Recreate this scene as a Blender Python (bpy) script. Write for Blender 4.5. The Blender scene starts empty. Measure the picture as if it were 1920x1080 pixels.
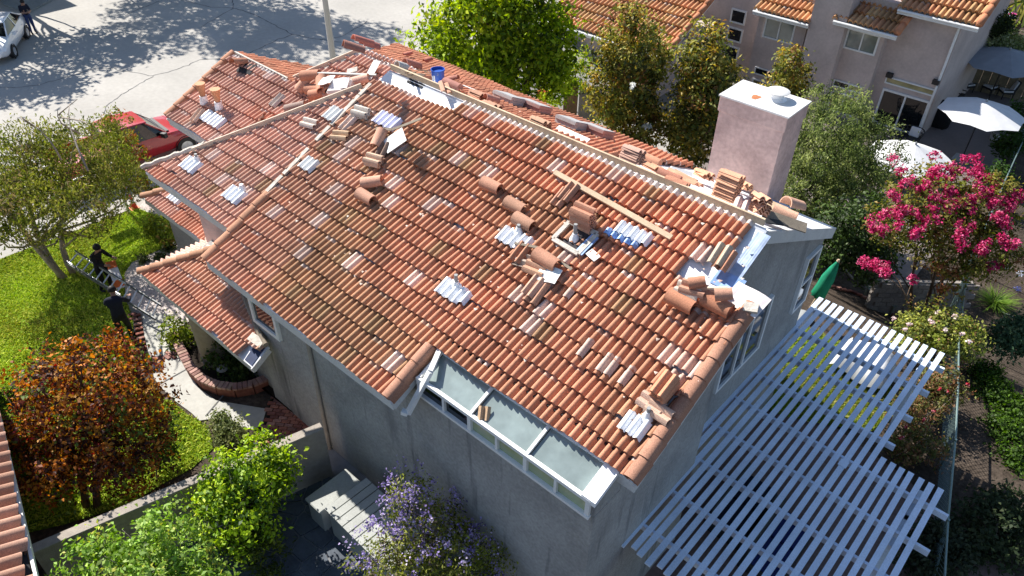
import bpy, math, random, zlib
import numpy as np
from mathutils import Vector, Matrix

random.seed(11)
rng = np.random.default_rng(11)
SC = bpy.context.scene
COL = SC.collection

# ------------------------------------------------------------------ camera
FPX = 1424.07
TH, ROLL, YAW = math.radians(38.7517), math.radians(0.979), math.radians(41.305)
PIT = math.radians(25.673)
CAM = np.array([0.0, 0.0, 14.8])
_s, _c = math.sin(YAW), math.cos(YAW)
_F = np.array([-_s * math.cos(TH), _c * math.cos(TH), -math.sin(TH)])
_R0 = np.array([_c, _s, 0.0])
_U0 = np.cross(_R0, _F)
_R = _R0 * math.cos(ROLL) + _U0 * math.sin(ROLL)
_U = -_R0 * math.sin(ROLL) + _U0 * math.cos(ROLL)
cd = bpy.data.cameras.new("camera")
cam = bpy.data.objects.new("camera", cd)
COL.objects.link(cam)
M = Matrix.Identity(4)
for i in range(3):
    M[i][0], M[i][1], M[i][2], M[i][3] = _R[i], _U[i], -_F[i], CAM[i]
cam.matrix_world = M
cd.sensor_width = 36.0
cd.lens = 36.0 * FPX / 1920.0
cd.clip_end = 2000.0
SC.camera = cam

# ------------------------------------------------------------------ light
SUN_EL, SUN_AZ = math.radians(42.0), math.radians(5.0)      # sun stands over -X, a little towards +Y
sdir = Vector((-math.cos(SUN_EL) * math.cos(SUN_AZ), math.cos(SUN_EL) * math.sin(SUN_AZ), math.sin(SUN_EL)))
w = bpy.data.worlds.new("World")
SC.world = w
w.use_nodes = True
nt = w.node_tree
nt.nodes.clear()
bg = nt.nodes.new("ShaderNodeBackground")
sk = nt.nodes.new("ShaderNodeTexSky")
sk.sky_type = 'NISHITA'
sk.sun_disc = False
sk.sun_elevation = SUN_EL
sk.sun_rotation = math.atan2(sdir.x, sdir.y)
sk.altitude = 100
sk.air_density = 1.0
sk.dust_density = 0.6
sk.ozone_density = 1.5
wo = nt.nodes.new("ShaderNodeOutputWorld")
nt.links.new(sk.outputs[0], bg.inputs[0])
bg.inputs[1].default_value = 0.082
nt.links.new(bg.outputs[0], wo.inputs[0])
sl = bpy.data.lights.new("sun", 'SUN')
sl.energy = 5.0
sl.angle = math.radians(0.5)
sl.color = (1.0, 0.955, 0.88)
so = bpy.data.objects.new("sun", sl)
COL.objects.link(so)
so.rotation_euler = (-sdir).to_track_quat('-Z', 'Y').to_euler()
so.location = (-30, 5, 40)
SC.view_settings.view_transform = 'Standard'
SC.view_settings.look = 'None'
SC.view_settings.exposure = 0.9
SC.view_settings.gamma = 1.0
SC.view_settings.use_curve_mapping = False
SC.cycles.max_bounces = 6
SC.cycles.diffuse_bounces = 3
SC.cycles.glossy_bounces = 3
SC.cycles.transmission_bounces = 4
SC.cycles.transparent_max_bounces = 4

# ------------------------------------------------------------------ where things stand: rays of the survey camera met with real planes
def ray(px, py):
    return _F + _R * (px - 960) / FPX - _U * (py - 540) / FPX
def onplane(px, py, n, p0):
    r = ray(px, py)
    n = np.asarray(n, float)
    return CAM + r * ((np.asarray(p0, float) - CAM) @ n / (r @ n))
def atX(px, py, x): return onplane(px, py, (1, 0, 0), (x, 0, 0))
def atY(px, py, y): return onplane(px, py, (0, 1, 0), (0, y, 0))
def atZ(px, py, z=0.0): return onplane(px, py, (0, 0, 1), (0, 0, z))
def sstep(a, b, t):
    t = np.clip((t - a) / (b - a), 0, 1)
    return t * t * (3 - 2 * t)
def gz(x, y):
    return .6 * sstep(-24.5, -18, x) * (1 - .5 * sstep(-6, -2, x)) - 3.1 * sstep(18.5, 25, y) * sstep(-26, -17, x)
def G(px, py):
    z = 0.0
    for _ in range(25):
        p = atZ(px, py, z)
        z = 0.5 * z + 0.5 * float(gz(p[0], p[1]))
    return atZ(px, py, z)

class Frame:
    """a roof plane: O + u U + v V + w N"""
    def __init__(s, O, U, V):
        s.O, s.U, s.V = (np.asarray(a, float) for a in (O, U, V))
        s.N = np.cross(s.U, s.V)
    def P(s, u, v, w=0.0):
        return s.O + s.U * u + s.V * v + s.N * w
    def uv(s, p):
        d = np.asarray(p) - s.O
        return float(d @ s.U), float(d @ s.V)
    def px(s, x, y, w=0.0):
        return onplane(x, y, s.N, s.O + s.N * w)
    def puv(s, x, y, w=0.0):
        return s.uv(s.px(x, y, w))
cp, sp = math.cos(PIT), math.sin(PIT)
DP = 11.0
RP = Frame(CAM - DP * np.array([0, -sp, cp]), (1, 0, 0), (0, cp, sp))            # main slope
DQ = DP + 0.70
RQ = Frame(CAM - DQ * np.array([0, -sp, cp]), (1, 0, 0), (0, cp, sp))            # lower parallel slope (garage wing and rear)
_ridge = RP.P(-8, 6.6)
RF = Frame(_ridge, (-1, 0, 0), (0, -cp, sp))                                       # far slope, v=0 at the ridge, negative downhill

# ------------------------------------------------------------------ mesh helpers
class MB:
    def __init__(s):
        s.v, s.f, s.mi, s.col, s.cm = [], [], [], [], 0
    def add(s, vs, fs):
        o = len(s.v)
        s.v += [tuple(map(float, a)) for a in vs]
        s.f += [tuple(i + o for i in f) for f in fs]
        s.mi += [s.cm] * len(fs)
        return s
    def box(s, c, size, M3=None):
        c = Vector(c)
        out = []
        for x in (-.5, .5):
            for y in (-.5, .5):
                for z in (-.5, .5):
                    d = Vector((x * size[0], y * size[1], z * size[2]))
                    out.append(c + (M3 @ d if M3 else d))
        return s.add(out, [(0, 1, 3, 2), (4, 6, 7, 5), (0, 4, 5, 1), (2, 3, 7, 6), (0, 2, 6, 4), (1, 5, 7, 3)])
    def beam(s, p, q, wd, ht, up=(0, 0, 1)):
        p, q, up = Vector(p), Vector(q), Vector(up)
        d = (q - p)
        L = d.length
        d.normalize()
        side = d.cross(up).normalized()
        u = side.cross(d).normalized()
        M3 = Matrix((d, side, u)).transposed()
        return s.box((p + q) / 2, (L, wd, ht), M3)
    def tube(s, pts, r, n=8, cap=True):
        pts = [Vector(p) for p in pts]
        if not hasattr(r, '__len__'): r = [r] * len(pts)
        vs, fs = [], []
        ref = Vector((0.31, 0.17, 0.93))
        for i, p in enumerate(pts):
            d = (pts[min(i + 1, len(pts) - 1)] - pts[max(i - 1, 0)]).normalized()
            a = d.cross(ref)
            if a.length < .05: a = d.cross(Vector((1, 0, 0)))
            a.normalize()
            b = d.cross(a)
            for k in range(n):
                t = 2 * math.pi * k / n
                vs.append(p + (a * math.cos(t) + b * math.sin(t)) * r[i])
        for i in range(len(pts) - 1):
            for k in range(n):
                fs.append((i * n + k, i * n + (k + 1) % n, (i + 1) * n + (k + 1) % n, (i + 1) * n + k))
        if cap:
            fs.append(tuple(range(n))[::-1])
            fs.append(tuple((len(pts) - 1) * n + k for k in range(n)))
        return s.add(vs, fs)
    def lathe(s, prof, c, n=16, M3=None, cap=True):
        c = Vector(c)
        vs, fs = [], []
        for (r, z) in prof:
            for k in range(n):
                t = 2 * math.pi * k / n
                d = Vector((r * math.cos(t), r * math.sin(t), z))
                vs.append(c + (M3 @ d if M3 else d))
        for i in range(len(prof) - 1):
            for k in range(n):
                fs.append((i * n + k, i * n + (k + 1) % n, (i + 1) * n + (k + 1) % n, (i + 1) * n + k))
        if cap:
            fs.append(tuple(range(n))[::-1])
            fs.append(tuple((len(prof) - 1) * n + k for k in range(n)))
        return s.add(vs, fs)
    def prism(s, pts, off):
        """polygon pts (3D) extruded by the vector off"""
        n = len(pts)
        off = Vector(off)
        a = [Vector(p) for p in pts]
        b = [p + off for p in a]
        fs = [tuple(range(n))[::-1], tuple(range(n, 2 * n))]
        fs += [(i, (i + 1) % n, n + (i + 1) % n, n + i) for i in range(n)]
        return s.add(a + b, fs)
    def build(s, name, mat, parent=None, smooth=False, bevel=0, **kw):
        me = bpy.data.meshes.new(name)
        me.from_pydata(s.v, [], s.f)
        me.validate()
        mats = mat if isinstance(mat, (list, tuple)) else [mat]
        for m in mats: me.materials.append(m)
        if len(mats) > 1:
            me.polygons.foreach_set('material_index', s.mi)
        if smooth:
            me.polygons.foreach_set('use_smooth', [True] * len(me.polygons))
        o = bpy.data.objects.new(name, me)
        COL.objects.link(o)
        import bmesh
        bm = bmesh.new(); bm.from_mesh(me)
        bmesh.ops.recalc_face_normals(bm, faces=bm.faces)
        if bevel: bmesh.ops.bevel(bm, geom=list(bm.edges), offset=bevel, segments=1, affect='EDGES', clamp_overlap=True)
        bm.to_mesh(me); bm.free()
        if smooth == 'auto':
            try: me.set_sharp_from_angle(angle=math.radians(40))
            except Exception: pass
        if parent is not None: o.parent = parent
        return tag(o, **kw)

def tag(o, label=None, cat=None, group=None, kind=None):
    if label: o['label'] = label
    if cat: o['category'] = cat
    if group: o['group'] = group
    if kind: o['kind'] = kind
    return o
def thing(name, label, cat, group=None, loc=(0, 0, 0)):
    o = bpy.data.objects.new(name, None)
    o.empty_display_size = .2
    COL.objects.link(o)
    return tag(o, label, cat, group)
def fastmesh(name, V, Q, mat, colors=None, smooth=False, parent=None, **kw):
    """V (n,3) float array, Q (m,4) int array of quads, colors per vertex (n,3)"""
    me = bpy.data.meshes.new(name)
    n, m = len(V), len(Q)
    k = Q.shape[1]
    me.vertices.add(n); me.loops.add(m * k); me.polygons.add(m)
    me.vertices.foreach_set('co', np.ascontiguousarray(V, np.float32).ravel())
    me.loops.foreach_set('vertex_index', np.ascontiguousarray(Q, np.int32).ravel())
    me.polygons.foreach_set('loop_start', np.arange(0, m * k, k, dtype=np.int32))
    me.polygons.foreach_set('loop_total', np.full(m, k, np.int32))
    if smooth: me.polygons.foreach_set('use_smooth', np.ones(m, bool))
    me.update(calc_edges=True)
    if colors is not None:
        at = me.color_attributes.new('tint', 'FLOAT_COLOR', 'POINT')
        c = np.ones((n, 4), np.float32); c[:, :3] = colors
        at.data.foreach_set('color', c.ravel())
    me.materials.append(mat)
    o = bpy.data.objects.new(name, me)
    COL.objects.link(o)
    if parent is not None: o.parent = parent
    return tag(o, **kw)

# ------------------------------------------------------------------ materials
def S(r, g, b):
    f = lambda c: (c / 255 / 12.92) if c / 255 <= .04045 else ((c / 255 + .055) / 1.055) ** 2.4
    return (f(r), f(g), f(b), 1)
def mat(name, base, rough=.7, metal=0.0, n1=(4, .12), n2=None, bump=0.0, bscale=60, spec=.3, coat=0, dark=None, objcol=False, attr=None, trans=0):
    """base colour broken by one or two noise layers; dark=(scale, threshold, colour, amount) adds stains"""
    m = bpy.data.materials.new(name)
    m.use_nodes = True
    t = m.node_tree
    N, L = t.nodes, t.links
    p = N['Principled BSDF']
    geo = N.new('ShaderNodeNewGeometry')
    p.inputs['Roughness'].default_value = rough
    p.inputs['Metallic'].default_value = metal
    p.inputs['Specular IOR Level'].default_value = spec
    if coat: p.inputs['Coat Weight'].default_value = coat; p.inputs['Coat Roughness'].default_value = .05
    rgb = N.new('ShaderNodeRGB'); rgb.outputs[0].default_value = base if len(base) == 4 else (*base, 1)
    cur = rgb.outputs[0]
    if attr:
        a = N.new('ShaderNodeAttribute'); a.attribute_name = attr
        mx = N.new('ShaderNodeMix'); mx.data_type = 'RGBA'; mx.blend_type = 'MULTIPLY'; mx.inputs[0].default_value = 1
        L.new(cur, mx.inputs[6]); L.new(a.outputs['Color'], mx.inputs[7]); cur = mx.outputs[2]
    if objcol:
        a = N.new('ShaderNodeObjectInfo')
        mx = N.new('ShaderNodeMix'); mx.data_type = 'RGBA'; mx.blend_type = 'MULTIPLY'; mx.inputs[0].default_value = 1
        L.new(cur, mx.inputs[6]); L.new(a.outputs['Color'], mx.inputs[7]); cur = mx.outputs[2]
    for nz in (n1, n2):
        if not nz: continue
        x = N.new('ShaderNodeTexNoise'); x.inputs['Scale'].default_value = nz[0]; x.inputs['Detail'].default_value = 5
        L.new(geo.outputs['Position'], x.inputs['Vector'])
        mr = N.new('ShaderNodeMapRange'); mr.inputs[1].default_value = .3; mr.inputs[2].default_value = .7
        mr.inputs[3].default_value = 1 - nz[1]; mr.inputs[4].default_value = 1 + nz[1]
        L.new(x.outputs[0], mr.inputs[0])
        mx = N.new('ShaderNodeMix'); mx.data_type = 'RGBA'; mx.blend_type = 'MULTIPLY'; mx.inputs[0].default_value = 1
        cb = N.new('ShaderNodeCombineColor')
        for k in range(3): L.new(mr.outputs[0], cb.inputs[k])
        L.new(cur, mx.inputs[6]); L.new(cb.outputs[0], mx.inputs[7]); cur = mx.outputs[2]
    if dark:
        for dk in (dark if isinstance(dark, list) else [dark]):
            mp = N.new('ShaderNodeMapping'); mp.inputs['Scale'].default_value = dk[4] if len(dk) > 4 else (1, 1, 1)
            L.new(geo.outputs['Position'], mp.inputs[0])
            x = N.new('ShaderNodeTexNoise'); x.inputs['Scale'].default_value = dk[0]; x.inputs['Detail'].default_value = 6
            L.new(mp.outputs[0], x.inputs['Vector'])
            mr = N.new('ShaderNodeMapRange'); mr.inputs[1].default_value = dk[1]; mr.inputs[2].default_value = dk[1] + .12
            mr.inputs[4].default_value = dk[3]
            L.new(x.outputs[0], mr.inputs[0])
            mx = N.new('ShaderNodeMix'); mx.data_type = 'RGBA'; mx.inputs[7].default_value = (*dk[2][:3], 1)
            L.new(mr.outputs[0], mx.inputs[0]); L.new(cur, mx.inputs[6]); cur = mx.outputs[2]
    L.new(cur, p.inputs['Base Color'])
    if bump:
        x = N.new('ShaderNodeTexNoise'); x.inputs['Scale'].default_value = bscale; x.inputs['Detail'].default_value = 4
        L.new(geo.outputs['Position'], x.inputs['Vector'])
        b = N.new('ShaderNodeBump'); b.inputs['Strength'].default_value = bump; b.inputs['Distance'].default_value = .02
        L.new(x.outputs[0], b.inputs['Height']); L.new(b.outputs[0], p.inputs['Normal'])
    return m
def leafmat(name, transl=.35, gloss=.08):
    m = bpy.data.materials.new(name)
    m.use_nodes = True
    t = m.node_tree; N, L = t.nodes, t.links
    N.remove(N['Principled BSDF'])
    a = N.new('ShaderNodeAttribute'); a.attribute_name = 'tint'
    d = N.new('ShaderNodeBsdfDiffuse'); tr = N.new('ShaderNodeBsdfTranslucent'); g = N.new('ShaderNodeBsdfGlossy')
    g.inputs['Roughness'].default_value = .55
    g.inputs['Color'].default_value = (.9, .9, .9, 1)
    hs = N.new('ShaderNodeHueSaturation'); hs.inputs['Value'].default_value = 1.5; hs.inputs['Saturation'].default_value = 1.12
    L.new(a.outputs['Color'], d.inputs[0]); L.new(a.outputs['Color'], hs.inputs['Color']); L.new(hs.outputs[0], tr.inputs[0])
    m1 = N.new('ShaderNodeMixShader'); m1.inputs[0].default_value = transl
    L.new(d.outputs[0], m1.inputs[1]); L.new(tr.outputs[0], m1.inputs[2])
    m2 = N.new('ShaderNodeMixShader'); m2.inputs[0].default_value = gloss
    L.new(m1.outputs[0], m2.inputs[1]); L.new(g.outputs[0], m2.inputs[2])
    L.new(m2.outputs[0], N['Material Output'].inputs[0])
    return m
W_ = (1, 1, 1)
TILE = mat('terracotta_tile', W_, .8, n1=(1.1, .20), n2=(60, .26), bump=.25, bscale=140, spec=.25, objcol=True, attr='tint',
           dark=[(30, .62, (.12, .075, .045), .55), (1.3, .60, (.17, .11, .06), .30)])
STUCCO = mat('grey_stucco', (.335, .33, .32), .92, n1=(1.2, .16), n2=(16, .14), bump=1.0, bscale=42, spec=.15,
             dark=[(1.6, .60, (.14, .14, .145), .55, (1, 1, .22)), (4.5, .61, (.09, .092, .10), .65, (1, 1, .09)), (9, .68, (.42, .41, .40), .35)])
STUCCO2 = mat('beige_stucco', (.50, .415, .385), .92, n1=(1.0, .12), n2=(9, .07), bump=.4, bscale=50, spec=.15)
STUCCO3 = mat('chimney_stucco', (.50, .36, .33), .9, n1=(2.2, .16), n2=(11, .13), bump=.4, bscale=60, spec=.2, dark=(5, .66, (.36, .27, .24), .5))
CAPM = mat('chimney_cap_metal', (.66, .65, .63), .5, n1=(4, .06), spec=.5, dark=(3.1, .69, (.55, .25, .12), .7))
WHITE = mat('white_paint', (.74, .74, .73), .55, n1=(6, .05), n2=(40, .05), spec=.35)
FASC = mat('pale_fascia_paint', (.60, .60, .59), .6, n1=(3, .08), n2=(30, .08), spec=.3, dark=(9, .70, (.3, .29, .28), .4))
PERG = mat('pergola_paint', (.64, .73, .86), .6, n1=(1.6, .12), n2=(40, .10), spec=.3, dark=[(24, .70, (.25, .25, .25), .4), (7, .68, (.36, .38, .40), .4)])
FELT = mat('white_underlayment', (.82, .83, .86), .45, n1=(3, .06), spec=.4, dark=(5, .68, (.42, .46, .55), .5))
FLASH = mat('bare_flashing_metal', (.86, .87, .90), .42, metal=.08, n1=(7, .08), n2=(40, .06), spec=.5)
BLACK = mat('black_felt', (.025, .025, .028), .9, n1=(5, .2))
WOOD = mat('raw_lumber', (.50, .38, .26), .75, n1=(3, .12), n2=(40, .14), spec=.2)
OLDWOOD = mat('weathered_wood', (.24, .20, .155), .85, n1=(3, .2), n2=(50, .2), spec=.2)
MORTAR = mat('pale_mortar', (.55, .50, .44), .95, n1=(8, .2), bump=.6, bscale=30, spec=.1)
GLASS = mat('dark_window_glass', (.008, .010, .012), .06, n1=None, spec=.45, coat=.3)
FROST = mat('frosted_skylight_glass', (.22, .27, .265), .12, n1=(1.6, .22), n2=(7, .07), spec=.6, coat=.6, dark=(7, .70, (.30, .24, .17), .35))  # broad noise in the base colour paints uneven reflections
GREENGL = mat('pale_green_glass', (.34, .39, .22), .1, n1=(2, .15), spec=.6, coat=.6)
CONC = mat('street_concrete', (.385, .365, .335), .9, n1=(.35, .09), n2=(5, .06), bump=.15, bscale=80, spec=.2, dark=(.8, .66, (.33, .32, .30), .35))
WALK = mat('walkway_concrete', (.42, .41, .375), .9, n1=(1.2, .10), n2=(9, .07), bump=.2, bscale=80, spec=.2)
PATIO = mat('patio_slab', (.19, .16, .148), .9, n1=(1, .08), n2=(7, .06), spec=.2)
DIRT = mat('dark_soil', (.072, .056, .044), .98, n1=(1.3, .35), n2=(12, .35), bump=1, bscale=18, spec=.05)
MULCH = mat('dark_mulch', (.028, .022, .018), .98, n1=(4, .35), n2=(22, .4), bump=1, bscale=40, spec=.05)
TURF = mat('turf_base', (.12, .19, .016), .95, n1=(1.5, .25), n2=(14, .3), spec=.05)
BRICK = mat('red_brick', W_, .9, n1=(5, .2), n2=(40, .15), bump=.3, bscale=70, spec=.15, objcol=True, attr='tint')
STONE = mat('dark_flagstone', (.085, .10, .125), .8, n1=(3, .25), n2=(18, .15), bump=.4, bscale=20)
BLOCK = mat('garden_wall_stucco', (.34, .30, .26), .93, n1=(1.5, .14), n2=(10, .1), bump=.5, bscale=45, spec=.12)
ALU = mat('ladder_aluminium', (.62, .63, .65), .35, metal=.8, n1=(9, .1), spec=.5)
RAILM = mat('ladder_rail_dark', (.12, .125, .13), .5, metal=.3, n1=(9, .1))
GREYM = mat('grey_painted_steel', (.30, .31, .31), .6, n1=(4, .08), spec=.35)
BLACKP = mat('black_plastic', (.018, .018, .02), .5, n1=(8, .15), spec=.4)
BARK = mat('grey_bark', (.30, .26, .22), .95, n1=(6, .25), n2=(30, .25), bump=.8, bscale=35, spec=.1)
DARKBARK = mat('brown_bark', (.12, .085, .06), .95, n1=(6, .3), bump=.8, bscale=35, spec=.1)
LEAF = leafmat('leaf', .38, .012)
GLOSSLEAF = leafmat('glossy_leaf', .30, .022)
PETAL = leafmat('petal', .3, .02)
BLADE = leafmat('grass_blade', .12, .0)
CANVAS = mat('umbrella_canvas', (.62, .62, .63), .85, n1=(3, .06), n2=(80, .04), spec=.15)
GREYCANVAS = mat('grey_umbrella_canvas', (.25, .27, .30), .85, n1=(3, .06), spec=.15)
GREENCANVAS = mat('green_umbrella_canvas', (.012, .20, .11), .8, n1=(6, .2), spec=.2)
CHAIN = mat('fence_metal', (.20, .28, .27), .45, metal=.6, n1=(6, .1))
SKIN = mat('skin', (.36, .20, .14), .6, n1=(20, .06))
HAIR = mat('black_hair', (.012, .010, .010), .6, n1=(30, .2))
DENIM = mat('blue_denim', (.03, .05, .14), .9, n1=(30, .2))
NAVY = mat('dark_navy_cloth', (.014, .016, .03), .9, n1=(30, .2))
BLACKC = mat('black_cloth', (.012, .012, .014), .9, n1=(30, .2))
ORANGE = mat('orange_plastic', (.75, .16, .03), .5, n1=(10, .08))

# ------------------------------------------------------------------ the roofed house
EX, TW, RW = 0.372, 0.286, 0.143
HOUSE = thing('tiled_house', 'large grey stucco house whose terracotta tile roof is being repaired', 'house', loc=(-9, 9, 0))
ROLL = [(0, .0), (.09, .008), (.23, .057), (.46, .079), (.69, .058), (.84, .008), (1, .0)]

def yrange(poly, u):
    ys = []
    n = len(poly)
    for i in range(n):
        (x0, y0), (x1, y1) = poly[i], poly[(i + 1) % n]
        if (x0 <= u < x1) or (x1 <= u < x0):
            ys.append(y0 + (u - x0) * (y1 - y0) / (x1 - x0))
    return (min(ys), max(ys)) if len(ys) >= 2 else None

def hash01(*k):
    return (zlib.crc32(repr(k).encode()) * 2654435761 % 4294967296) / 4294967296.0

def pal(a, b, t): return tuple(a[i] + (b[i] - a[i]) * t for i in range(3))
TC_A, TC_B, TC_C, TC_D, TC_W = (.50, .228, .135), (.415, .228, .125), (.58, .235, .135), (.62, .355, .275), (.76, .62, .55)
def vnoise(x, y, s=0):
    xi, yi = math.floor(x), math.floor(y)
    fx, fy = x - xi, y - yi
    fx, fy = fx * fx * (3 - 2 * fx), fy * fy * (3 - 2 * fy)
    h = lambda a, b: hash01('vn', a, b, s)
    return (h(xi, yi) * (1 - fx) + h(xi + 1, yi) * fx) * (1 - fy) + (h(xi, yi + 1) * (1 - fx) + h(xi + 1, yi + 1) * fx) * fy
def tint_main(u, v, k):
    n = vnoise(u * .55, v * .8, 1)
    c = pal(TC_A, TC_B, min(1, max(0, (n - .25) * 1.7)))
    if v > 5.15 and u > -10.5:
        c = pal(c, TC_C, .75 if u > -9 or v > 5.6 else .35)
    if v > 4.5 and u > -6.3: c = pal(c, TC_C, .7)
    if u < -13.3: c = pal(c, TC_D, .75)
    elif u < -11.5: c = pal(c, TC_D, .30)
    r = hash01('r', k)
    if vnoise(u * 1.1 + 3, v * 1.6, 5) > .82: c = pal(c, TC_C, .5)
    if vnoise(u * .9 + 9, v * 2.7, 7) > .90 and r > .5: c = pal(c, TC_W, .2 + .4 * r)
    elif r > .965: c = pal(c, TC_W, .65)
    elif r < .035: c = pal(c, (.32, .21, .11), .7)
    g = .86 + .28 * hash01('g', k)
    return tuple(x * g for x in c)
def tint_pink(u, v, k):
    c = pal(TC_D, TC_A, .35 * hash01('a', k))
    if vnoise(u * .8, v * 1.2, 3) > .62: c = pal(c, TC_C, .5)
    if hash01('b', k) > .965: c = pal(c, TC_W, .6)
    g = .88 + .22 * hash01('g', k)
    return tuple(x * g for x in c)
def tint_red(u, v, k):
    c = pal(TC_C, TC_A, .45 * hash01('a', k))
    g = .9 + .2 * hash01('g', k)
    return tuple(x * g for x in c)

def roll_piece(V, Q, Cc, fr, u0, v0, v1, vk, w0, col, lip=True, first=True):
    """one barrel of one tile, from v0 to v1, of the course that starts at vk"""
    slope = lambda v: w0 + .080 * (1 - (v - vk) / .40)
    o = len(V)
    a, b = slope(v0), slope(v1)
    for t, h in ROLL: V.append(fr.P(u0 + t * RW, v0, a + h))
    for t, h in ROLL: V.append(fr.P(u0 + t * RW, v1, b + h))
    n = len(ROLL)
    for i in range(n - 1): Q.append((o + i, o + i + 1, o + n + i + 1, o + n + i))
    k = 2 * n
    if lip:
        for t, h in ROLL: V.append(fr.P(u0 + t * RW, v0, a + h))
        for t, h in ROLL: V.append(fr.P(u0 + t * RW, v0 + .020, a + h - .084))
        for i in range(n - 1): Q.append((o + 2 * n + i + 1, o + 2 * n + i, o + 3 * n + i, o + 3 * n + i + 1))
        k = 4 * n
    Cc.extend([col] * k)

def lay(name, fr, poly, v0, tint, seed, skip=None, parent=None, white_top=None, w0=-.055, collect=None):
    """lay courses of two-roll tiles over the polygon (u, v) of a roof plane; what collect() takes is left to be set singly"""
    us = [p[0] for p in poly]; vs = [p[1] for p in poly]
    V, Q, Cc = [], [], []
    i0, i1 = math.floor(min(us) / TW), math.ceil(max(us) / TW)
    nrow = int((max(vs) - v0) / EX) + 2
    for r in range(nrow):
        vk = v0 + r * EX
        for i in range(i0, i1 + 1):
            uc = (i + .5) * TW
            k = (seed, i, r)
            if skip and skip(uc, vk + EX / 2): continue
            full = True
            cells = []
            for j in (0, 1):
                u = i * TW + j * RW
                rg = yrange(poly, u + RW / 2)
                if not rg: full = False; continue
                a, b = max(vk, rg[0]), min(vk + EX + .03, rg[1])
                if b - a < .04: full = False; continue
                if a > vk + .01 or b < vk + EX: full = False
                cells.append((u, a, b))
            if not cells: continue
            c = tint(uc, vk, k)
            dw = w0 + (hash01('w', k) - .5) * .020
            dv = (hash01('v', k) - .5) * .024 + (.05 if hash01('chip', k) > .98 else 0) + .012 * math.sin(uc * 1.7 + r) + .008 * math.sin(uc * 4.1 + r * 2)
            if full and collect is not None and collect(fr, uc, vk, c, dw, dv): continue
            for (u, a, b) in cells:
                wsp = hash01('sp', k)
                if wsp < .20 and not (white_top and white_top(uc, vk)):
                    m = a + (b - a) * (.72 + .12 * hash01('sq', k, u))
                    roll_piece(V, Q, Cc, fr, u, a + dv, m + dv, vk, dw, c)
                    roll_piece(V, Q, Cc, fr, u, m + dv, b + dv, vk, dw, pal(c, (.78, .70, .64), .35 + .4 * hash01('sr', k, u)), lip=False)
                elif white_top and white_top(uc, vk):
                    m = a + (b - a) * (.66 + .1 * hash01('wt', k, u))
                    roll_piece(V, Q, Cc, fr, u, a + dv, m + dv, vk, dw, c)
                    cw = pal(c, (.80, .74, .69), .80)
                    roll_piece(V, Q, Cc, fr, u, m + dv, b + dv, vk, dw, cw, lip=False)
                else:
                    roll_piece(V, Q, Cc, fr, u, a + dv, b + dv, vk, dw, c)
    return fastmesh(name, np.array(V), np.array(Q), TILE, np.array(Cc), smooth=True, parent=parent, kind='stuff')

# --- decks (felt-covered boards) of every slope
def deck(fr, poly, m=FELT, w=-.075, th=.07):
    b = MB()
    b.prism([fr.P(u, v, w) for u, v in poly], -fr.N * th)
    return b.build('roof_deck', m, HOUSE)
XL, XR, XR2 = -13.36, -3.80, -3.16          # left rake, upper right rake, lower right rake
V0, VL, VN, VT, VJ = .62, 1.45, 1.80, 6.60, 5.20
POLY_P = [(-17.14, VL), (-13.40, 5.88), (-13.33, VT), (XR, VT), (XR, VJ), (XR2, VJ), (XR2, VN), (-7.40, VN), (-7.40, V0), (XL, V0), (XL, VL)]
deck(RP, POLY_P)
vE, vH, v2 = 3.05, 5.62, 7.05
vE = RQ.puv(310, 217)[1]; vH = RQ.puv(440, 102)[1]; v2 = RQ.puv(690, 94)[1]
POLY_Q = [(-19.25, vE), (-13.3, vE), (-13.3, v2), (-15.2, v2), (-16.5, vH), (-19.25, vH)]
deck(RQ, POLY_Q)
zP = lambda y: float(RP.P(0, 0)[2] + (y - RP.P(0, 0)[1]) * sp / cp)
zQ = lambda y: float(RQ.P(0, 0)[2] + (y - RQ.P(0, 0)[1]) * sp / cp)
yC1, zC1 = RP.P(0, VL)[1], RP.P(0, VL)[2]
RH = Frame((-17.14, yC1, zC1), (0, -1, 0), (cp, 0, sp))           # hip end facing the street
hl = 3.74
POLY_H = [(0, 0), (-hl, hl / cp), (-hl - 1.75, hl / cp), (-1.75, 0)]
deck(RH, POLY_H)
yW, zW = RQ.P(0, vH)[1], RQ.P(0, vH)[2]
RW1 = Frame((-17, yW, zW), (-1, 0, 0), (0, -cp, sp))              # far slope of the garage wing
POLY_W1 = [(-1.6, 0), (2.25, 0), (2.25, -2.9), (-4.0, -2.9)]
deck(RW1, POLY_W1)
y2, z2 = RQ.P(0, v2)[1], RQ.P(0, v2)[2]
RH2 = Frame((-15.2, y2, z2), (0, -1, 0), (cp, 0, sp))             # second hip end
deck(RH2, [(0, 0), (1.45, -1.45 / cp), (-4.2, -4.2 / cp)], w=-.10)
def farv(x, y): return (-x - 8, -(y - _ridge[1]) / cp)
yfe = lambda x: 16.0 + (x + 19.5) * (14.72 - 16.0) / 15.8
POLY_F = [farv(XR + .04, _ridge[1]), farv(-13.33, _ridge[1]), farv(-13.33, y2), farv(-15.2, y2), farv(-19.4, yfe(-19.4)), farv(XR + .04, yfe(XR))]
deck(RF, POLY_F)

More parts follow.
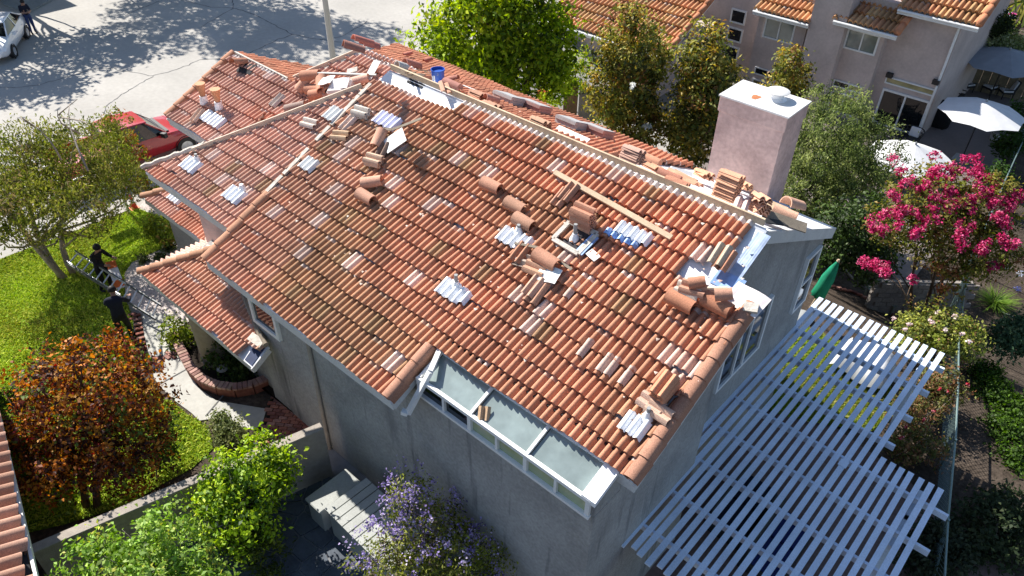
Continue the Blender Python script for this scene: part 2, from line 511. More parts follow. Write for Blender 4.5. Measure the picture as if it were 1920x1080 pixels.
# --- the 300 tiles that show largest are objects; the rest of each slope is one part
_singles = []
def take(fr, uc, vk, c, dw, dv):
    if uc > -10.2 and vk < 3.6:
        _singles.append((float(np.linalg.norm(fr.P(uc, vk) - CAM)), uc, vk, c, dw, dv))
    return False
def pp(px, py): return RP.puv(px, py)
HOLES = []      # (u0, u1, v0, v1) where tiles are off the roof
def skipP(u, v):
    if v > 6.5: return True
    if v > 6.02 and -13.3 < u < -10.95: return True          # bare felt below the ridge
    if v > 5.85 and u > -4.0: return True
    if 5.5 < v <= 5.85 and u > -4.15: return True
    if 5.1 < v <= 5.5 and u > -4.45: return True
    for a, b, c, d in HOLES:
        if a < u < b and c < v < d: return True
    return False
wt = lambda u, v: v > VT - EX * 1.4 and u > -10.9
# two passes: find which are nearest, then lay
lay('scratch', RP, POLY_P, V0, tint_main, 1, skipP, collect=take).name = 'scratch'
bpy.data.objects.remove(bpy.data.objects['scratch'], do_unlink=True)
_singles.sort()
_pick = {(round(s[1], 3), round(s[2], 3)) for s in _singles[:300]}
_set = []
def take2(fr, uc, vk, c, dw, dv):
    if (round(uc, 3), round(vk, 3)) in _pick:
        _set.append((uc, vk, c, dw, dv)); return True
    return False
lay('roof_tiles', RP, POLY_P, V0, tint_main, 1, skipP, HOUSE, wt, collect=take2)
_var = []
class _Loc:                                  # local frame for a shared tile mesh
    @staticmethod
    def P(u, v, w=0.0): return np.array((u, v, w))
for q in range(7):
    V, Q, Cc = [], [], []
    for j in (0, 1):
        if q < 5: roll_piece(V, Q, Cc, _Loc, -RW + j * RW, 0, EX + .03, 0, 0, (1, 1, 1))
        else:
            roll_piece(V, Q, Cc, _Loc, -RW + j * RW, 0, EX * .84, 0, 0, (1, 1, 1))
            roll_piece(V, Q, Cc, _Loc, -RW + j * RW, EX * .84, EX + .03, 0, 0, (1.2, 1.6, 2.0) if q == 5 else (1.12, 1.3, 1.45), lip=False)
    V = np.array(V)
    V[:, 2] += (rng.random(len(V)) - .5) * .004
    o = fastmesh('roof_tile', V, np.array(Q), TILE, np.array(Cc), smooth=True)
    _var.append(o.data)
    bpy.data.objects.remove(o, do_unlink=True)
MP = Matrix(((RP.U[0], RP.V[0], RP.N[0]), (RP.U[1], RP.V[1], RP.N[1]), (RP.U[2], RP.V[2], RP.N[2])))
for (uc, vk, c, dw, dv) in _set:
    o = bpy.data.objects.new('roof_tile', _var[random.choice((0, 1, 2, 3, 4, 0, 1, 2, 3, 5, 6, 6))])
    COL.objects.link(o)
    o.parent = HOUSE
    rot = Matrix.Rotation(random.gauss(0, .018), 3, 'Z') @ Matrix.Rotation(random.gauss(0, .014), 3, 'Y')
    o.matrix_world = Matrix.Translation(RP.P(uc, vk + dv, dw)) @ (MP @ rot).to_4x4()
    o.color = (*c, 1)
lay('roof_tiles', RQ, POLY_Q, vE, tint_pink, 2, lambda u, v: (u > -14.7 and v < v2 - 2.4), HOUSE, lambda u, v: v > v2 - EX * 1.6 or (u < -16.6 and v > vH - EX * 1.5 and hash01('q', u) > .4))
lay('roof_tiles', RH, POLY_H, 0.0, tint_pink, 3, None, HOUSE)
lay('roof_tiles', RW1, POLY_W1, -2.9, tint_red, 4, None, HOUSE)
def skipF(u, v):
    x = -u - 8
    if x > -7.35: return True
    if v > -.42 and hash01('f', round(u, 2), round(v, 1)) > .35: return True
    if -12.9 < x < -11.2 and v > -1.1: return True
    return False
lay('roof_tiles', RF, [(p[0], p[1]) for p in POLY_F], min(p[1] for p in POLY_F), tint_red, 5, skipF, HOUSE)

# --- rake tiles: rounded top with a side that hangs over the edge
RK = [(-.14, .01), (-.12, .05), (-.07, .085), (-.01, .095), (.05, .08), (.085, .04), (.09, -.06), (.09, -.15)]
def rake_mesh(s=1):
    b = MB()
    n = len(RK)
    for (y, dz) in ((0, .025), (EX + .03, -.005)):
        for t, h in RK: b.v.append((s * t, y, h + dz))
    for i in range(n - 1): b.f.append((i, i + 1, n + i + 1, n + i))
    for t, h in RK: b.v.append((s * t, 0, h + .025))
    for t, h in RK: b.v.append((s * (t - .02 if t > 0 else t + .02), .004, h - .005))
    for i in range(n - 1): b.f.append((2 * n + i + 1, 2 * n + i, 3 * n + i, 3 * n + i + 1))
    b.mi = [0] * len(b.f)
    o = b.build('rake_tile', TILE, smooth='auto')
    at = o.data.color_attributes.new('tint', 'FLOAT_COLOR', 'POINT')
    at.data.foreach_set('color', np.ones(len(o.data.vertices) * 4, np.float32))
    me = o.data
    bpy.data.objects.remove(o, do_unlink=True)
    return me
_rk = {1: rake_mesh(1), -1: rake_mesh(-1)}
def rake(fr, u, va, vb, s, tf):
    n = max(1, round((vb - va) / EX)); e = (vb - va) / n
    for i in range(n):
        o = bpy.data.objects.new('rake_tile', _rk[s]); COL.objects.link(o); o.parent = HOUSE
        m3 = Matrix((fr.U, fr.V, fr.N)).transposed()
        o.matrix_world = Matrix.Translation(fr.P(u, va + i * e, .01)) @ m3.to_4x4() @ Matrix.Rotation(random.gauss(0, .015), 4, 'Z')
        o.color = (*tf(u, va + i * e, ('rk', u, i)), 1)
t_rk = lambda u, v, k: tuple(x * (.88 + .24 * hash01(k)) for x in (.38, .195, .13))
rake(RP, XR2 - .06, VN, VJ - .03, 1, t_rk)
rake(RP, -7.46, V0, VN - .02, 1, t_rk)
rake(RP, XL + .05, V0, 2.55, -1, lambda u, v, k: tuple(x * (.9 + .2 * hash01(k)) for x in (.46, .23, .14)))
rake(RQ, -19.2, vE, vH, -1, lambda u, v, k: tuple(x * (.9 + .2 * hash01(k)) for x in (.42, .2, .12)))

# --- ridge boards and seams
def board(name, p, q, wd, ht, m, parent=HOUSE, up=(0, 0, 1), **kw):
    return MB().beam(p, q, wd, ht, up).build(name, m, parent, **kw)
board('ridge_board', RP.P(-13.25, VT + .03, .03), RP.P(XR - .05, VT + .03, .03), .045, .13, mat('ridge_lumber', (.58, .45, .31), .75, n1=(3, .14), n2=(40, .14), spec=.2))
HIPW = mat('pale_hip_lumber', (.58, .48, .38), .8, n1=(3, .12), n2=(30, .12))
board('hip_board', RP.P(-16.2, VL + 1.02, .08), RP.P(-13.45, 5.84, .10), .04, .11, HIPW)
board('hip_board', RQ.P(-16.45, vH + .1, .06), RQ.P(-15.25, v2 - .02, .08), .04, .12, HIPW)
board('ridge_board', RQ.P(-19.1, vH + .03, .03), RQ.P(-16.7, vH + .02, -.02), .05, .10, MORTAR)
b = MB()
pts = [RP.P(-17.14 + t * 3.7, VL + t * 4.38, .07 + .02 * math.sin(t * 90)) for t in np.linspace(0, .30, 14)]
b.tube(pts, [.055 + .012 * (i % 2) for i in range(14)], 6)
b.build('hip_mortar', MORTAR, HOUSE)
for a_, b_ in ((2.55, 3.05), (3.1, 3.9), (4.15, 4.6), (4.65, 5.6), (5.62, 6.0)):
    board('seam_mortar', RP.P(XL + .04, a_, .055), RP.P(XL + .04, b_, .055), .10, .05, MORTAR, up=RP.N)

# --- fascias (a pale board under each eave and rake edge)
def fascia(fr, a, c, h=.20, out=0.0, m=FASC, t=.035):
    p, q = fr.P(*a, -.085), fr.P(*c, -.085)
    d = Vector((0, 0, -h / 2))
    return board('fascia', Vector(p) + d, Vector(q) + d, t, h, m)
fascia(RP, (XL, V0 + .02), (-7.40, V0 + .02))
fascia(RP, (-17.14, VL + .02), (XL, VL + .02))
fascia(RP, (XR2 - .02, VN), (XR2 - .02, VJ), .20)
fascia(RP, (XR - .01, VJ), (XR - .01, VT), .22)
fascia(RP, (-7.40, V0), (-7.40, VN), .2)
fascia(RP, (-3.62, VN + .01), (XR2, VN + .01), .2)
fascia(RQ, (-19.25, vE + .02), (-14.8, vE + .02))
fascia(RQ, (-19.25, vE), (-19.25, vH))
fascia(RF, POLY_F[0], POLY_F[5], .24)
fascia(RF, POLY_F[5], POLY_F[4], .18)

# --- walls
YW, XN, XF, YJ, YB = 5.92, -3.50, -3.88, 9.42, 14.6
def wallblock(prof, x0, x1, m=STUCCO):
    """profile in (y, z) run along x"""
    b = MB()
    b.prism([(x0, y, z) for y, z in prof], (x1 - x0, 0, 0))
    return b.build('wall', m, HOUSE)
ZS = float(atY(1101.4, 970.4, YW - .02)[2])
ZS2 = float(atY(790, 737.6, YW - .02)[2])
zs = (ZS + ZS2) / 2
wallblock([(YW, 0), (YJ, 0), (YJ, zP(YJ) - .2), (YW, zP(YW) - .2)], XL + .35, -7.62)
wallblock([(YW, 0), (YJ, 0), (YJ, zP(YJ) - .2), (6.62, zP(6.62) - .28), (6.62, zs), (YW, zs)], -7.62, XN)
yr = _ridge[1]
zF = lambda y: float(_ridge[2] - (y - yr) * sp / cp)
wallblock([(YJ, 0), (YB, 0), (YB, zF(YB) - .2), (yr, zF(yr) - .2), (YJ, zP(YJ) - .2)], -13.0, XF)
wallblock([(6.95, 0), (YB, 0), (YB, 5.0), (8.6, 5.0), (6.95, min(zP(6.95) - .2, 5.5))], -16.9, -13.02, STUCCO2)
wallblock([(8.45, 0), (12.6, 0), (12.6, zW - 1.4), (yW, zW - .22), (8.45, zQ(8.45) - .2)], -18.9, -16.92)
# corner pipe and base strip on the front wall
MB().tube([(-10.77, YW - .05, 4.6), (-10.77, YW - .05, .1)], .045, 8).build('downspout', BLOCK, HOUSE)
p0 = atZ(827.7, 649.4, 5.66); p1 = atY(807, 696.6, 6.0); p2 = atY(764.7, 775, 5.55)
b = MB(); b.beam(p0, p1, .09, .07); b.beam(p1, p2, .10, .075); b.build('downspout', WHITE, HOUSE)
b = MB(); b.beam(p2, Vector(p2) + Vector((-.1, -.05, .02)), .1, .08); b.build('downspout_elbow', WHITE, HOUSE)

# --- windows
def window(parent, O, ux, uz, wd, ht, fr=.07, mull=(.5,), glass=GLASS, depth=.09, rows=(), fm=WHITE, name='window'):
    O, ux, uz = Vector(O), Vector(ux), Vector(uz)
    nn = ux.cross(uz)
    b = MB()
    b.beam(O + uz * fr / 2, O + ux * wd + uz * fr / 2, depth, fr, uz)
    b.beam(O + uz * (ht - fr / 2), O + ux * wd + uz * (ht - fr / 2), depth, fr, uz)
    b.beam(O + ux * fr / 2 + uz * fr, O + ux * fr / 2 + uz * (ht - fr), depth, fr, ux)
    b.beam(O + ux * (wd - fr / 2) + uz * fr, O + ux * (wd - fr / 2) + uz * (ht - fr), depth, fr, ux)
    for q in mull: b.beam(O + ux * wd * q + uz * fr, O + ux * wd * q + uz * (ht - fr), depth * .8, fr * .8, ux)
    for q in rows: b.beam(O + uz * ht * q + ux * fr, O + uz * ht * q + ux * (wd - fr), depth * .75, fr * .8, uz)
    wobj = b.build(name, fm, parent)
    xs = [fr] + [wd * q for q in mull] + [wd - fr]
    zs_ = [fr] + [ht * q for q in rows] + [ht - fr]
    gl = glass if isinstance(glass, (list, tuple)) else [glass]
    k = 0
    for i in range(len(xs) - 1):
        for j in range(len(zs_) - 1):
            a, c = O + ux * xs[i] + uz * zs_[j], O + ux * xs[i + 1] + uz * zs_[j + 1]
            m = MB(); m.add([a, O + ux * xs[i + 1] + uz * zs_[j], c, O + ux * xs[i] + uz * zs_[j + 1]], [(0, 1, 2, 3)])
            m.build('pane', gl[k % len(gl)], wobj); k += 1
    return wobj
XE = XF + .03
a = atX(1481, 588, XE); c = atX(1541, 457, XE); d = atX(1513, 487, XE); e = atX(1505.6, 563, XE)
ya, yb = (a[1] + d[1]) / 2, (c[1] + e[1]) / 2
za, zb = (a[2] + e[2]) / 2, (c[2] + d[2]) / 2
window(HOUSE, (XE, ya, za), (0, 1, 0), (0, 0, 1), yb - ya, zb - za, mull=(), rows=(.48,))
a = atX(1419.8, 651.5, XE); c = atX(1449, 551.5, XE); e = atX(1337.5, 736.7, XE)
window(HOUSE, (XE, e[1], (a[2] + e[2]) / 2), (0, 1, 0), (0, 0, 1), (a[1] + c[1]) / 2 - e[1], c[2] - (a[2] + e[2]) / 2, mull=(.36, .58))
a = atY(478, 600, YW - .03); c = atY(528, 640, YW - .03); e = atY(458, 550, YW - .03)
window(HOUSE, (a[0], YW - .03, (a[2] + c[2]) / 2), (1, 0, 0), (0, 0, 1), c[0] - a[0], 1.25, fr=.10, mull=())

# --- sunroom glazing: three sloped panes over a band of low upright panes
SUN = thing('sunroom_window', None, None); SUN.parent = HOUSE
t0, t1 = RP.px(824.5, 646.3, -.13), RP.px(1150.2, 872.9, -.13)
yt, zt = (t0[1] + t1[1]) / 2, (t0[2] + t1[2]) / 2
f0, f1 = atY(797.8, 718.7, YW - .03), atY(1106.2, 943.7, YW - .03)
zf = (f0[2] + f1[2]) / 2
xa, xb = (t0[0] + f0[0]) / 2, (t1[0] + f1[0]) / 2
for i in range(3):
    x0, x1 = xa + (xb - xa) * i / 3 + .04, xa + (xb - xa) * (i + 1) / 3 - .04
    m = MB(); m.add([(x0, YW, zf + .02), (x1, YW, zf + .02), (x1, yt, zt), (x0, yt, zt)], [(0, 1, 2, 3)])
    m.build('roof_pane', FROST, SUN)
for i in range(4):
    x = xa + (xb - xa) * i / 3
    board('glazing_bar', (x, YW - .01, zf + .05), (x, yt + .01, zt + .04), .055, .05, WHITE, SUN)
board('glazing_bar', (xa - .05, yt + .02, zt + .03), (xb + .05, yt + .02, zt + .03), .04, .06, WHITE, SUN)
board('glazing_bar', (xa - .05, YW - .03, zf + .02), (xb + .05, YW - .03, zf + .02), .07, .07, WHITE, SUN)
board('sill', (xa - .05, YW - .04, zs + .03), (xb + .05, YW - .04, zs + .03), .08, .055, WHITE, SUN)
for i in range(7):
    x = xa + (xb - xa) * i / 6
    board('glazing_bar', (x, YW - .035, zs + .06), (x, YW - .035, zf - .02), .075 if i % 2 == 0 else .05, .06, WHITE, SUN, up=(0, 1, 0))
    if i < 6:
        xx = xa + (xb - xa) * (i + 1) / 6
        m = MB(); m.add([(x, YW - .01, zs + .05), (xx, YW - .01, zs + .05), (xx, YW - .01, zf), (x, YW - .01, zf)], [(0, 1, 2, 3)])
        m.build('clerestory_pane', GLASS if i < 2 else GREENGL, SUN)
board('eave_board', (xa - .05, yt + .10, zt + .10), (xb + .25, yt + .10, zt + .10), .03, .16, BLACKP, SUN)
# metal cap on the sloped side wall of the sunroom
q = [atX(1155, 865, -3.66), atX(1168.5, 874.5, -3.40), atX(1122, 945, -3.40), atX(1107.8, 937.4, -3.66)]
zz = zt + .02
c1, c2 = Vector((-3.72, yt, zt + .09)), Vector((-3.46, yt, zt + .09))
c3, c4 = Vector((-3.46, YW - .06, zf + .09)), Vector((-3.72, YW - .06, zf + .09))
MB().prism([c1, c2, c3, c4], (0, 0, -.10)).build('wall_cap', FLASH, SUN)
MB().prism([(XN - .16, YW, zs), (XN - .16, yt + .1, zs), (XN - .16, yt + .1, zt - .02), (XN - .16, YW, zf - .02)], (.155, 0, 0)).build('wall', STUCCO, HOUSE)

# --- chimney on the far wall
yc = 14.62
k0 = atY(1351, 176.7, yc); k1 = atY(1478, 220, yc)
zc = (k0[2] + k1[2]) / 2
kb = atZ(1518.4, 190, zc)
dep = max(.55, min(1.1, kb[1] - yc))
xa_, xb_ = float(k0[0]), float(k1[0])
b = MB()
b.box(((xa_ + xb_) / 2 , yc + dep / 2, (zc - .35) / 2), (xb_ - xa_ - .06, dep - .06, zc - .35))
CH = b.build('chimney', STUCCO3, HOUSE)
b = MB(); b.box(((xa_ + xb_) / 2, yc + dep / 2, zc - .20), (xb_ - xa_, dep, .34)); b.build('chimney_band', STUCCO3, CH, bevel=.01)
b = MB(); b.box(((xa_ + xb_) / 2, yc + dep / 2, zc - .012), (xb_ - xa_ + .05, dep + .05, .035)); b.build('chimney_cap', CAPM, CH)
fx, fy = xa_ + (xb_ - xa_) * .63, yc + dep * .62
b = MB(); rs = [(xa_ + (xb_ - xa_) * (.40 + .055 * math.cos(t) * (1 + .3 * math.sin(3 * t))), yc + dep * (.38 + .16 * math.sin(t) * (1 + .3 * math.cos(2 * t))), zc + .009) for t in np.linspace(0, 6.28, 15)[:-1]]
b.add(rs, [tuple(range(14))]); b.build('rust_patch', mat('rust_patch', (.42, .16, .07), .9, n1=(20, .3)), CH)
b = MB(); b.lathe([(.22, 0), (.17, .03), (.14, .05), (.14, .15)], (fx, fy, zc + .006), 18)
b.build('flue', FLASH, CH, smooth='auto')
b = MB(); b.lathe([(.13, .15), (.25, .165), (.25, .18), (.20, .205), (.05, .222)], (fx, fy, zc + .006), 20)
b.build('flue_cowl', CAPM, CH, smooth='auto')

# --- porch and garage-front roofs on the left
zA = 2.7
eA0, eA1 = atZ(270, 372, zA), atZ(384, 452, zA)
RA = Frame((0, eA0[1], zA), (1, 0, 0), (0, cp, sp))
POLY_A = [(eA0[0] - .1, 0), (eA1[0] + .1, 0), RA.puv(362, 380), (RA.puv(362, 380)[0] - .9, 1.25), (eA0[0] + .95, 1.10), (eA0[0] + .45, .62)]
POLY_A = [(eA0[0] - .1, 0), (eA1[0] + .05, 0), (eA1[0] - .35, .62), (eA1[0] - 1.2, 1.3), (eA0[0] + 1.2, 1.3)]
deck(RA, POLY_A)
lay('roof_tiles', RA, POLY_A, 0.0, tint_pink, 6, None, HOUSE)
fascia(RA, (POLY_A[0][0], .02), (POLY_A[1][0], .02), .17)
wallblock([(eA0[1] + .35, 0), (8.4, 0), (8.4, 3.4), (eA0[1] + .35, 2.72)], eA0[0] + .4, eA1[0] - .1)
zB = 2.7
eB0, eB1 = atZ(263.3, 510, zB), atZ(467, 688, zB)
RB = Frame((0, (eB0[1] + eB1[1]) / 2, zB), (1, 0, 0), (0, cp, sp))
POLY_B = [(eB0[0], 0), (eB1[0], 0), RB.puv(500, 648), RB.puv(485, 620), RB.puv(457, 550), (RB.puv(457, 550)[0] - .4, 1.75), (eB0[0] + 1.58, 1.75)]
deck(RB, POLY_B)
def skipB(u, v): return u > POLY_B[1][0] - .35 and v < .5
lay('roof_tiles', RB, POLY_B, 0.0, lambda u, v, k: pal(tint_pink(u, v, k), tint_main(u + 6, v, k), .5), 7, skipB, HOUSE)
fascia(RB, (eB0[0], .02), (eB1[0], .02), .17)
fascia(RB, (eB1[0], 0), (RB.puv(500, 648)[0], RB.puv(500, 648)[1]), .17)
RBH = Frame((eB0[0], RB.O[1], zB), (0, -1, 0), (cp, 0, sp))
POLY_BH = [(0, 0), (-1.58, 1.58 / cp), (-2.9, 1.58 / cp), (-2.3, 0)]
deck(RBH, POLY_BH)
lay('roof_tiles', RBH, POLY_BH, 0.0, lambda u, v, k: pal(tint_pink(u, v, k), TC_W, .35), 8, None, HOUSE)
wallblock([(6.05, 0), (8.4, 0), (8.4, 3.6), (6.05, 3.1)], eB0[0] + .9, XL + .34, STUCCO)
def hipcaps(fr, a, c, n, tf, lift=.07):
    """short barrels laid end to end along a hip"""
    A, B = Vector(fr.P(*a, lift)), Vector(fr.P(*c, lift))
    for i in range(n):
        p, q = A.lerp(B, i / n), A.lerp(B, (i + 1.12) / n)
        m = MB(); d = (q - p).normalized(); side = d.cross(Vector((0, 0, 1))).normalized(); u = side.cross(d)
        vs = []
        for pt, rr, dz in ((p, .13, .02), (q, .115, -.01)):
            for k in range(8):
                t = math.pi * k / 7
                vs.append(pt + side * rr * math.cos(t) + u * (rr * .85 * math.sin(t) + dz - .05))
        m.add(vs, [(k, k + 1, 9 + k, 8 + k) for k in range(7)])
        o = m.build('hip_tile', TILE, HOUSE, smooth=True)
        at = o.data.color_attributes.new('tint', 'FLOAT_COLOR', 'POINT')
        cc = tf(0, 0, ('hip', a, i))
        at.data.foreach_set('color', np.tile(np.array([*cc, 1], np.float32), len(o.data.vertices)))
brn = lambda u, v, k: tuple(x * (.85 + .3 * hash01(k)) for x in (.36, .19, .115))
hipcaps(RB, (eB0[0] + .02, .02), (eB0[0] + 1.58, 1.72), 6, brn)
hipcaps(RA, (eA0[0] - .08, .02), (eA0[0] + 1.1, 1.22), 4, brn)
b = MB()
pB = [RB.puv(457, 550), RB.puv(485, 620), RB.puv(500, 648)]
b.tube([RB.P(u, v, .03) for u, v in pB], .07, 8)
o = b.build('dim_hip_strip', OLDWOOD, HOUSE)  # dark strip put in for the dimly lit hip slope at this edge
NVF = mat('navy_felt', (.03, .045, .10), .7, n1=(6, .2))
b = MB(); c_ = [RB.P(POLY_B[1][0] - .32, .03, -.07), RB.P(POLY_B[1][0] - .03, .03, -.07), RB.P(POLY_B[2][0] - .05, POLY_B[2][1] - .06, -.07), RB.P(POLY_B[2][0] - .36, POLY_B[2][1] - .06, -.07)]
b.prism(c_, RB.N * .012); b.build('felt_patch', NVF, HOUSE)
board('mortar_cap', RB.P(*RB.puv(472, 632), .06), RB.P(*RB.puv(495, 648), .06), .2, .05, MORTAR, up=RB.N)
# round porch pillar under the entrance roof
pc = (-15.3, 5.65)
b = MB(); b.lathe([(.36, 0), (.36, .1), (.33, .12), (.33, 2.35), (.37, 2.4), (.37, 2.55)], (pc[0], pc[1], 0), 24)
b.build('porch_pillar', BLOCK, HOUSE, smooth='auto')

# ------------------------------------------------------------------ setting: ground and paving
def ground_sheet():
    xs = np.unique(np.concatenate([np.linspace(-600, -70, 14), np.linspace(-70, 30, 201), np.linspace(30, 600, 14)]))
    ys = np.unique(np.concatenate([np.linspace(-600, -30, 14), np.linspace(-30, 70, 201), np.linspace(70, 600, 14)]))
    X, Y = np.meshgrid(xs, ys)
    V = np.stack([X.ravel(), Y.ravel(), gz(X.ravel(), Y.ravel())], 1)
    nx, ny = len(xs), len(ys)
    i = np.arange(nx - 1)[None, :] + nx * np.arange(ny - 1)[:, None]
    i = i.ravel()
    Q = np.stack([i, i + 1, i + nx + 1, i + nx], 1)
    fastmesh('ground', V, Q, DIRT, smooth=True, kind='structure')
ground_sheet()
def inpoly(x, y, P):
    r = False; n = len(P)
    for i in range(n):
        (x0, y0), (x1, y1) = P[i], P[(i + 1) % n]
        if (y0 > y) != (y1 > y) and x < (x1 - x0) * (y - y0) / (y1 - y0) + x0: r = not r
    return r
def smoothpoly(P, it=2):
    for _ in range(it):
        R = []
        for i in range(len(P)):
            a, b = np.array(P[i]), np.array(P[(i + 1) % len(P)])
            R += [tuple(a * .75 + b * .25), tuple(a * .25 + b * .75)]
        P = R
    return P
def drape(name, P, m, lift, kind='structure', step=.6, thick=0, **kw):
    import bmesh
    bm = bmesh.new()
    vs = [bm.verts.new((x, y, 0)) for x, y in P]
    bm.faces.new(vs)
    bmesh.ops.triangulate(bm, faces=bm.faces[:])
    xs = [p[0] for p in P]; ys = [p[1] for p in P]
    for ax, lo, hi in ((0, max(min(xs), -27), min(max(xs), 6)), (1, max(min(ys), -2), min(max(ys), 27))):
        t = lo + step
        while t < hi:
            co, no = [0, 0, 0], [0, 0, 0]
            co[ax] = t; no[ax] = 1
            bmesh.ops.bisect_plane(bm, geom=bm.verts[:] + bm.edges[:] + bm.faces[:], plane_co=co, plane_no=no)
            t += step
    for v in bm.verts: v.co.z = float(gz(v.co.x, v.co.y)) + lift
    if thick:
        r = bmesh.ops.extrude_face_region(bm, geom=bm.faces[:])
        for e in r['geom']:
            if isinstance(e, bmesh.types.BMVert): e.co.z -= thick
    bmesh.ops.recalc_face_normals(bm, faces=bm.faces)
    me = bpy.data.meshes.new(name); bm.to_mesh(me); bm.free()
    up = sum(p.normal.z * p.area for p in me.polygons)
    if up < 0 and not thick: me.flip_normals()
    me.materials.append(m)
    o = bpy.data.objects.new(name, me); COL.objects.link(o)
    return tag(o, kind=kind, **kw)
def PX(L): return [tuple(G(*p)[:2]) for p in L]
drape('street', [(-130, -60), (-25.15, -60), (-25.0, 8.0), (-20.0, 8.0), (-17.0, 8.6), (-17, 18), (-14, 21), (-14, 29), (-24, 33), (-24, 80), (-130, 80)], CONC, .02)
drape('sidewalk', PX([(-40, -60), (8, 12), (52, 27), (106, -2), (160, -60)]), mat('old_sidewalk', (.24, .25, .24), .9, n1=(1, .12), n2=(8, .1)), .12, thick=.12)
# cracks in the street (thin recessed dark lines laid as strips)
CR = mat('crack_filler', (.12, .12, .12), .95, n1=(4, .3))
b = MB()
for L in ([(0, 165), (60, 163), (110, 150), (185, 128), (240, 134), (288, 144), (340, 128), (375, 113), (412, 110), (450, 108), (500, 85), (548, 65), (510, 45), (470, 25), (437, 16), (395, 14), (338, 0)],
          [(288, 144), (250, 165), (230, 178), (200, 198), (195, 215)], [(548, 65), (580, 72), (640, 80)], [(437, 16), (400, 38), (375, 52)],
          [(300, 3), (260, 18), (235, 30)], [(437, 16), (436, 0)], [(690, 40), (640, 70), (600, 75)]):
    P = [G(*p) for p in L]
    Q = []
    for i in range(len(P) - 1):
        for t in np.linspace(0, 1, 7)[:-1]:
            p = P[i] * (1 - t) + P[i + 1] * t
            Q.append(p + np.array((random.gauss(0, .035), random.gauss(0, .035), 0)))
    Q.append(P[-1])
    for i in range(len(Q) - 1):
        d = Q[i + 1] - Q[i]; n = np.array((-d[1], d[0], 0)); n /= np.linalg.norm(n) + 1e-6
        ww = .014 + .014 * random.random()
        z = np.array((0, 0, .026))
        b.add([Q[i] + n * ww + z, Q[i] - n * ww + z, Q[i + 1] - n * ww + z, Q[i + 1] + n * ww + z], [(0, 1, 2, 3)])
b.build('street_cracks', CR, kind='stuff')
GRAVEL = mat('pale_gravel', (.50, .435, .405), .95, n1=(2, .16), n2=(26, .25), bump=.8, bscale=40, spec=.1)
BED = PX([(262, 388), (276, 372), (330, 415), (352, 450), (420, 470), (420, 560), (330, 620), (262, 585), (222, 560), (230, 520), (246, 492), (285, 474), (322, 458), (333, 444), (322, 425), (300, 404)])
drape('planting_bed', BED, GRAVEL, .022)
LAWN = PX([(-120, 520), (0, 487), (130, 438), (200, 413), (256, 391), (298, 406), (325, 428), (333, 445), (322, 460), (285, 476), (248, 493), (233, 515), (236, 560), (250, 600), (252, 660), (262, 720), (330, 758), (352, 778), (392, 800), (400, 842), (360, 880), (300, 912), (240, 948), (120, 985), (-120, 1040)])
drape('lawn', LAWN, TURF, .025)
WALKP = PX([(268, 586), (318, 590), (338, 615), (335, 655), (350, 690), (372, 728), (405, 752), (500, 768), (492, 798), (476, 806), (440, 800), (402, 786), (374, 790), (360, 776), (318, 745), (290, 712), (280, 668), (270, 625)])
drape('walkway', WALKP, WALK, .03)
def jointline(pts, wd=.02):
    b = MB(); P = [G(*p) for p in pts]
    for i in range(len(P) - 1):
        d = P[i + 1] - P[i]; n = np.array((-d[1], d[0], 0)); n /= np.linalg.norm(n)
        z = np.array((0, 0, .036))
        b.add([P[i] + n * wd + z, P[i] - n * wd + z, P[i + 1] - n * wd + z, P[i + 1] + n * wd + z], [(0, 1, 2, 3)])
    return b
jb = MB()
for L in ([(282, 673), (345, 660)], [(420, 742), (386, 782)], [(352, 693), (300, 722)]):
    j = jointline(L); jb.add(j.v, j.f)
jb.build('walkway_joints', CR, kind='stuff')

BRK = [(.26, .10, .075), (.33, .14, .10), (.20, .085, .07), (.36, .19, .15), (.24, .13, .11)]
def brickmesh():
    b = MB(); b.box((0, 0, 0), (.205, .095, .07))
    o = b.build('brick', BRICK, bevel=.008)
    at = o.data.color_attributes.new('tint', 'FLOAT_COLOR', 'POINT')
    at.data.foreach_set('color', np.ones(len(o.data.vertices) * 4, np.float32))
    me = o.data; bpy.data.objects.remove(o, do_unlink=True)
    return me
_bm = brickmesh()
def brick(parent, p, ang, z, tiltv=0.0, pal_=BRK, sc=1.0):
    o = bpy.data.objects.new('brick', _bm); COL.objects.link(o); o.parent = parent
    o.location = (p[0], p[1], z + random.gauss(0, .003))
    o.rotation_euler = (random.gauss(0, .015), tiltv, ang + random.gauss(0, .02))
    o.scale = (sc, sc, 1)
    c = random.choice(pal_); g = random.uniform(.8, 1.2)
    o.color = (c[0] * g, c[1] * g, c[2] * g, 1)
def brickbed(name, P, ang, kind='structure', limit=280, **kw):
    base = drape(name, P, MULCH, .028, kind=kind, **kw)
    xs = [p[0] for p in P]; ys = [p[1] for p in P]
    n = 0
    ca, sa = math.cos(ang), math.sin(ang)
    cx, cy = sum(xs) / len(xs), sum(ys) / len(ys)
    R = max(max(xs) - min(xs), max(ys) - min(ys)) / 2 + .3
    cells = []
    for i in range(int(2 * R / .22) + 1):
        for j in range(int(2 * R / .108) + 1):
            u, v = -R + i * .22 + (.11 if j % 2 else 0), -R + j * .108
            x, y = cx + u * ca - v * sa, cy + u * sa + v * ca
            if inpoly(x, y, P): cells.append((x, y))
    for x, y in cells[:limit]:
        brick(base, (x, y), ang, float(gz(x, y)) + .035)
brickbed('brick_patio', PX([(506, 752), (540, 728), (572, 748), (588, 790), (590, 812), (540, 824), (500, 840), (468, 862), (478, 836), (484, 812), (500, 790)]), .62)
brickbed('brick_border', PX([(246, 588), (258, 588), (268, 622), (272, 668), (270, 690), (257, 690), (260, 660), (256, 620)]), 1.2, limit=120)
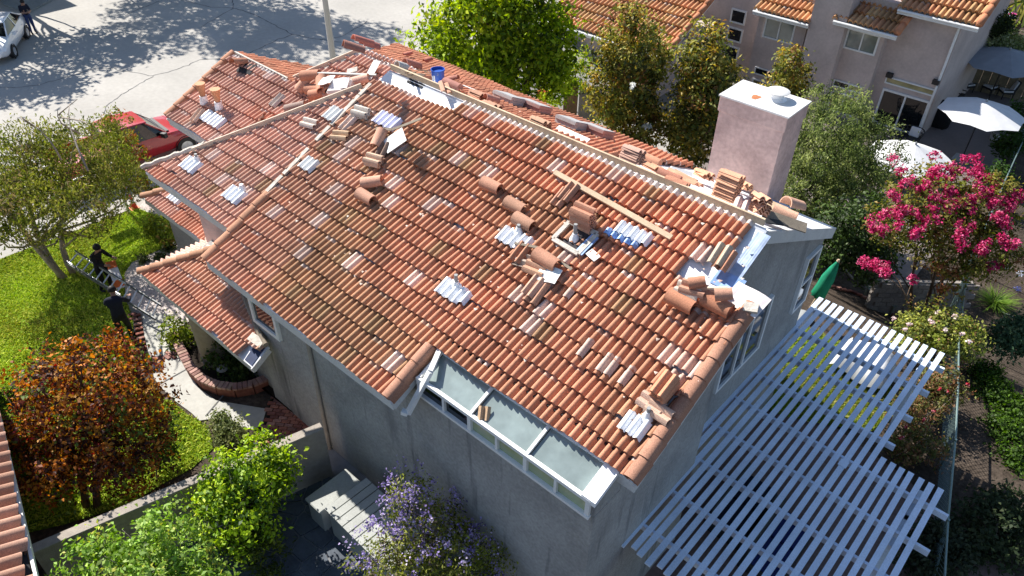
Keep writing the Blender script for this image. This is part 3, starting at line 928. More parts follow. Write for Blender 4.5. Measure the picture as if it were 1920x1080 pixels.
brickbed('brick_border', PX([(270, 676), (335, 657), (337, 668), (272, 690)]), .1, limit=90)

# curved brick planter edge by the house
PLW = thing('planter_wall', 'low curved brick planter edge beside the front walkway', 'planter', loc=(0, 0, 0))
edge = [G(*p) for p in [(330, 640), (345, 672), (362, 704), (385, 726), (412, 737), (445, 741), (478, 735), (508, 722)]]
E2 = []
for i in range(len(edge) - 1):
    for t in np.linspace(0, 1, 4)[:-1]: E2.append(edge[i] * (1 - t) + edge[i + 1] * t)
E2.append(edge[-1])
b = MB()
for i in range(len(E2) - 1): b.beam(E2[i] + np.array((0, 0, .14)), E2[i + 1] + np.array((0, 0, .14)), .18, .26)
b.build('base_course', mat('brick_base', (.20, .075, .055), .9, n1=(8, .25)), PLW)
L = [0]
for i in range(len(E2) - 1): L.append(L[-1] + np.linalg.norm(E2[i + 1] - E2[i]))
t = .06
while t < L[-1]:
    i = max(k for k in range(len(L)) if L[k] <= t); i = min(i, len(E2) - 2)
    f = (t - L[i]) / max(1e-6, L[i + 1] - L[i]); p = E2[i] * (1 - f) + E2[i + 1] * f
    d = E2[i + 1] - E2[i]
    brick(PLW, p, math.atan2(d[1], d[0]) + math.pi / 2, float(p[2]) + .30, pal_=[(.33, .20, .17), (.27, .15, .13), (.38, .25, .2)], sc=1.15)
    t += .122
drape('planter_soil', [tuple(p[:2]) for p in E2] + [(-12.2, 5.9), (-16.6, 5.9)], MULCH, .12)

# right-hand yard
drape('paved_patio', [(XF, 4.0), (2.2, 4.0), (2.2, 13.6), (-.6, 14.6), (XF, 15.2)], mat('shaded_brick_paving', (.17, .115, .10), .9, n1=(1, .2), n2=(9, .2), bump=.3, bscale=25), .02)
RLAWN = PX([(1398, 742), (1452, 660), (1500, 612), (1560, 640), (1655, 690), (1680, 760), (1640, 810), (1560, 800), (1430, 770)])
drape('back_lawn', smoothpoly(RLAWN), TURF, .024)
YN = float(atZ(1680, 241, -2.4)[1])
drape('neighbour_patio', [(-15, 26.5), (-3.6, 26.5), (-3.9, YN + 9), (-15, YN + 9)], PATIO, .03)
drape('side_yard', [(-13, -3), (-3.2, -3), (-3.2, YW), (-11, YW)], mat('flagstone_joint', (.19, .195, .21), .9, n1=(3, .2)), .012)

# flagstones in the side yard
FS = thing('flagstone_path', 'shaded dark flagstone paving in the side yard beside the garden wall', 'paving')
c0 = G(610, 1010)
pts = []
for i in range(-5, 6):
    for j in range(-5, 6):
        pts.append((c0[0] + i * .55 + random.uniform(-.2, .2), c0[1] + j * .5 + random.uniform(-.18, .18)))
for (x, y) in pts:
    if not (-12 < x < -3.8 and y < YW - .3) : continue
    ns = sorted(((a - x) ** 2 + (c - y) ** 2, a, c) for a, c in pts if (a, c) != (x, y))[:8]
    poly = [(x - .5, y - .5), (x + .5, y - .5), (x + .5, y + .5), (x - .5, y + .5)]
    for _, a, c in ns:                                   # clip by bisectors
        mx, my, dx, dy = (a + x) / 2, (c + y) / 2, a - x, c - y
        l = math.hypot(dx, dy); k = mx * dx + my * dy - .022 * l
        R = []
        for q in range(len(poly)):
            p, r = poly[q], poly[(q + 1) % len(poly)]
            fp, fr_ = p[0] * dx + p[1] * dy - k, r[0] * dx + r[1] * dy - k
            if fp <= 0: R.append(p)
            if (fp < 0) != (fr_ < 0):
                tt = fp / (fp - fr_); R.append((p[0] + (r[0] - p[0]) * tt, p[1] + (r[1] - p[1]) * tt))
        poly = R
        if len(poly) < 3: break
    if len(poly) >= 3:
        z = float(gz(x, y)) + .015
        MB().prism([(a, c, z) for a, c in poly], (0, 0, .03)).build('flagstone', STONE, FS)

# ------------------------------------------------------------------ garden wall
gb = G(623, 893)
ztop = float(atY(605, 804, gb[1])[2])
wa, wb = Vector(atZ(606, 803, ztop)), Vector(atZ(60, 1036, ztop))
wa.y = min(wa.y, YW + .1)
GW = thing('garden_wall', 'grey beige stucco garden wall running from the house corner past the red tree', 'wall')
d = (wb - wa).normalized(); n = Vector((-d.y, d.x, 0))
if n.y < 0: n = -n
z0 = float(gz(wb.x, wb.y)) - .1
cc = (wa + wb) / 2 + n * .09
MB().box((cc.x, cc.y, (z0 + ztop - .06) / 2), ((wb - wa).length, .17, ztop - .06 - z0), Matrix((d, n, (0, 0, 1))).transposed()).build('wall', BLOCK, GW)
MB().box((cc.x, cc.y, ztop - .03), ((wb - wa).length, .22, .058), Matrix((d, n, (0, 0, 1))).transposed()).build('wall_cap', BLOCK, GW, bevel=.01)

# grey board lid and cabinet in the side yard
SH = thing('storage_shed', 'low shed with a roof of pale grey boards behind the purple flowers', 'shed')
zt_ = 1.55
A, B, D = (Vector(atZ(*p, zt_)) for p in ((607.5, 954), (686, 896), (693, 1057)))
ex = (B - A); ey = (D - A)
Lx, Ly = ex.length, ey.length * 1.25
ex.normalize(); ey.normalize(); ey = (ey - ex * ey.dot(ex)).normalized()
npl = 10
BOARDM = mat('grey_board_paint', (.36, .37, .35), .75, n1=(3, .1), n2=(30, .1), dark=(6, .66, (.3, .3, .3), .4))
for i in range(npl):
    c = A + ex * (Lx / 2) + ey * (Ly * (i + .5) / npl)
    MB().box(c, (Lx, Ly / npl - .025, .035), Matrix((ex, ey, (0, 0, 1))).transposed()).build('board', BOARDM, SH)
c = A + ex * Lx / 2 + ey * Ly / 2
MB().box((c.x, c.y, (zt_ - .06 + .4) / 2), (Lx - .12, Ly - .1, zt_ - .12 - .4), Matrix((ex, ey, (0, 0, 1))).transposed()).build('shed_body', GREYM, SH)
zk = 1.35
A, B, D = (Vector(atZ(*p, zk)) for p in ((571, 935), (648, 878), (606, 958)))
ex = B - A; Lx = ex.length; ex.normalize(); ey = D - A; ey = ey - ex * ey.dot(ex); Ly = ey.length; ey.normalize()
c = A + ex * Lx / 2 + ey * Ly / 2
CB = thing('utility_cabinet', 'plain pale grey cabinet against the house wall beside the board shed', 'cabinet')
M3 = Matrix((ex, ey, (0, 0, 1))).transposed()
MB().box((c.x, c.y, .4 + (zk - .4 - .05) / 2), (Lx - .08, Ly - .06, zk - .45), M3).build('cabinet_body', GREYM, CB)
MB().box((c.x, c.y, zk - .02), (Lx, Ly, .06), M3).build('cabinet_lid', BOARDM, CB, bevel=.02)

# ------------------------------------------------------------------ roof edge of the next house, bottom left
NL = thing('neighbour_house_left', 'corner of another tiled house at the bottom left with a pale gutter', 'house')
zl = 3.4
e0, e1 = Vector(atZ(0, 806, zl)), Vector(atZ(66, 1092, zl))
de = (e1 - e0).normalized()
eA = e0 - de * 5; eB = e1 + de * 1.5
ins = Vector((-de.y, de.x, 0))
if ins.dot(Vector((e0.x, e0.y, 0)) - Vector((0, 0, 0))) < 0: ins = -ins
upv = ins * cp + Vector((0, 0, 1)) * sp
class SFrame:
    """roof plane with larger tiles"""
    def __init__(s, O, U, V, k):
        s.f = Frame(O, U, V); s.k = k; s.N = s.f.N
    def P(s, u, v, w=0.0): return s.f.P(u * s.k, v * s.k, w * s.k)
dU = eB - eA; LU = dU.length; dU.normalize()
fl = Frame(eA, dU, upv)
org = eA
if fl.N[2] < 0:
    dU = -dU; org = eB; fl = Frame(org, dU, upv)
SL = SFrame(org, dU, upv, 1.9)
deckb = MB(); deckb.prism([fl.P(0, 0, -.09), fl.P(LU, 0, -.09), fl.P(LU, 5, -.09), fl.P(0, 5, -.09)], -fl.N * .06)
deckb.build('roof_deck', BLACK, NL)
lay('roof_tiles', SL, [(0, 0), (LU / 1.9, 0), (LU / 1.9, 2.6), (0, 2.6)], 0.0, lambda u, v, k: pal((.46, .27, .20), (.40, .22, .15), hash01(k)), 21, None, NL)
g0, g1 = Vector(fl.P(0, -.06, -.1)), Vector(fl.P(LU, -.06, -.1))
MB().beam(g0, g1, .05, .12).build('gutter', WHITE, NL)
wi = ins * .55
a_, b_ = g0 + wi, g1 + wi
TANW = mat('tan_stucco', (.42, .27, .16), .92, n1=(1.2, .12), n2=(9, .08), bump=.4, bscale=50)
MB().prism([(a_.x, a_.y, -.2), (b_.x, b_.y, -.2), (b_.x + ins.x * 4, b_.y + ins.y * 4, -.2), (a_.x + ins.x * 4, a_.y + ins.y * 4, -.2)], (0, 0, zl - .05)).build('wall', TANW, NL)

# ------------------------------------------------------------------ pergola
PG = thing('pergola', 'pale blue grey slatted pergola attached along the right wall of the house', 'pergola')
zpg = 2.98
lx = lambda px, py: atZ(px, py, zpg)
a0, a1 = lx(1538, 560), lx(1768, 658)
c0_, c1_ = lx(1660, 860), lx(1769, 918)
ymax1, ymax2 = (a0[1] + a1[1]) / 2, (c0_[1] + c1_[1]) / 2
xs0, xs1 = float(a0[0]), float(a1[0])
ymin = float(lx(1205, 1040)[1])
nsl = 17
spc = (xs1 - xs0) / (nsl - 1)
zb = zpg - .02
for i in range(nsl + 7):
    x = xs0 + spc * i
    yM = ymax1 if i < nsl else ymax2
    y0_ = ymin - .05 * (i % 3)
    if i == 14:
        yb_ = float(lx(1600, 880)[1])
        MB().box((x, (y0_ + yb_ - .05) / 2, zb), (.112, yb_ - .05 - y0_, .04)).build('slat', PERG, PG)
        MB().box((x, (yb_ + yM) / 2, zb), (.112, yM - yb_, .04)).build('slat', PERG, PG)
        MB().box((x, yb_, zb + .03), (.16, .18, .02)).build('mending_plate', PERG, PG)
        continue
    MB().box((x, (y0_ + yM) / 2, zb + random.gauss(0, .003)), (.108, yM - y0_, .04), Matrix.Rotation(random.gauss(0, .0025), 3, 'Z')).build('slat', PERG, PG)
xend = xs0 + spc * (nsl + 6)
for k in range(9):                                     # joists across, one every 1.05 m
    y = ymin + .55 + k * (ymax1 - ymin - 1.0) / 8
    xe = xs1 + .22 if y > ymax2 - .1 else xend + .30
    MB().box(((XF + .03 + xe) / 2, y, zb - .10), (xe - XF - .03, .06, .14)).build('joist', PERG, PG)
MB().box((XF + .05, (ymin + ymax1) / 2 , zb - .11), (.05, ymax1 - ymin - .7, .18)).build('ledger_board', PERG, PG)
for (x, y) in ((xend - .25, ymin + .9), (xend - .25, ymax2 - .9), (xs1 - .2, ymax1 - .7)):
    zz_ = float(gz(x, y))
    MB().box((x, y, (zb - .18 + zz_) / 2), (.12, .12, zb - .18 - zz_)).build('post', PERG, PG)
    MB().box((x, y - (0 if y > ymax2 else 0), zb - .24), (.10, 1.6, .12)).build('beam', PERG, PG)

# ------------------------------------------------------------------ loose things on the roof
RFX = Frame(_ridge, (1, 0, 0), (0, cp, -sp))      # far slope seen from the ridge: u along it, v downhill
def shell(prof, L, th, taper=1.0, y0=None):
    """open profile (x, z) swept along y with thickness th"""
    b = MB(); n = len(prof)
    y0 = -L / 2 if y0 is None else y0
    vs = []
    for (y, k) in ((y0, 1.0), (y0 + L, taper)):
        for x, z in prof: vs.append((x * k, y, z * k))
    for (y, k) in ((y0, 1.0), (y0 + L, taper)):
        for i, (x, z) in enumerate(prof):
            a = prof[max(i - 1, 0)]; c = prof[min(i + 1, n - 1)]
            dx, dz = c[0] - a[0], c[1] - a[1]; l = math.hypot(dx, dz)
            vs.append((x * k + dz / l * th, y, z * k - dx / l * th))
    fs = []
    for i in range(n - 1):
        fs += [(i, i + 1, n + i + 1, n + i), (2 * n + i + 1, 2 * n + i, 3 * n + i, 3 * n + i + 1),
               (i + 1, i, 2 * n + i, 2 * n + i + 1), (n + i, n + i + 1, 3 * n + i + 1, 3 * n + i)]
    fs += [(0, n, 3 * n, 2 * n), (n - 1, 3 * n - 1, 4 * n - 1, 2 * n - 1)]
    b.add(vs, fs)
    return b
def white_attr(o):
    at = o.data.color_attributes.new('tint', 'FLOAT_COLOR', 'POINT')
    at.data.foreach_set('color', np.ones(len(o.data.vertices) * 4, np.float32))
def keep(o):
    me = o.data; bpy.data.objects.remove(o, do_unlink=True); return me
R2 = [((t + j) * RW - RW, h) for j in (0, 1) for t, h in ([(.05, .004), (.24, .044), (.5, .066), (.76, .044), (.95, .004)])]
o = shell(R2, .42, .014).build('loose_tile', TILE, smooth='auto'); white_attr(o); ME_FLAT = keep(o)
AR = [(-.135 * math.cos(math.radians(a)), .125 * math.sin(math.radians(a)) + .03) for a in range(-12, 193, 17)]
o = shell(AR, .44, .018, .88).build('ridge_tile', TILE, smooth='auto'); white_attr(o); ME_BAR = keep(o)
CLAY = [(.50, .25, .165), (.46, .215, .135), (.54, .29, .20), (.44, .24, .16)]
PALE = [(.62, .52, .43), (.56, .45, .36)]
def place(me, name, fr, px, py, ang, w, label, group=None, tilt=0.0, rollx=0.0, col=None, cat='roof tile', sc=(1, 1, 1), at=None):
    p = Vector(fr.px(px, py, w)) if at is None else Vector(at)
    o = bpy.data.objects.new(name, me); COL.objects.link(o)
    m3 = Matrix((fr.U, fr.V, fr.N)).transposed() @ Matrix.Rotation(math.radians(ang), 3, 'Z') @ Matrix.Rotation(math.radians(tilt), 3, 'X') @ Matrix.Rotation(math.radians(rollx), 3, 'Y')
    o.matrix_world = Matrix.Translation(p) @ m3.to_4x4() @ Matrix.Diagonal((*sc, 1))
    c = col or random.choice(CLAY); g = random.uniform(.9, 1.12)
    o.color = (c[0] * g, c[1] * g, c[2] * g, 1)
    return tag(o, label, cat, group)
GR, GF, GS = 'loose ridge tiles on the roof', 'loose flat roof tiles', 'tiles stacked on the roof'
def bar(fr, px, py, ang, w, label, **kw): return place(ME_BAR, 'ridge_tile', fr, px, py, ang - 90, w, label, GR, **kw)
def flat(fr, px, py, ang, w, label, **kw): return place(ME_FLAT, 'loose_tile', fr, px, py, ang, w, label, GF, **kw)
ORD = ['topmost', 'second', 'third', 'fourth', 'fifth', 'sixth', 'seventh', 'eighth', 'ninth', 'tenth', 'eleventh', 'twelfth']
def stack(fr, px, py, n, ang, w, what, jit=3.0, col=None, pitch=.046, lean=0.0):
    base = Vector(fr.px(px, py, w))
    up = Vector(fr.N).lerp(Vector((0, 0, 1)), .35).normalized()
    for k in range(n):
        top = n - 1 - k
        lab = f"topmost tile of {what}" if top == 0 else (f"bottom tile of {what}" if k == 0 else f"{ORD[top]} tile from the top of {what}")
        p = base + up * (pitch * k) + Vector(fr.U) * (random.gauss(0, .008) + lean * k) + Vector(fr.V) * random.gauss(0, .008)
        place(ME_FLAT, 'loose_tile', fr, 0, 0, ang + random.gauss(0, jit), 0, lab, GS, at=p, col=col, tilt=random.gauss(0, .8))
# ridge tiles lying on the main slope
bar(RP, 699, 343, 38, .09, 'ridge tile of the left pair, nearer the ridge, turned up the slope')
bar(RP, 687, 371, 0, .09, 'ridge tile of the left pair, lying along the courses below its twin')
bar(RP, 922, 350, 2, .08, 'single ridge tile lying alone in the middle of the upper slope')
bar(RP, 967, 388, 0, .08, 'upper of two parallel ridge tiles left of the tall tile stack')
bar(RP, 983, 418, -2, .08, 'lower of two parallel ridge tiles, behind a small vent pipe')
bar(RP, 1025, 489, -3, .15, 'ridge tile lying on broken tiles above the white paper', sc=(1.08, 1.15, 1.08))
bar(RP, 1277, 567, -2, .10, 'left ridge tile of the pair by the stripped right edge', col=(.50, .22, .13), sc=(1.1, 1.1, 1.1))
bar(RP, 1345, 573, -2, .10, 'right ridge tile of the pair by the stripped right edge', col=(.50, .22, .13), sc=(1.1, 1.1, 1.1))
flat(RP, 1290, 545, -85, .20, 'pale flat tile resting on the left ridge tile of the edge pair', col=PALE[0])
flat(RP, 1300, 541, -80, .25, 'second flat tile resting across the left ridge tile of the edge pair')
bar(RP, 1307, 531, 40, .30, 'short ridge tile piece perched on flat tiles at the right edge', sc=(.8, .62, .8))
bar(RP, 1357, 553, 35, .27, 'short ridge tile piece perched on the right edge ridge tile', sc=(.85, .62, .85))
flat(RP, 1338, 551, -60, .10, 'grey flat tile wedged beside the upper edge ridge tile', col=PALE[1])
stack(RP, 1096, 421, 9, -88, .07, 'the tall stack beside the open flashing frame', 2.2)
stack(RP, 1247, 735, 6, -2, .08, 'the orange stack near the lower right roof edge', 1.5, (.58, .26, .15))
flat(RP, 1221, 757, 88, .10, 'pale pink tile turned sideways below the orange stack', col=(.62, .42, .33))
flat(RP, 1236, 772, 88, .12, 'second pink tile turned sideways next to the lowest vent pipe', col=(.60, .40, .30))
flat(RP, 1066, 361, 0, .10, 'flat tile lifted out just above the tall stack')
flat(RP, 1052, 371, 0, .07, 'flat tile peeping out under the lifted one above the tall stack')
flat(RP, 975, 474, 2, .09, 'flat tile out of place below the middle vent flashing', col=(.52, .25, .15))
flat(RP, 985, 489, -78, .10, 'upturned tile on the left of the broken tile heap', rollx=180, col=PALE[1])
flat(RP, 1003, 504, -84, .12, 'tile lying under the ridge tile of the broken tile heap', col=(.52, .30, .2))
flat(RP, 1000, 537, 0, .12, 'tile with two barrels below the white paper', col=(.55, .33, .24))
flat(RP, 1006, 548, 3, .08, 'tile underneath the one below the white paper', sc=(1.15, 1.1, 1))
flat(RP, 1350, 478, 4, .12, 'weathered tile lying near the top right edge', col=(.46, .38, .29))
flat(RP, 1358, 488, 2, .08, 'brown tile under the weathered one near the top right edge')
stack(RP, 703, 304, 3, -78, .08, 'the short stack below the white sheet', 5, (.58, .40, .29))
flat(RP, 716, 283, 20, .10, 'dark stained tile under the white sheet', col=(.2, .13, .1))
bar(RP, 711, 262, -70, .12, 'ridge tile standing at the left of the white sheet')
stack(RP, 679, 215, 3, -80, .06, 'the grey stack under the left ridge seam', 5, (.56, .50, .44))
flat(RP, 580, 231, -80, .09, 'pale tile turned crossways near the left hip board', col=(.66, .56, .49))
flat(RP, 638, 254, -70, .08, 'buff tile turned crossways right of the mortar seam', col=(.66, .46, .30))
flat(RP, 652, 232, 0, .06, 'faded tile with two pale barrels right of the mortar seam', col=(.68, .52, .44))
# garage wing and the heap in the valley
bar(RQ, 448, 119, 100, .16, 'ridge tile set upright at the garage ridge gap', tilt=-40)
flat(RQ, 370, 217, 12, .12, 'flat tile lying on the white flashing of the garage wing', col=(.66, .46, .35))
flat(RQ, 520, 189, 0, .06, 'faded tile with two grey barrels on the garage wing', col=(.58, .50, .44))
flat(RQ, 490, 226, -70, .09, 'dark tile on edge near the hip board', col=(.25, .13, .09), tilt=35)
bar(RQ, 555, 202, 42, .13, 'long grey ridge tile along the hip board', col=(.36, .26, .22), sc=(.9, 1.2, .9))
heap = [(584, 143, 30, .30, 0, 'ridge tile at the far end of the valley heap'), (574, 156, 65, .16, 25, 'ridge tile leaning on the left of the valley heap'),
        (604, 160, -40, .24, 0, 'orange ridge tile on the right side of the valley heap'), (600, 178, 38, .12, 0, 'brown ridge tile at the foot of the valley heap'),
        (592, 170, 20, .10, 0, 'dark ridge tile half buried in the valley heap'), (628, 177, 45, .14, 10, 'ridge tile beside the white sack in the valley heap'),
        (614, 168, -20, .16, 15, 'ridge tile in the middle of the valley heap')]
for (x, y, a, w_, t, lb) in heap: bar(RQ, x, y, a, w_, lb, tilt=t, sc=(1.1, 1.15, 1.1))
bar(RQ, 677, 152, 45, .14, 'ridge tile below the long metal strip, right of the valley heap', col=(.58, .36, .28))
def sheet(name, label, cat, fr, px, py, sx, sy, ang, w, m, tilt=0, rollx=0, th=.012, bend=0):
    p = Vector(fr.px(px, py, w))
    m3 = Matrix((fr.U, fr.V, fr.N)).transposed() @ Matrix.Rotation(math.radians(ang), 3, 'Z') @ Matrix.Rotation(math.radians(tilt), 3, 'X') @ Matrix.Rotation(math.radians(rollx), 3, 'Y')
    b = MB()
    nx = 6
    vs = []
    for i in range(nx + 1):
        t = i / nx - .5
        for y in (-.5, .5):
            for z in (0, -th):
                vs.append(p + m3 @ Vector((t * sx, y * sy, z + bend * math.sin(t * 5 + y))))
    fs = []
    for i in range(nx):
        a = 4 * i
        fs += [(a, a + 2, a + 6, a + 4), (a + 1, a + 5, a + 7, a + 3), (a, a + 4, a + 5, a + 1), (a + 2, a + 3, a + 7, a + 6)]
    fs += [(0, 1, 3, 2), (4 * nx, 4 * nx + 2, 4 * nx + 3, 4 * nx + 1)]
    b.add(vs, fs)
    o = b.build(name, m)
    return tag(o, label, cat)
PAPER = mat('white_card', (.80, .80, .78), .8, n1=(6, .04))
sheet('metal_sheet', 'white flashing sheet with a dark spot lying near the ridge tiles', 'flashing sheet', RP, 740, 263, .42, .50, -32, .16, PAPER, tilt=12)
sheet('paper_scrap', 'crumpled white paper on the broken tile heap', 'paper', RP, 1028, 514, .42, .30, 10, .17, PAPER, bend=.03)
sheet('paper_plate', 'small white card lying right of the flashing frame', 'paper', RP, 1112, 478, .24, .15, -15, .09, PAPER, bend=.01)
sheet('paper_scrap', 'white paper on the ridge tiles of the valley heap', 'paper', RQ, 612, 150, .36, .32, 30, .42, PAPER, tilt=-12, bend=.02)
SACK = mat('white_sack', (.70, .66, .62), .85, n1=(6, .1))
b = MB(); p = Vector(RQ.px(640, 168, .22))
m3 = Matrix((RQ.U, RQ.V, RQ.N)).transposed() @ Matrix.Rotation(.5, 3, 'Z')
b.box(p, (.62, .42, .30), m3)
o = b.build('mortar_sack', SACK, bevel=.05); tag(o, 'white sack leaning on the right of the valley tile heap', 'sack')
sheet('sack_flap', 'white torn sack flap on top of the valley heap sack', 'sack', RQ, 637, 156, .5, .28, 25, .42, PAPER, tilt=15, bend=.03)
sheet('card_piece', 'white upright card beside the long metal strip below the bare felt', 'card', RQ, 698, 131, .22, .55, 10, .16, PAPER, tilt=10)
sheet('stone_scrap', 'small pale mortar lump on the rear slope', 'mortar lump', RQ, 660, 131, .28, .16, 40, .10, MORTAR, th=.07)
def strip(name, label, cat, pts, wd, ht, m):
    b = MB()
    for i in range(len(pts) - 1): b.beam(pts[i], pts[i + 1], wd, ht, RP.N)
    return tag(b.build(name, m), label, cat)
strip('metal_strip', 'long grey metal strip lying across the rear slope', 'metal strip', [RQ.px(594, 137, .16), RQ.px(640, 138.5, .14), RQ.px(706, 141, .14)], .05, .05, GREYM)
strip('loose_plank', 'long raw wooden plank lying down the main slope below the ridge', 'plank', [RP.px(1040, 323, .085), RP.px(1259, 446, .085)], .10, .045, WOOD)
strip('bent_strip', 'bent metal strip curling around the broken tile heap', 'metal strip', [RP.px(*q, .14) for q in ((965, 456), (985, 459), (1008, 464), (1030, 476), (1052, 492), (1072, 505))], .05, .012, OLDWOOD)
strip('bent_strip', 'bent metal strip across the blue white flashing near the ridge', 'metal strip', [RP.px(*q, .15) for q in ((704, 241), (735, 243), (757, 235), (790, 222))], .07, .015, OLDWOOD)

# corrugated metal flashings and vent pipes are fixed to the roof: parts of the house
def pan(fr, px, py, nroll, L, m=FLASH, ang=0, w=.035, name='flashing'):
    u, v = fr.puv(px, py, w)
    u0 = round((u - nroll * RW / 2) / RW) * RW
    b = MB(); n = nroll * (len(ROLL) - 1) + 1
    prof = []
    for j in range(nroll):
        for t, h in ROLL[:-1]: prof.append((u0 + (j + t) * RW, h))
    prof.append((u0 + nroll * RW, 0))
    vs = []
    for dv in (-L / 2, L / 2):
        for i, (uu, h) in enumerate(prof): vs.append(fr.P(uu, v + dv + .015 * math.sin(i * 1.7 + dv), w + .012 + h - dv * .08))
    b.add(vs, [(i, i + 1, n + i + 1, n + i) for i in range(n - 1)])
    return b.build(name, m, HOUSE, smooth=True)
BLUEFL = mat('film_and_sky_reflection_blue', (.26, .40, .70), .35, metal=.2, n1=(9, .2), spec=.6)
pan(RP, 1190, 440, 5, .26, FLASH)
pan(RP, 1168, 449, 5, .14, BLUEFL, w=.02)  # blue base painted as sky reflected in the metal
pan(RP, 727, 228, 5, .36, mat('lavender_flashing', (.78, .77, .90), .5, n1=(6, .08)))
pan(RP, 627, 216, 3, .40, PAPER)
pan(RP, 579, 309, 3, .34, PAPER)
FADED = mat('faded_tile_glaze', (.58, .42, .345), .8, n1=(30, .2), n2=(90, .2))
for x_, y_ in ((1101, 655), (1133, 680), (1152, 690), (1172, 703), (1078, 548)): pan(RP, x_, y_, 1, .36, FADED, w=.018)
sh_ = flat(RP, 908, 775, 30, .0, 'broken brown tile shard lying on the sunroom glass', col=(.40, .27, .17), at=(0.0, 0.0, 0.0))
sp_ = onplane(908, 775, np.cross((1, 0, 0), (0, yt - YW, zt - zf)), (xa, YW, zf + .05)); sh_.matrix_world = Matrix.Translation(Vector(sp_)) @ Matrix.Rotation(.6, 4, 'Z') @ Matrix.Rotation(.7, 4, 'X') @ Matrix.Diagonal((.75, .55, .8, 1))
def vent(fr, px, py, pxt, pyt, pans, r=.035, m=GREYM):
    """pipe from the roof point (px, py) straight up to the pixel height pyt"""
    p = Vector(fr.px(px, py, .0))
    z = float(atY(pxt, pyt, p.y)[2]); z = max(p.z + .15, min(z, p.z + .75))
    b = MB(); b.tube([p - Vector((0, 0, .1)), (p.x, p.y, z)], r, 10)
    o = b.build('vent_pipe', m, HOUSE, smooth='auto')
    b = MB(); b.lathe([(.10, .0), (.085, .05), (.055, .11), (.045, .15)], p + Vector((0, 0, .02)), 12); b.build('collar', FLASH, o, smooth='auto')
    for (x, y, n, L) in pans: pan(fr, x, y, n, L)
vent(RP, 856, 541, 853, 514, [(846, 545, 4, .36), (862, 553, 3, .26)])
vent(RP, 972, 440, 970, 420, [(955, 445, 4, .34), (978, 450, 3, .22)])
vent(RP, 1213, 786, 1214, 763, [(1197, 803, 3, .34)])
vent(RP, 1077, 452, 1079, 420, [])
vent(RP, 455, 358, 450, 346, [(441, 367, 4, .36)])
vent(RP, 371, 305, 369, 290, [(361, 312, 4, .36)])
pan(RQ, 402, 226, 6, .36)
for (x, y, yt_) in ((384, 194, 180), (412, 205, 188)):
    p = Vector(RQ.px(x, y, .03))
    b = MB(); b.lathe([(.12, 0), (.10, .12), (.09, .22)], p, 14); o = b.build('vent_collar', FLASH, HOUSE, smooth='auto')
    b = MB(); b.lathe([(.075, .2), (.08, .35), (.12, .50), (.135, .56), (.11, .56)], p, 14)
    q = b.build('clay_vent', TILE, HOUSE, smooth='auto'); white_attr(q); q.color = (.58, .30, .17, 1)
pan(RA, 330, 370, 4, .34)
sheet('felt_patch', None, None, RQ, 462, 128, .55, .34, 10, .06, BLACK).parent = HOUSE
# open frame of flashing round the vent by the tall stack
fr4 = [Vector(RP.px(*q, .09)) for q in ((1037, 448), (1068, 416), (1120, 439), (1084, 476))]
b = MB()
for i in range(4): b.beam(fr4[i], fr4[(i + 1) % 4], .085, .05, RP.N)
o = b.build('flashing_frame', MORTAR, HOUSE)
m = MB(); m.beam(fr4[2].lerp(fr4[3], .1), fr4[3].lerp(fr4[2], .02), .16, .03, RP.N); m.build('frame_apron', BLUEFL, o)
sheet('felt_patch', None, None, RP, 1080, 450, .40, .42, 0, .055, mat('dark_opening', (.05, .045, .05), .9, n1=(9, .3))).parent = HOUSE
# dark slot cut in the bare felt near the ridge
sheet('felt_slot', None, None, RP, 779, 156, .50, .12, 0, -.055, BLACK, th=.01).parent = HOUSE

# --- far slope and ridge
RX = RFX
bar(RX, 772, 124, 78, .10, 'dark red ridge tile lying beyond the ridge by the bare felt', col=(.40, .17, .13), sc=(1, 1.05, 1))
bar(RX, 752, 127, 78, .09, 'pale ridge tile end touching the dark red one beyond the ridge', col=(.62, .58, .55), sc=(.9, .6, .9))
for i, (x, y, lb) in enumerate(((777, 134, 'upper short batten of the three by the blue bucket'), (781, 137.5, 'middle short batten of the three by the blue bucket'), (786, 141, 'lower short batten of the three by the blue bucket'))):
    p, q = Vector(RX.px(x - 20, y - 1, .06)), Vector(RX.px(x + 24, y - 1, .06))
    tag(MB().beam(p, q, .05, .05).build('batten', WOOD), lb, 'batten', 'short battens by the bucket')
p = Vector(RX.px(822, 157, .0))
BK = thing('bucket', 'blue and white plastic bucket standing just behind the ridge', 'bucket')
b = MB(); b.lathe([(.13, 0), (.155, .33), (.165, .33), (.165, .36), (.15, .36), (.14, .30)], p, 20)
b.build('bucket_body', mat('blue_bucket_plastic', (.02, .09, .42), .4, n1=(6, .1), spec=.5), BK, smooth='auto')
b = MB()
for (a0_, a1_, z0_, z1_) in ((-2.35, -2.0, .10, .15), (-2.3, -2.05, .16, .25), (-1.85, -1.6, .12, .22), (-1.5, -1.25, .09, .25)):
    vs = []
    for a in (a0_, (a0_ + a1_) / 2, a1_):
        for z in (z0_, z1_): vs.append(p + Vector(((.1325 + .0757 * z) * math.cos(a), (.1325 + .0757 * z) * math.sin(a), z)))
    b.add(vs, [(0, 2, 3, 1), (2, 4, 5, 3)])
b.build('label_print', PAPER, BK)
b = MB()
for (a0_, a1_) in ((2.5, 3.6),):
    vs = []
    for k in range(5):
        a = a0_ + (a1_ - a0_) * k / 4
        for z in (.05, .30): vs.append(p + Vector(((.1325 + .0757 * z) * math.cos(a), (.1325 + .0757 * z) * math.sin(a), z)))
    b.add(vs, [(2 * k, 2 * k + 2, 2 * k + 3, 2 * k + 1) for k in range(4)])
b.build('white_band', PAPER, BK)
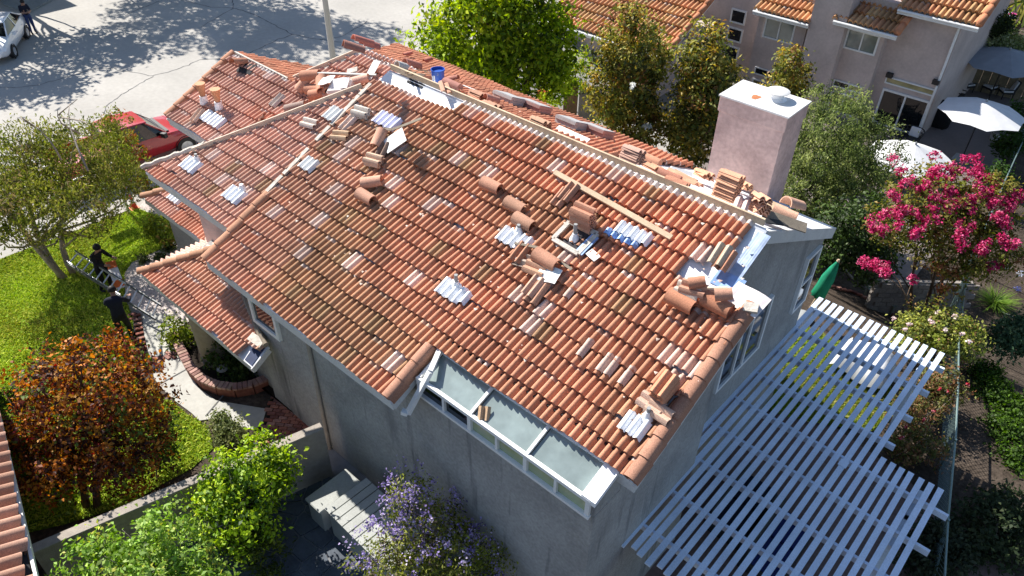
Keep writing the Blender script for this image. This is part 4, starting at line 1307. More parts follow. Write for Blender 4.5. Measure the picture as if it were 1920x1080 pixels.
b = MB(); b.tube([p + Vector((.16 * math.cos(t), .16 * math.sin(t) * .3 - .15, .34 - .10 * math.sin(t))) for t in np.linspace(0, math.pi, 9)], .006, 6); b.build('handle', GREYM, BK)
bar(RX, 849, 150, 20, .14, 'dark ridge tile end standing behind the bucket', tilt=30, sc=(.7, .7, .7), col=(.36, .15, .11))
bar(RX, 847, 163, 8, .10, 'ridge tile lying along the ridge right of the bucket', col=(.42, .19, .15))
flat(RX, 835, 166, 60, .06, 'tile on end beside the ridge tile right of the bucket', tilt=20)
sheet('metal_offcut', 'short white metal offcut on the far slope', 'offcut', RX, 880, 164, .45, .12, 2, .09, PAPER)
stack(RX, 895, 184, 3, 80, .05, 'the fanned row by the first slab pair', 6)
bar(RX, 921, 188, 70, .12, 'ridge tile with its open end next to the first slab pair', sc=(.8, .8, .8), col=(.48, .24, .18))
stack(RX, 922, 202, 2, 82, .04, 'the flat pair below the first slab pair', 5)
stack(RX, 1012, 236, 3, 80, .05, 'the brown stack between the two slab pairs', 5, (.44, .26, .17))
bar(RX, 693, 88, 75, .30, 'red ridge tile at the very top of the rear hip', col=(.46, .17, .14))
bar(RX, 680, 80, 75, .42, 'red ridge tile lying highest at the rear hip', col=(.50, .18, .14), sc=(.8, 1.1, .8))
bar(RX, 662, 94, 60, .30, 'ridge tile with a dark open end on the rear hip', col=(.36, .17, .13))
bar(RX, 765, 103, 70, .12, 'small dark ridge tile standing on the far slope, upper of two', tilt=30, sc=(.6, .6, .6), col=(.40, .14, .1))
bar(RX, 803, 114, 70, .12, 'small dark ridge tile standing on the far slope, lower of two', tilt=30, sc=(.6, .6, .6), col=(.40, .14, .1))
SLATE = mat('grey_slab', (.40, .39, .39), .7, n1=(4, .08), n2=(30, .06))
PINKS = mat('pink_slab_side', (.40, .24, .215), .75, n1=(5, .1), n2=(30, .08))
for (xa0, ya0, xb0, yb0, lb) in ((918, 186, 1014, 214, 'first'), (1036, 233, 1131, 261, 'second')):
    sky = thing('skylight', None, None); sky.parent = HOUSE
    p, q = Vector(RX.px(xa0, ya0, .02)), Vector(RX.px(xb0, yb0, .02))
    mid = p.lerp(q, .45)
    dV = Vector(RX.V) * .22; Nn = Vector(RX.N)
    for (s_, e_, m_) in ((p, mid, SLATE), (mid, q, PINKS)):
        c = (s_ + e_) / 2 + dV + Nn * .09
        M3 = Matrix((RX.U, RX.V, RX.N)).transposed()
        MB().box(c, ((e_ - s_).length - .01, .5, .09), M3).build('curb', m_, sky)
        MB().box(c + Nn * .085, ((e_ - s_).length - .004, .56, .07), M3).build('frame', m_ if m_ is PINKS else SLATE, sky)
        MB().box(c + Nn * .128, ((e_ - s_).length - .03, .5, .014), M3).build('pane', SLATE, sky)
strip('metal_offcut', 'long white metal trim lying beside the second slab pair', 'offcut', [RX.px(1044, 240, .08), RX.px(1102, 266, .08)], .16, .02, PAPER)
stack(RX, 1183, 303, 6, 84, .04, 'the grey edged stack left of the chimney', 2.5, (.46, .28, .22))
bar(RX, 1218, 304, 5, .10, 'ridge tile with a raised end behind the flat pair left of the chimney', col=(.56, .27, .17))
stack(RX, 1225, 319, 2, 70, .06, 'the flat pair left of the scattered tiles', 4, (.54, .26, .16))
bar(RX, 1253, 336, 10, .06, 'ridge tile half hidden along the ridge board', col=(.50, .22, .15))
for i, (x, y, a, lb) in enumerate(((1270, 327, 60, 'first scattered tile left of the chimney, nearest the flat pair'), (1285, 335, 85, 'second scattered tile, below the white trim'),
        (1296, 343, 70, 'third scattered tile, lowest of the four'), (1270, 342, 95, 'fourth scattered tile, against the ridge board'))):
    flat(RX, x, y, a, .09, lb, col=(.54, .25, .16))
stack(RX, 1318, 333, 3, 62, .06, 'the leaning pile under the chimney corner', 6, (.56, .28, .17))
strip('metal_offcut', 'white metal trim lying between the scattered tiles', 'offcut', [RX.px(1258, 315, .07), RX.px(1298, 327, .07)], .10, .02, PAPER)
stack(RX, 1357, 374, 11, 88, .05, 'the tallest stack in front of the chimney', 1.2, (.56, .30, .19))
stack(RX, 1390, 352, 3, 60, .05, 'the short pile against the chimney foot', 4, (.60, .32, .19))
stack(RX, 1417, 398, 7, 55, .05, 'the untidy fanned stack right of the tallest stack', 13, (.56, .30, .20))
flat(RX, 1390, 385, 20, .10, 'broken pink tile between the two big stacks', col=(.60, .42, .37), tilt=30)
bar(RX, 1470, 404, 12, .10, 'lower ridge tile lying at the right end of the ridge', col=(.62, .36, .25))
bar(RX, 1486, 388, 65, .22, 'upper ridge tile lying across the right end of the ridge', col=(.62, .36, .25), sc=(1.15, 1, 1.15))
strip('scrap_board', 'weathered board lying below the ridge tiles at the right end', 'board', [RX.px(1430, 400, .07), RX.px(1512, 428, .07)], .20, .03, OLDWOOD)
strip('scrap_board', 'short weathered board beside the untidy fanned stack', 'board', [RX.px(1436, 383, .06), RX.px(1472, 398, .06)], .24, .03, mat('buff_board', (.40, .29, .19), .85, n1=(5, .2))) 
strip('felt_strip', 'dark torn felt strip at the right end of the ridge', 'felt', [RX.px(1432, 413, .03), RX.px(1478, 420, .03)], .16, .02, BLACK)
# blue film on the far deck beside the chimney, and torn membrane along the right edge
sheet('blue_film', None, None, RX, 1345, 333, .4, .35, 10, -.04, BLUEFL, bend=.02).parent = HOUSE
sheet('blue_film', None, None, RX, 1440, 372, 1.2, .30, 0, -.05, BLUEFL, bend=.01).parent = HOUSE
sheet('blue_film', None, None, RP, 1405, 478, .24, .95, 0, -.052, mat('dull_blue_felt', (.34, .42, .58), .6, n1=(6, .25)), bend=.01).parent = HOUSE  # duller blue strip of bare membrane
sheet('blue_film', None, None, RP, 1365, 528, .5, .30, 0, -.052, BLUEFL, bend=.01).parent = HOUSE
sheet('torn_membrane', None, None, RP, 1400, 561, .62, .42, -6, .05, mat('torn_membrane', (.70, .64, .64), .8, n1=(8, .12)), bend=.03).parent = HOUSE
sheet('mortar_lump', None, None, RP, 1408, 575, .22, .16, 20, .14, MORTAR, th=.09).parent = HOUSE
# small litter: crumbs of broken tile and mortar
V, Q, Cc = [], [], []
for _ in range(420):
    fr = random.choice((RP, RP, RP, RX))
    u, v = (random.uniform(-13, -3.6), random.uniform(2, 6.2)) if fr is RP else (random.uniform(-5.2, 4), random.uniform(.1, 2.5))
    if fr is RP and vnoise(u, v, 31) < .45: continue
    s_ = random.uniform(.012, .045); c = pal((.62, .40, .31), (.75, .68, .60), random.random())
    o_ = len(V); w_ = random.uniform(.01, .05)
    for dx, dy, dz in ((-1, 0, 0), (.3, -.9, 0), (.9, .6, 0), (0, .1, .9)): V.append(fr.P(u + dx * s_, v + dy * s_, w_ + dz * s_ * .7)); Cc.append(c)
    Q += [(o_, o_ + 1, o_ + 3, o_ + 3), (o_ + 1, o_ + 2, o_ + 3, o_ + 3), (o_ + 2, o_, o_ + 3, o_ + 3)]
Q = [q[:3] for q in Q]
fastmesh('tile_rubble', np.array(V), np.array(Q), TILE, np.array(Cc), parent=HOUSE, kind='stuff')

# ------------------------------------------------------------------ plants
def blob(px, py, z, rpx, rz=None, wgt=1.0):
    c = atZ(px, py, z)
    r = rpx * float((c - CAM) @ _F) / FPX
    return (c, (r, r, rz if rz else r * .8), wgt)
def leaves(blobs, n, size, cols, clump=.28, nclump=None, shell_=.55, droop=0.0, flat_=.35, aspect=.5, seed=0, colvar=.22, gap=0.0):
    """n rhombic leaves in clumps spread through ellipsoids; returns verts, quads, colours"""
    g = np.random.default_rng(seed + 100)
    wts = np.array([b[2] * b[1][0] ** 2 for b in blobs]); wts = wts / wts.sum()
    nc = nclump or max(20, n // 45)
    bi = g.choice(len(blobs), nc, p=wts)
    d = g.normal(size=(nc, 3)); d /= np.linalg.norm(d, axis=1)[:, None]
    rad = shell_ + (1 - shell_) * g.random(nc) ** .6
    cen = np.array([blobs[i][0] for i in bi]); R = np.array([blobs[i][1] for i in bi])
    cc = cen + d * R * rad[:, None]
    cl = g.integers(0, nc, n)
    sz = clump * (.6 + .8 * g.random(nc))
    P = cc[cl] + g.normal(size=(n, 3)) * sz[cl][:, None] * np.array([.5, .5, .42])
    out = d[cl] * .8 + g.normal(size=(n, 3)) * .75
    out[:, 2] += flat_
    out /= np.linalg.norm(out, axis=1)[:, None]
    t = g.normal(size=(n, 3)); t -= out * (t * out).sum(1)[:, None]
    t[:, 2] -= droop; t /= np.linalg.norm(t, axis=1)[:, None] + 1e-9
    s_ = np.cross(out, t)
    L = size * (.6 + .8 * g.random(n)); Wd = L * aspect
    V = np.empty((n, 4, 3))
    V[:, 0] = P - t * (L / 2)[:, None]
    V[:, 2] = P + t * (L / 2)[:, None] - out * (L * .12)[:, None]
    V[:, 1] = P + s_ * (Wd / 2)[:, None] + out * (L * .08)[:, None]
    V[:, 3] = P - s_ * (Wd / 2)[:, None] + out * (L * .08)[:, None]
    pal_ = np.array([c[:3] for c in cols]); pw = np.array([c[3] if len(c) > 3 else 1.0 for c in cols]); pw = pw / pw.sum()
    k = g.choice(len(pal_), nc, p=pw)[cl]
    k2 = g.choice(len(pal_), n, p=pw)
    k = np.where(g.random(n) < .35, k2, k)
    c = pal_[k] * (1 + colvar * g.normal(size=n))[:, None].clip(.5, 1.6)
    Cc = np.repeat(c[:, None, :], 4, 1)
    Q = np.arange(n * 4).reshape(n, 4)
    return V.reshape(-1, 3), Q, Cc.reshape(-1, 3).clip(.004, .95)
def crown(parent, name, *a, m=LEAF, **k):
    V, Q, Cc = leaves(*a, **k)
    return fastmesh(name, V, Q, m, Cc, parent=parent)
def limb(b, p, q, r0, r1, sag=.1, n=5):
    p, q = Vector(p), Vector(q)
    pts = []
    L = (q - p).length
    o = Vector((random.gauss(0, 1), random.gauss(0, 1), random.gauss(0, .4))) * sag * L
    for i in range(n):
        t = i / (n - 1)
        pts.append(p.lerp(q, t) + o * math.sin(math.pi * t))
    b.tube(pts, [r0 + (r1 - r0) * i / (n - 1) for i in range(n)], 7)
    return pts
def tree(name, label, cat, base, blobs, n, size, cols, r=.12, stems=1, barkm=BARK, group=None, m=LEAF, limbs=8, spread=.25, **kw):
    root = thing(name, label, cat, group)
    b = MB()
    base = Vector(base)
    for s_ in range(stems):
        top = Vector(blobs[s_ % len(blobs)][0])
        st = base + Vector((random.gauss(0, .1), random.gauss(0, .1), 0)) * (stems > 1)
        top = base.lerp(top, .75) + Vector((random.gauss(0, spread), random.gauss(0, spread), 0)) * (stems > 1)
        pts = limb(b, st - Vector((0, 0, .1)), top, r, r * .5, .06)
        for k in range(max(2, limbs // stems)):
            bl = random.choice(blobs)
            dv = np.random.default_rng(k + int(1000 * r) + s_ * 31).normal(size=3); dv /= np.linalg.norm(dv)
            tip = bl[0] + dv * np.array(bl[1]) * .8
            limb(b, pts[random.choice((2, 3, 4))], tip, r * .4, r * .08, .1)
    b.build('trunk', barkm, root, smooth=True)
    crown(root, 'crown', blobs, n, size, cols, m=m, **kw)
    return root
gr = lambda *c: c
# 1 the airy tree on the front lawn
tb = G(120, 520)
bl = [blob(130, 305, 3.2, 115, 1.2), blob(40, 305, 3.2, 90, 1.2), blob(222, 325, 2.3, 62, .9), blob(195, 255, 2.5, 48, .7), blob(60, 400, 3.3, 85, 1.0), blob(165, 395, 2.7, 70, .8), blob(-10, 380, 3.3, 80, 1.2)]
OLIVE = [gr(.13, .155, .022, 3), gr(.19, .20, .04, 2.5), gr(.075, .10, .02, 1.5), gr(.26, .25, .07, 1.5), gr(.19, .145, .07, 1)]
T = tree('birch_tree', 'airy olive green tree with pale leaning trunks on the front lawn', 'tree', tb, bl, 25000, .12, OLIVE, r=.11, stems=3, limbs=30, clump=.30, nclump=680, shell_=.30, droop=.7, aspect=.36, seed=1, spread=.5)
b = MB()
for (a, c) in (((165, 320), (130, 195)), ((115, 300), (60, 232)), ((150, 250), (108, 205)), ((112, 215), (145, 186)), ((113, 220), (160, 235)), ((62, 236), (48, 229))):
    limb(b, atZ(*a, 4.6), atZ(*c, 5.6), .03, .008, .12)
b.build('bare_twigs', BARK, T, smooth=True)
# sapling by the pickup
bl = [blob(225, 245, 2.3, 28, .8), blob(245, 300, 1.7, 34, .9), blob(275, 345, 1.2, 24, .6)]
tree('sapling', 'thin young tree with yellow green and reddish leaves in front of the red pickup', 'tree', G(262, 372), bl, 2600, .11, [gr(.16, .2, .03, 3), gr(.28, .10, .03, 2), gr(.2, .16, .03, 1)], r=.03, limbs=8, clump=.22, nclump=90, shell_=.2, seed=2)
# 2 red leaved tree
bl = [blob(170, 720, 3.3, 118, 1.0), blob(80, 740, 3.0, 85, .9), blob(255, 750, 3.0, 75, .9), blob(150, 840, 2.2, 120, .9), blob(240, 850, 2.0, 85, .8), blob(60, 850, 2.2, 70, .9)]
RED = [gr(.22, .06, .018, 4), gr(.52, .18, .02, 4), gr(.085, .024, .016, 3), gr(.46, .22, .035, 2.5), gr(.30, .03, .03, .8), gr(.13, .19, .03, 1.8), gr(.06, .026, .02, 2.5)]
tree('redbud_tree', 'dark red and orange leaved tree in front of the garden wall', 'tree', G(165, 955), bl, 19000, .09, RED, r=.09, stems=2, limbs=22, barkm=DARKBARK, m=GLOSSLEAF, clump=.22, nclump=620, shell_=.3, aspect=.62, flat_=.1, seed=3)
# green bush behind it, left edge
bl = [blob(10, 800, 1.6, 60, .9), blob(20, 860, 1.2, 50, .8)]
tree('shrub', 'dark green shrub at the left edge beside the red tree', 'shrub', G(5, 850), bl, 3500, .10, [gr(.05, .11, .018, 2), gr(.09, .17, .03, 1)], r=.04, clump=.22, nclump=120, seed=4)
# citrus-like bushes along the wall
BRIGHT = [gr(.28, .42, .012, 3), gr(.41, .53, .03, 2), gr(.12, .22, .012, 2), gr(.05, .10, .01, 1)]
bl = [blob(470, 880, 2.6, 75, .6), blob(450, 960, 1.9, 85, .8), blob(520, 900, 2.3, 42, .5), blob(400, 930, 2.1, 45, .6)]
tree('citrus_bush', 'bright green bush growing over the garden wall right of the red tree', 'shrub', G(452, 1040), bl, 9000, .095, BRIGHT, r=.05, limbs=12, clump=.22, nclump=210, shell_=.35, aspect=.55, seed=5, m=GLOSSLEAF)
bl = [blob(280, 1045, 2.9, 110, .7), blob(190, 1060, 2.7, 70, .7), blob(370, 1075, 2.6, 70, .6), blob(270, 1120, 2.3, 150, .7)]
tree('citrus_bush', 'light green bush in the bottom left corner below the garden wall', 'shrub', atZ(280, 1150, .3), bl, 9000, .10, [gr(.22, .37, .05, 3), gr(.34, .47, .10, 2), gr(.13, .23, .02, 2), gr(.45, .46, .08, .5)], r=.05, limbs=12, clump=.22, nclump=210, shell_=.35, aspect=.5, seed=6, m=GLOSSLEAF)
bl = [blob(470, 1000, 1.5, 50, .4), blob(500, 1045, 1.2, 40, .4)]
tree('shrub', 'yellowish shade shrub between the bright bush and the flagstones', 'shrub', G(480, 1060), bl, 1200, .14, [gr(.20, .22, .03, 1), gr(.10, .13, .03, 2)], r=.02, clump=.2, nclump=50, aspect=.3, seed=7)
# purple flowered shrub
bl = [blob(800, 1000, 2.6, 90, .6), blob(870, 1040, 2.3, 90, .6), blob(770, 930, 3.3, 48, .5), blob(730, 1060, 2.2, 75, .6), blob(900, 1090, 1.9, 70, .5), blob(790, 1090, 2.0, 110, .6)]
LILAC = [gr(.20, .23, .03, 3), gr(.30, .32, .06, 2), gr(.075, .095, .02, 2), gr(.20, .16, .10, 1)]
T = tree('flowering_shrub', 'purple flowered shrub growing beside the grey board shed', 'shrub', G(850, 1075), bl, 12000, .07, LILAC, r=.05, limbs=20, clump=.20, nclump=340, shell_=.3, aspect=.4, seed=8)
crown(T, 'blossom', [blob(770, 910, 3.45, 50, .35, 2.2), blob(740, 960, 3.0, 55, .4), blob(800, 980, 2.85, 85, .5), blob(850, 985, 2.7, 60, .4), blob(700, 1030, 2.5, 60, .4), blob(830, 1050, 2.4, 120, .5)], 3000, .048,
      [gr(.32, .25, .52, 3), gr(.46, .38, .64, 2), gr(.17, .12, .32, 2), gr(.55, .48, .64, 1)], m=PETAL, clump=.12, nclump=170, shell_=.5, aspect=.8, seed=9)
tree('flowering_shrub', 'dark shaded branches of small purple flowers against the house wall', 'shrub', G(930, 1078), [blob(900, 970, 1.9, 60, .5), blob(930, 1040, 1.3, 60, .5)], 1800, .075, [gr(.05, .06, .03, 3), gr(.10, .07, .16, 1)], r=.03, limbs=8, clump=.25, nclump=80, seed=10)
# 6 big bright tree beyond the house, and its neighbours
bl = [blob(900, 55, 5.2, 95, 1.8), blob(990, 40, 5.4, 80, 1.6), blob(840, 100, 4.0, 65, 1.6), blob(980, 120, 3.6, 85, 1.6), blob(890, 150, 2.6, 70, 1.4), blob(1030, 90, 4.2, 50, 1.4), blob(930, -10, 6.3, 90, 1.3)]
LIME = [gr(.28, .39, .014, 4), gr(.42, .50, .03, 2.5), gr(.13, .21, .012, 2.5), gr(.06, .10, .012, 1.5)]
tree('broadleaf_tree', 'tall bright lime green tree behind the far slope of the roof', 'tree', atZ(960, 250, -1.5), bl, 22000, .20, LIME, r=.18, stems=3, limbs=26, barkm=DARKBARK, clump=.62, nclump=300, shell_=.45, aspect=.5, seed=11)
tree('shrub', 'leafy shrub by the wooden gate beyond the roof', 'shrub', G(1065, 190), [blob(1075, 135, .8, 40, 1.0), blob(1050, 165, .2, 40, .8)], 2600, .15, LIME, r=.05, clump=.3, nclump=90, seed=12)
MAGN = [gr(.18, .20, .035, 4), gr(.31, .28, .06, 3), gr(.50, .36, .06, 2), gr(.06, .07, .018, 2.5), gr(.24, .12, .04, 1)]
GM = 'magnolia trees beyond the chimney'
bl = [blob(1180, 85, 4.4, 55, 1.6), blob(1170, 160, 2.6, 66, 1.8), blob(1185, 235, .8, 66, 1.4), blob(1215, 120, 3.2, 40, 1.3)]
T = tree('magnolia_tree', 'left and largest of the bronze leaved magnolia trees, with two white blooms', 'tree', G(1185, 275), bl, 15000, .18, MAGN, r=.10, limbs=14, barkm=BARK, group=GM, m=GLOSSLEAF, clump=.42, nclump=330, shell_=.4, aspect=.45, seed=13)
for i_, (x_, y_, z_) in enumerate(((1186, 163, 3.6), (1212, 237, 1.6))): crown(T, 'bloom', [blob(x_, y_, z_, 4, .1)], 26, .20, [gr(.8, .8, .76)], m=PETAL, clump=.06, nclump=2, seed=14 + 90 * i_)
bl = [blob(1325, 110, 3.8, 45, 1.4), blob(1320, 180, 2.4, 58, 1.6), blob(1300, 250, .8, 55, 1.4), blob(1350, 160, 3.0, 35, 1.2)]
tree('magnolia_tree', 'middle bronze leaved magnolia tree just left of the chimney', 'tree', G(1315, 290), bl, 13000, .18, MAGN, r=.10, limbs=14, barkm=BARK, group=GM, m=GLOSSLEAF, clump=.42, nclump=300, shell_=.4, aspect=.45, seed=15)
bl = [blob(1480, 120, 2.4, 24, 1.0), blob(1478, 155, 1.2, 34, 1.2), blob(1470, 205, -.3, 30, 1.2)]
tree('magnolia_tree', 'small bronze leaved magnolia tree showing right behind the chimney top', 'tree', G(1478, 240), bl, 5000, .18, MAGN, r=.07, limbs=10, barkm=BARK, group=GM, m=GLOSSLEAF, clump=.38, nclump=130, shell_=.4, aspect=.45, seed=16)
# bushes beside the chimney
SAGE = [gr(.19, .24, .075, 3), gr(.30, .34, .12, 2.5), gr(.10, .14, .04, 2.5), gr(.05, .07, .024, 1.5)]
bl = [blob(1560, 235, 2.0, 82, 1.6), blob(1535, 300, 1.4, 85, 1.8), blob(1620, 300, .9, 75, 1.6), blob(1590, 370, .2, 80, 1.6), blob(1520, 370, .5, 60, 1.8)]
tree('olive_bush', 'large grey green upright bush to the right of the chimney', 'shrub', G(1575, 440), bl, 34000, .13, SAGE, r=.08, limbs=16, clump=.32, nclump=620, shell_=.4, droop=-.9, aspect=.34, seed=17)
bl = [blob(1575, 440, .9, 75, 1.3), blob(1640, 430, .7, 60, 1.2), blob(1550, 470, .6, 40, 1.0), blob(1630, 480, .4, 55, .8)]
tree('evergreen_bush', 'dark glossy evergreen bush below the grey green one at the house corner', 'shrub', G(1600, 520), bl, 9000, .13, [gr(.04, .075, .016, 3), gr(.07, .115, .025, 1.5), gr(.025, .045, .012, 2)], r=.07, limbs=12, m=GLOSSLEAF, clump=.32, nclump=300, shell_=.35, aspect=.55, seed=18)
# crape myrtle
CM = [gr(.15, .17, .025, 4), gr(.24, .22, .05, 3), gr(.055, .07, .018, 3), gr(.24, .12, .05, 1.2), gr(.26, .20, .07, 1)]
bl = [blob(1760, 375, 3.3, 90, 1.0), blob(1850, 390, 3.2, 65, 1.0), blob(1690, 420, 2.9, 60, .9), blob(1790, 450, 2.4, 95, 1.0), blob(1860, 470, 2.3, 55, .9)]
T = tree('crape_myrtle', 'multi stemmed small tree covered in hot pink flower heads', 'tree', G(1720, 610), bl, 11000, .12, CM, r=.06, stems=5, limbs=26, barkm=DARKBARK, clump=.24, nclump=420, shell_=.35, aspect=.5, seed=19, spread=.4)
heads = [(1683, 370), (1695, 345), (1737, 348), (1750, 322), (1770, 318), (1768, 335), (1788, 322), (1815, 330), (1830, 318), (1845, 330), (1663, 398), (1650, 432), (1640, 428), (1680, 408), (1700, 395), (1745, 392), (1757, 370), (1790, 382), (1810, 380), (1832, 352), (1850, 362),
         (1868, 352), (1880, 378), (1895, 378), (1905, 370), (1892, 395), (1860, 385), (1872, 410), (1885, 425), (1890, 460), (1878, 447), (1800, 420), (1805, 440), (1798, 448), (1850, 455), (1845, 470), (1880, 490), (1860, 500), (1735, 415), (1712, 440), (1618, 490), (1628, 496), (1640, 500), (1652, 508), (1660, 515), (1657, 497), (1714, 523), (1725, 355), (1775, 352)]
heads += [(x + random.gauss(0, 9), y + random.gauss(0, 8)) for x, y in heads[:44]] + [(random.gauss(1785, 60), random.gauss(375, 34)) for _ in range(22)]
Vs, Qs, Cs = [], [], []
o_ = 0
for i, (x, y) in enumerate(heads):
    zz_ = 3.6 - (y - 320) * .0085 if y < 480 else 2.0
    c = atZ(x, y, zz_); c = c + (CAM - c) / np.linalg.norm(CAM - c) * (1.25 if y < 480 else .1)
    V, Q, Cc = leaves([(c, (.13, .13, .15), 1)], 140, .055, [gr(.56, .035, .16, 3), gr(.70, .12, .27, 2), gr(.38, .015, .09, 2), gr(.60, .20, .28, .6)], clump=.07, nclump=14, shell_=.5, aspect=.9, seed=300 + i)
    Vs.append(V); Qs.append(Q + o_); Cs.append(Cc); o_ += len(V)
fastmesh('blossom', np.concatenate(Vs), np.concatenate(Qs), PETAL, np.concatenate(Cs), parent=T)
b = MB()
for (x, y) in ((1618, 490), (1660, 515), (1714, 523)): limb(b, atZ(1700, 560, 1.6), atZ(x, y, 2.0), .02, .008, .15)
b.build('low_branch', DARKBARK, T, smooth=True)
crown(T, 'new_leaves', [blob(1780, 505, 1.9, 28, .2), blob(1790, 545, 1.4, 26, .2), blob(1758, 508, 1.7, 18, .2)], 420, .11, [gr(.34, .13, .06, 2), gr(.30, .25, .06, 2)], clump=.12, nclump=30, seed=20)
# roses along the fence
ROSE = [gr(.28, .33, .06, 3), gr(.40, .41, .10, 2), gr(.11, .14, .035, 2), gr(.30, .18, .08, .8)]
bl = [blob(1760, 610, 1.3, 70, .5), blob(1710, 630, 1.1, 42, .5), blob(1800, 640, 1.0, 50, .5)]
T = tree('rose_bush', 'sunlit rose bush with pale pink blooms above the top end of the pergola', 'rose bush', G(1762, 660), bl, 6500, .085, ROSE, r=.03, stems=3, limbs=16, clump=.18, nclump=260, shell_=.3, aspect=.6, seed=21)
Vs, Qs, Cs, o_ = [], [], [], 0
for i, (x, y) in enumerate(((1745, 600), (1750, 606), (1705, 608), (1698, 617), (1757, 585), (1772, 618), (1803, 625), (1790, 592), (1676, 598), (1815, 640))):
    V, Q, Cc = leaves([(atZ(x, y, 1.75), (.05, .05, .04), 1)], 26, .06, [gr(.78, .60, .60), gr(.85, .72, .70)], clump=.03, nclump=5, seed=400 + i, aspect=.9)
    Vs.append(V); Qs.append(Q + o_); Cs.append(Cc); o_ += len(V)
fastmesh('blossom', np.concatenate(Vs), np.concatenate(Qs), PETAL, np.concatenate(Cs), parent=T)
bl = [blob(1745, 745, 1.0, 55, .5), blob(1700, 770, .9, 40, .5), blob(1720, 830, .9, 55, .5), blob(1770, 720, 1.2, 45, .5), blob(1690, 860, .7, 32, .4)]
T = tree('rose_bush', 'straggly reddish rose bush with small red blooms along the fence', 'rose bush', G(1730, 830), bl, 7000, .08, [gr(.16, .17, .05, 3), gr(.24, .12, .06, 2), gr(.09, .09, .03, 2), gr(.34, .20, .10, 1)], r=.03, stems=3, limbs=22, clump=.17, nclump=300, shell_=.2, aspect=.55, seed=22)
Vs, Qs, Cs, o_ = [], [], [], 0
for i, (x, y) in enumerate(((1738, 738), (1777, 735), (1762, 730), (1733, 789), (1700, 800), (1815, 722), (1690, 820), (1750, 770))):
    V, Q, Cc = leaves([(atZ(x, y, 1.4), (.04, .04, .04), 1)], 22, .05, [gr(.55, .03, .06), gr(.6, .22, .25)], clump=.025, nclump=5, seed=430 + i, aspect=.9)
    Vs.append(V); Qs.append(Q + o_); Cs.append(Cc); o_ += len(V)
fastmesh('blossom', np.concatenate(Vs), np.concatenate(Qs), PETAL, np.concatenate(Cs), parent=T)
# strap leaved agapanthus
def strap(label, px, py, n, L, cols, flowers=(), name='agapanthus', spread=1.0):
    root = thing(name, label, 'flower' if flowers else 'grass clump')
    c = G(px, py); g = np.random.default_rng(px)
    V, Q, Cc = [], [], []
    for i in range(n):
        a = g.random() * 6.283; el = .5 + .9 * g.random(); l = L * (.6 + .5 * g.random())
        d = np.array((math.cos(a) * math.cos(el), math.sin(a) * math.cos(el), math.sin(el)))
        s_ = np.array((-math.sin(a), math.cos(a), 0)) * .018
        col = np.array(cols[g.integers(0, len(cols))]) * (.8 + .4 * g.random())
        o_ = len(V)
        for k in range(5):
            t = k / 4
            p = c + np.array((g.normal() * .0, 0, 0)) + d * l * t + np.array((math.cos(a), math.sin(a), -.55)) * (t * t * l * .55 * spread)
            ww = s_ * (1 - t * .85)
            V += [p + ww, p - ww]; Cc += [col, col]
        Q += [(o_ + 2 * k, o_ + 2 * k + 1, o_ + 2 * k + 3, o_ + 2 * k + 2) for k in range(4)]
    fastmesh('leaves', np.array(V), np.array(Q), LEAF, np.array(Cc).clip(0, 1), parent=root)
    for (x, y, z, cl) in flowers:
        b = MB(); tip = atZ(x, y, z); limb(b, c, tip, .008, .006, .05); b.build('stem', mat('flower_stem', (.22, .26, .07), .7), root)
        V, Q, Cc = leaves([(tip, (.09, .09, .07), 1)], 90, .05, [cl], clump=.03, nclump=26, shell_=.7, aspect=.4, seed=int(x))
        fastmesh('blossom', V, Q, PETAL, Cc, parent=root)
strap('strappy agapanthus with pale blue flower heads right of the fence', 1862, 572, 260, .75, [(.16, .27, .03), (.24, .36, .05), (.08, .16, .02)], [(1889, 500, 1.25, (.62, .66, .78)), (1914, 513, 1.25, (.62, .66, .78)), (1908, 541, 1.0, (.36, .38, .72))])
# low green mass and dark bushes on the right-hand slope
GCV = [gr(.05, .10, .012, 3), gr(.09, .17, .018, 2), gr(.03, .06, .01, 2)]
V, Q, Cc = leaves([blob(1870, 740, .35, 45, .22), blob(1890, 800, .35, 50, .22), blob(1910, 860, .35, 45, .22), blob(1850, 700, .3, 35, .2), blob(1915, 770, .35, 40, .2)], 9000, .08, GCV, clump=.16, nclump=420, shell_=.2, aspect=.7, seed=23)
fastmesh('ground_cover', V, Q, LEAF, Cc, label='low bright green ground cover on the dark slope at the right edge', cat='ground cover', kind='stuff')
for (x, y, z, r_, lb, sd, cc) in ((1905, 630, .7, 42, 'blue green rounded shrub at the right edge above the ground cover', 24, [gr(.05, .10, .05, 2), gr(.09, .15, .075, 1)]),
                                (1865, 990, .8, 75, 'dark shaded bush in the bottom right corner', 25, [gr(.035, .055, .025, 2), gr(.06, .08, .035, 1)]),
                                (1760, 1040, .6, 65, 'dim leafy bush under the corner of the pergola at the fence', 26, [gr(.04, .055, .03, 2), gr(.06, .075, .04, 1)]),
                                (1870, 45, 1.2, 30, 'dark hedge behind the paddle board at the top right', 27, [gr(.04, .06, .02, 2), gr(.02, .03, .012, 1)])):
    tree('shrub', lb, 'shrub', G(x, y + r_ * .3), [blob(x, y, z, r_, None), blob(x - r_ * .5, y + r_ * .35, z * .7, r_ * .7), blob(x + r_ * .4, y - r_ * .4, z, r_ * .7)], 4200, .11, cc, r=.03, clump=.22, nclump=170, shell_=.4, seed=sd)
PLANTBED = 'small plants in the pale bed'
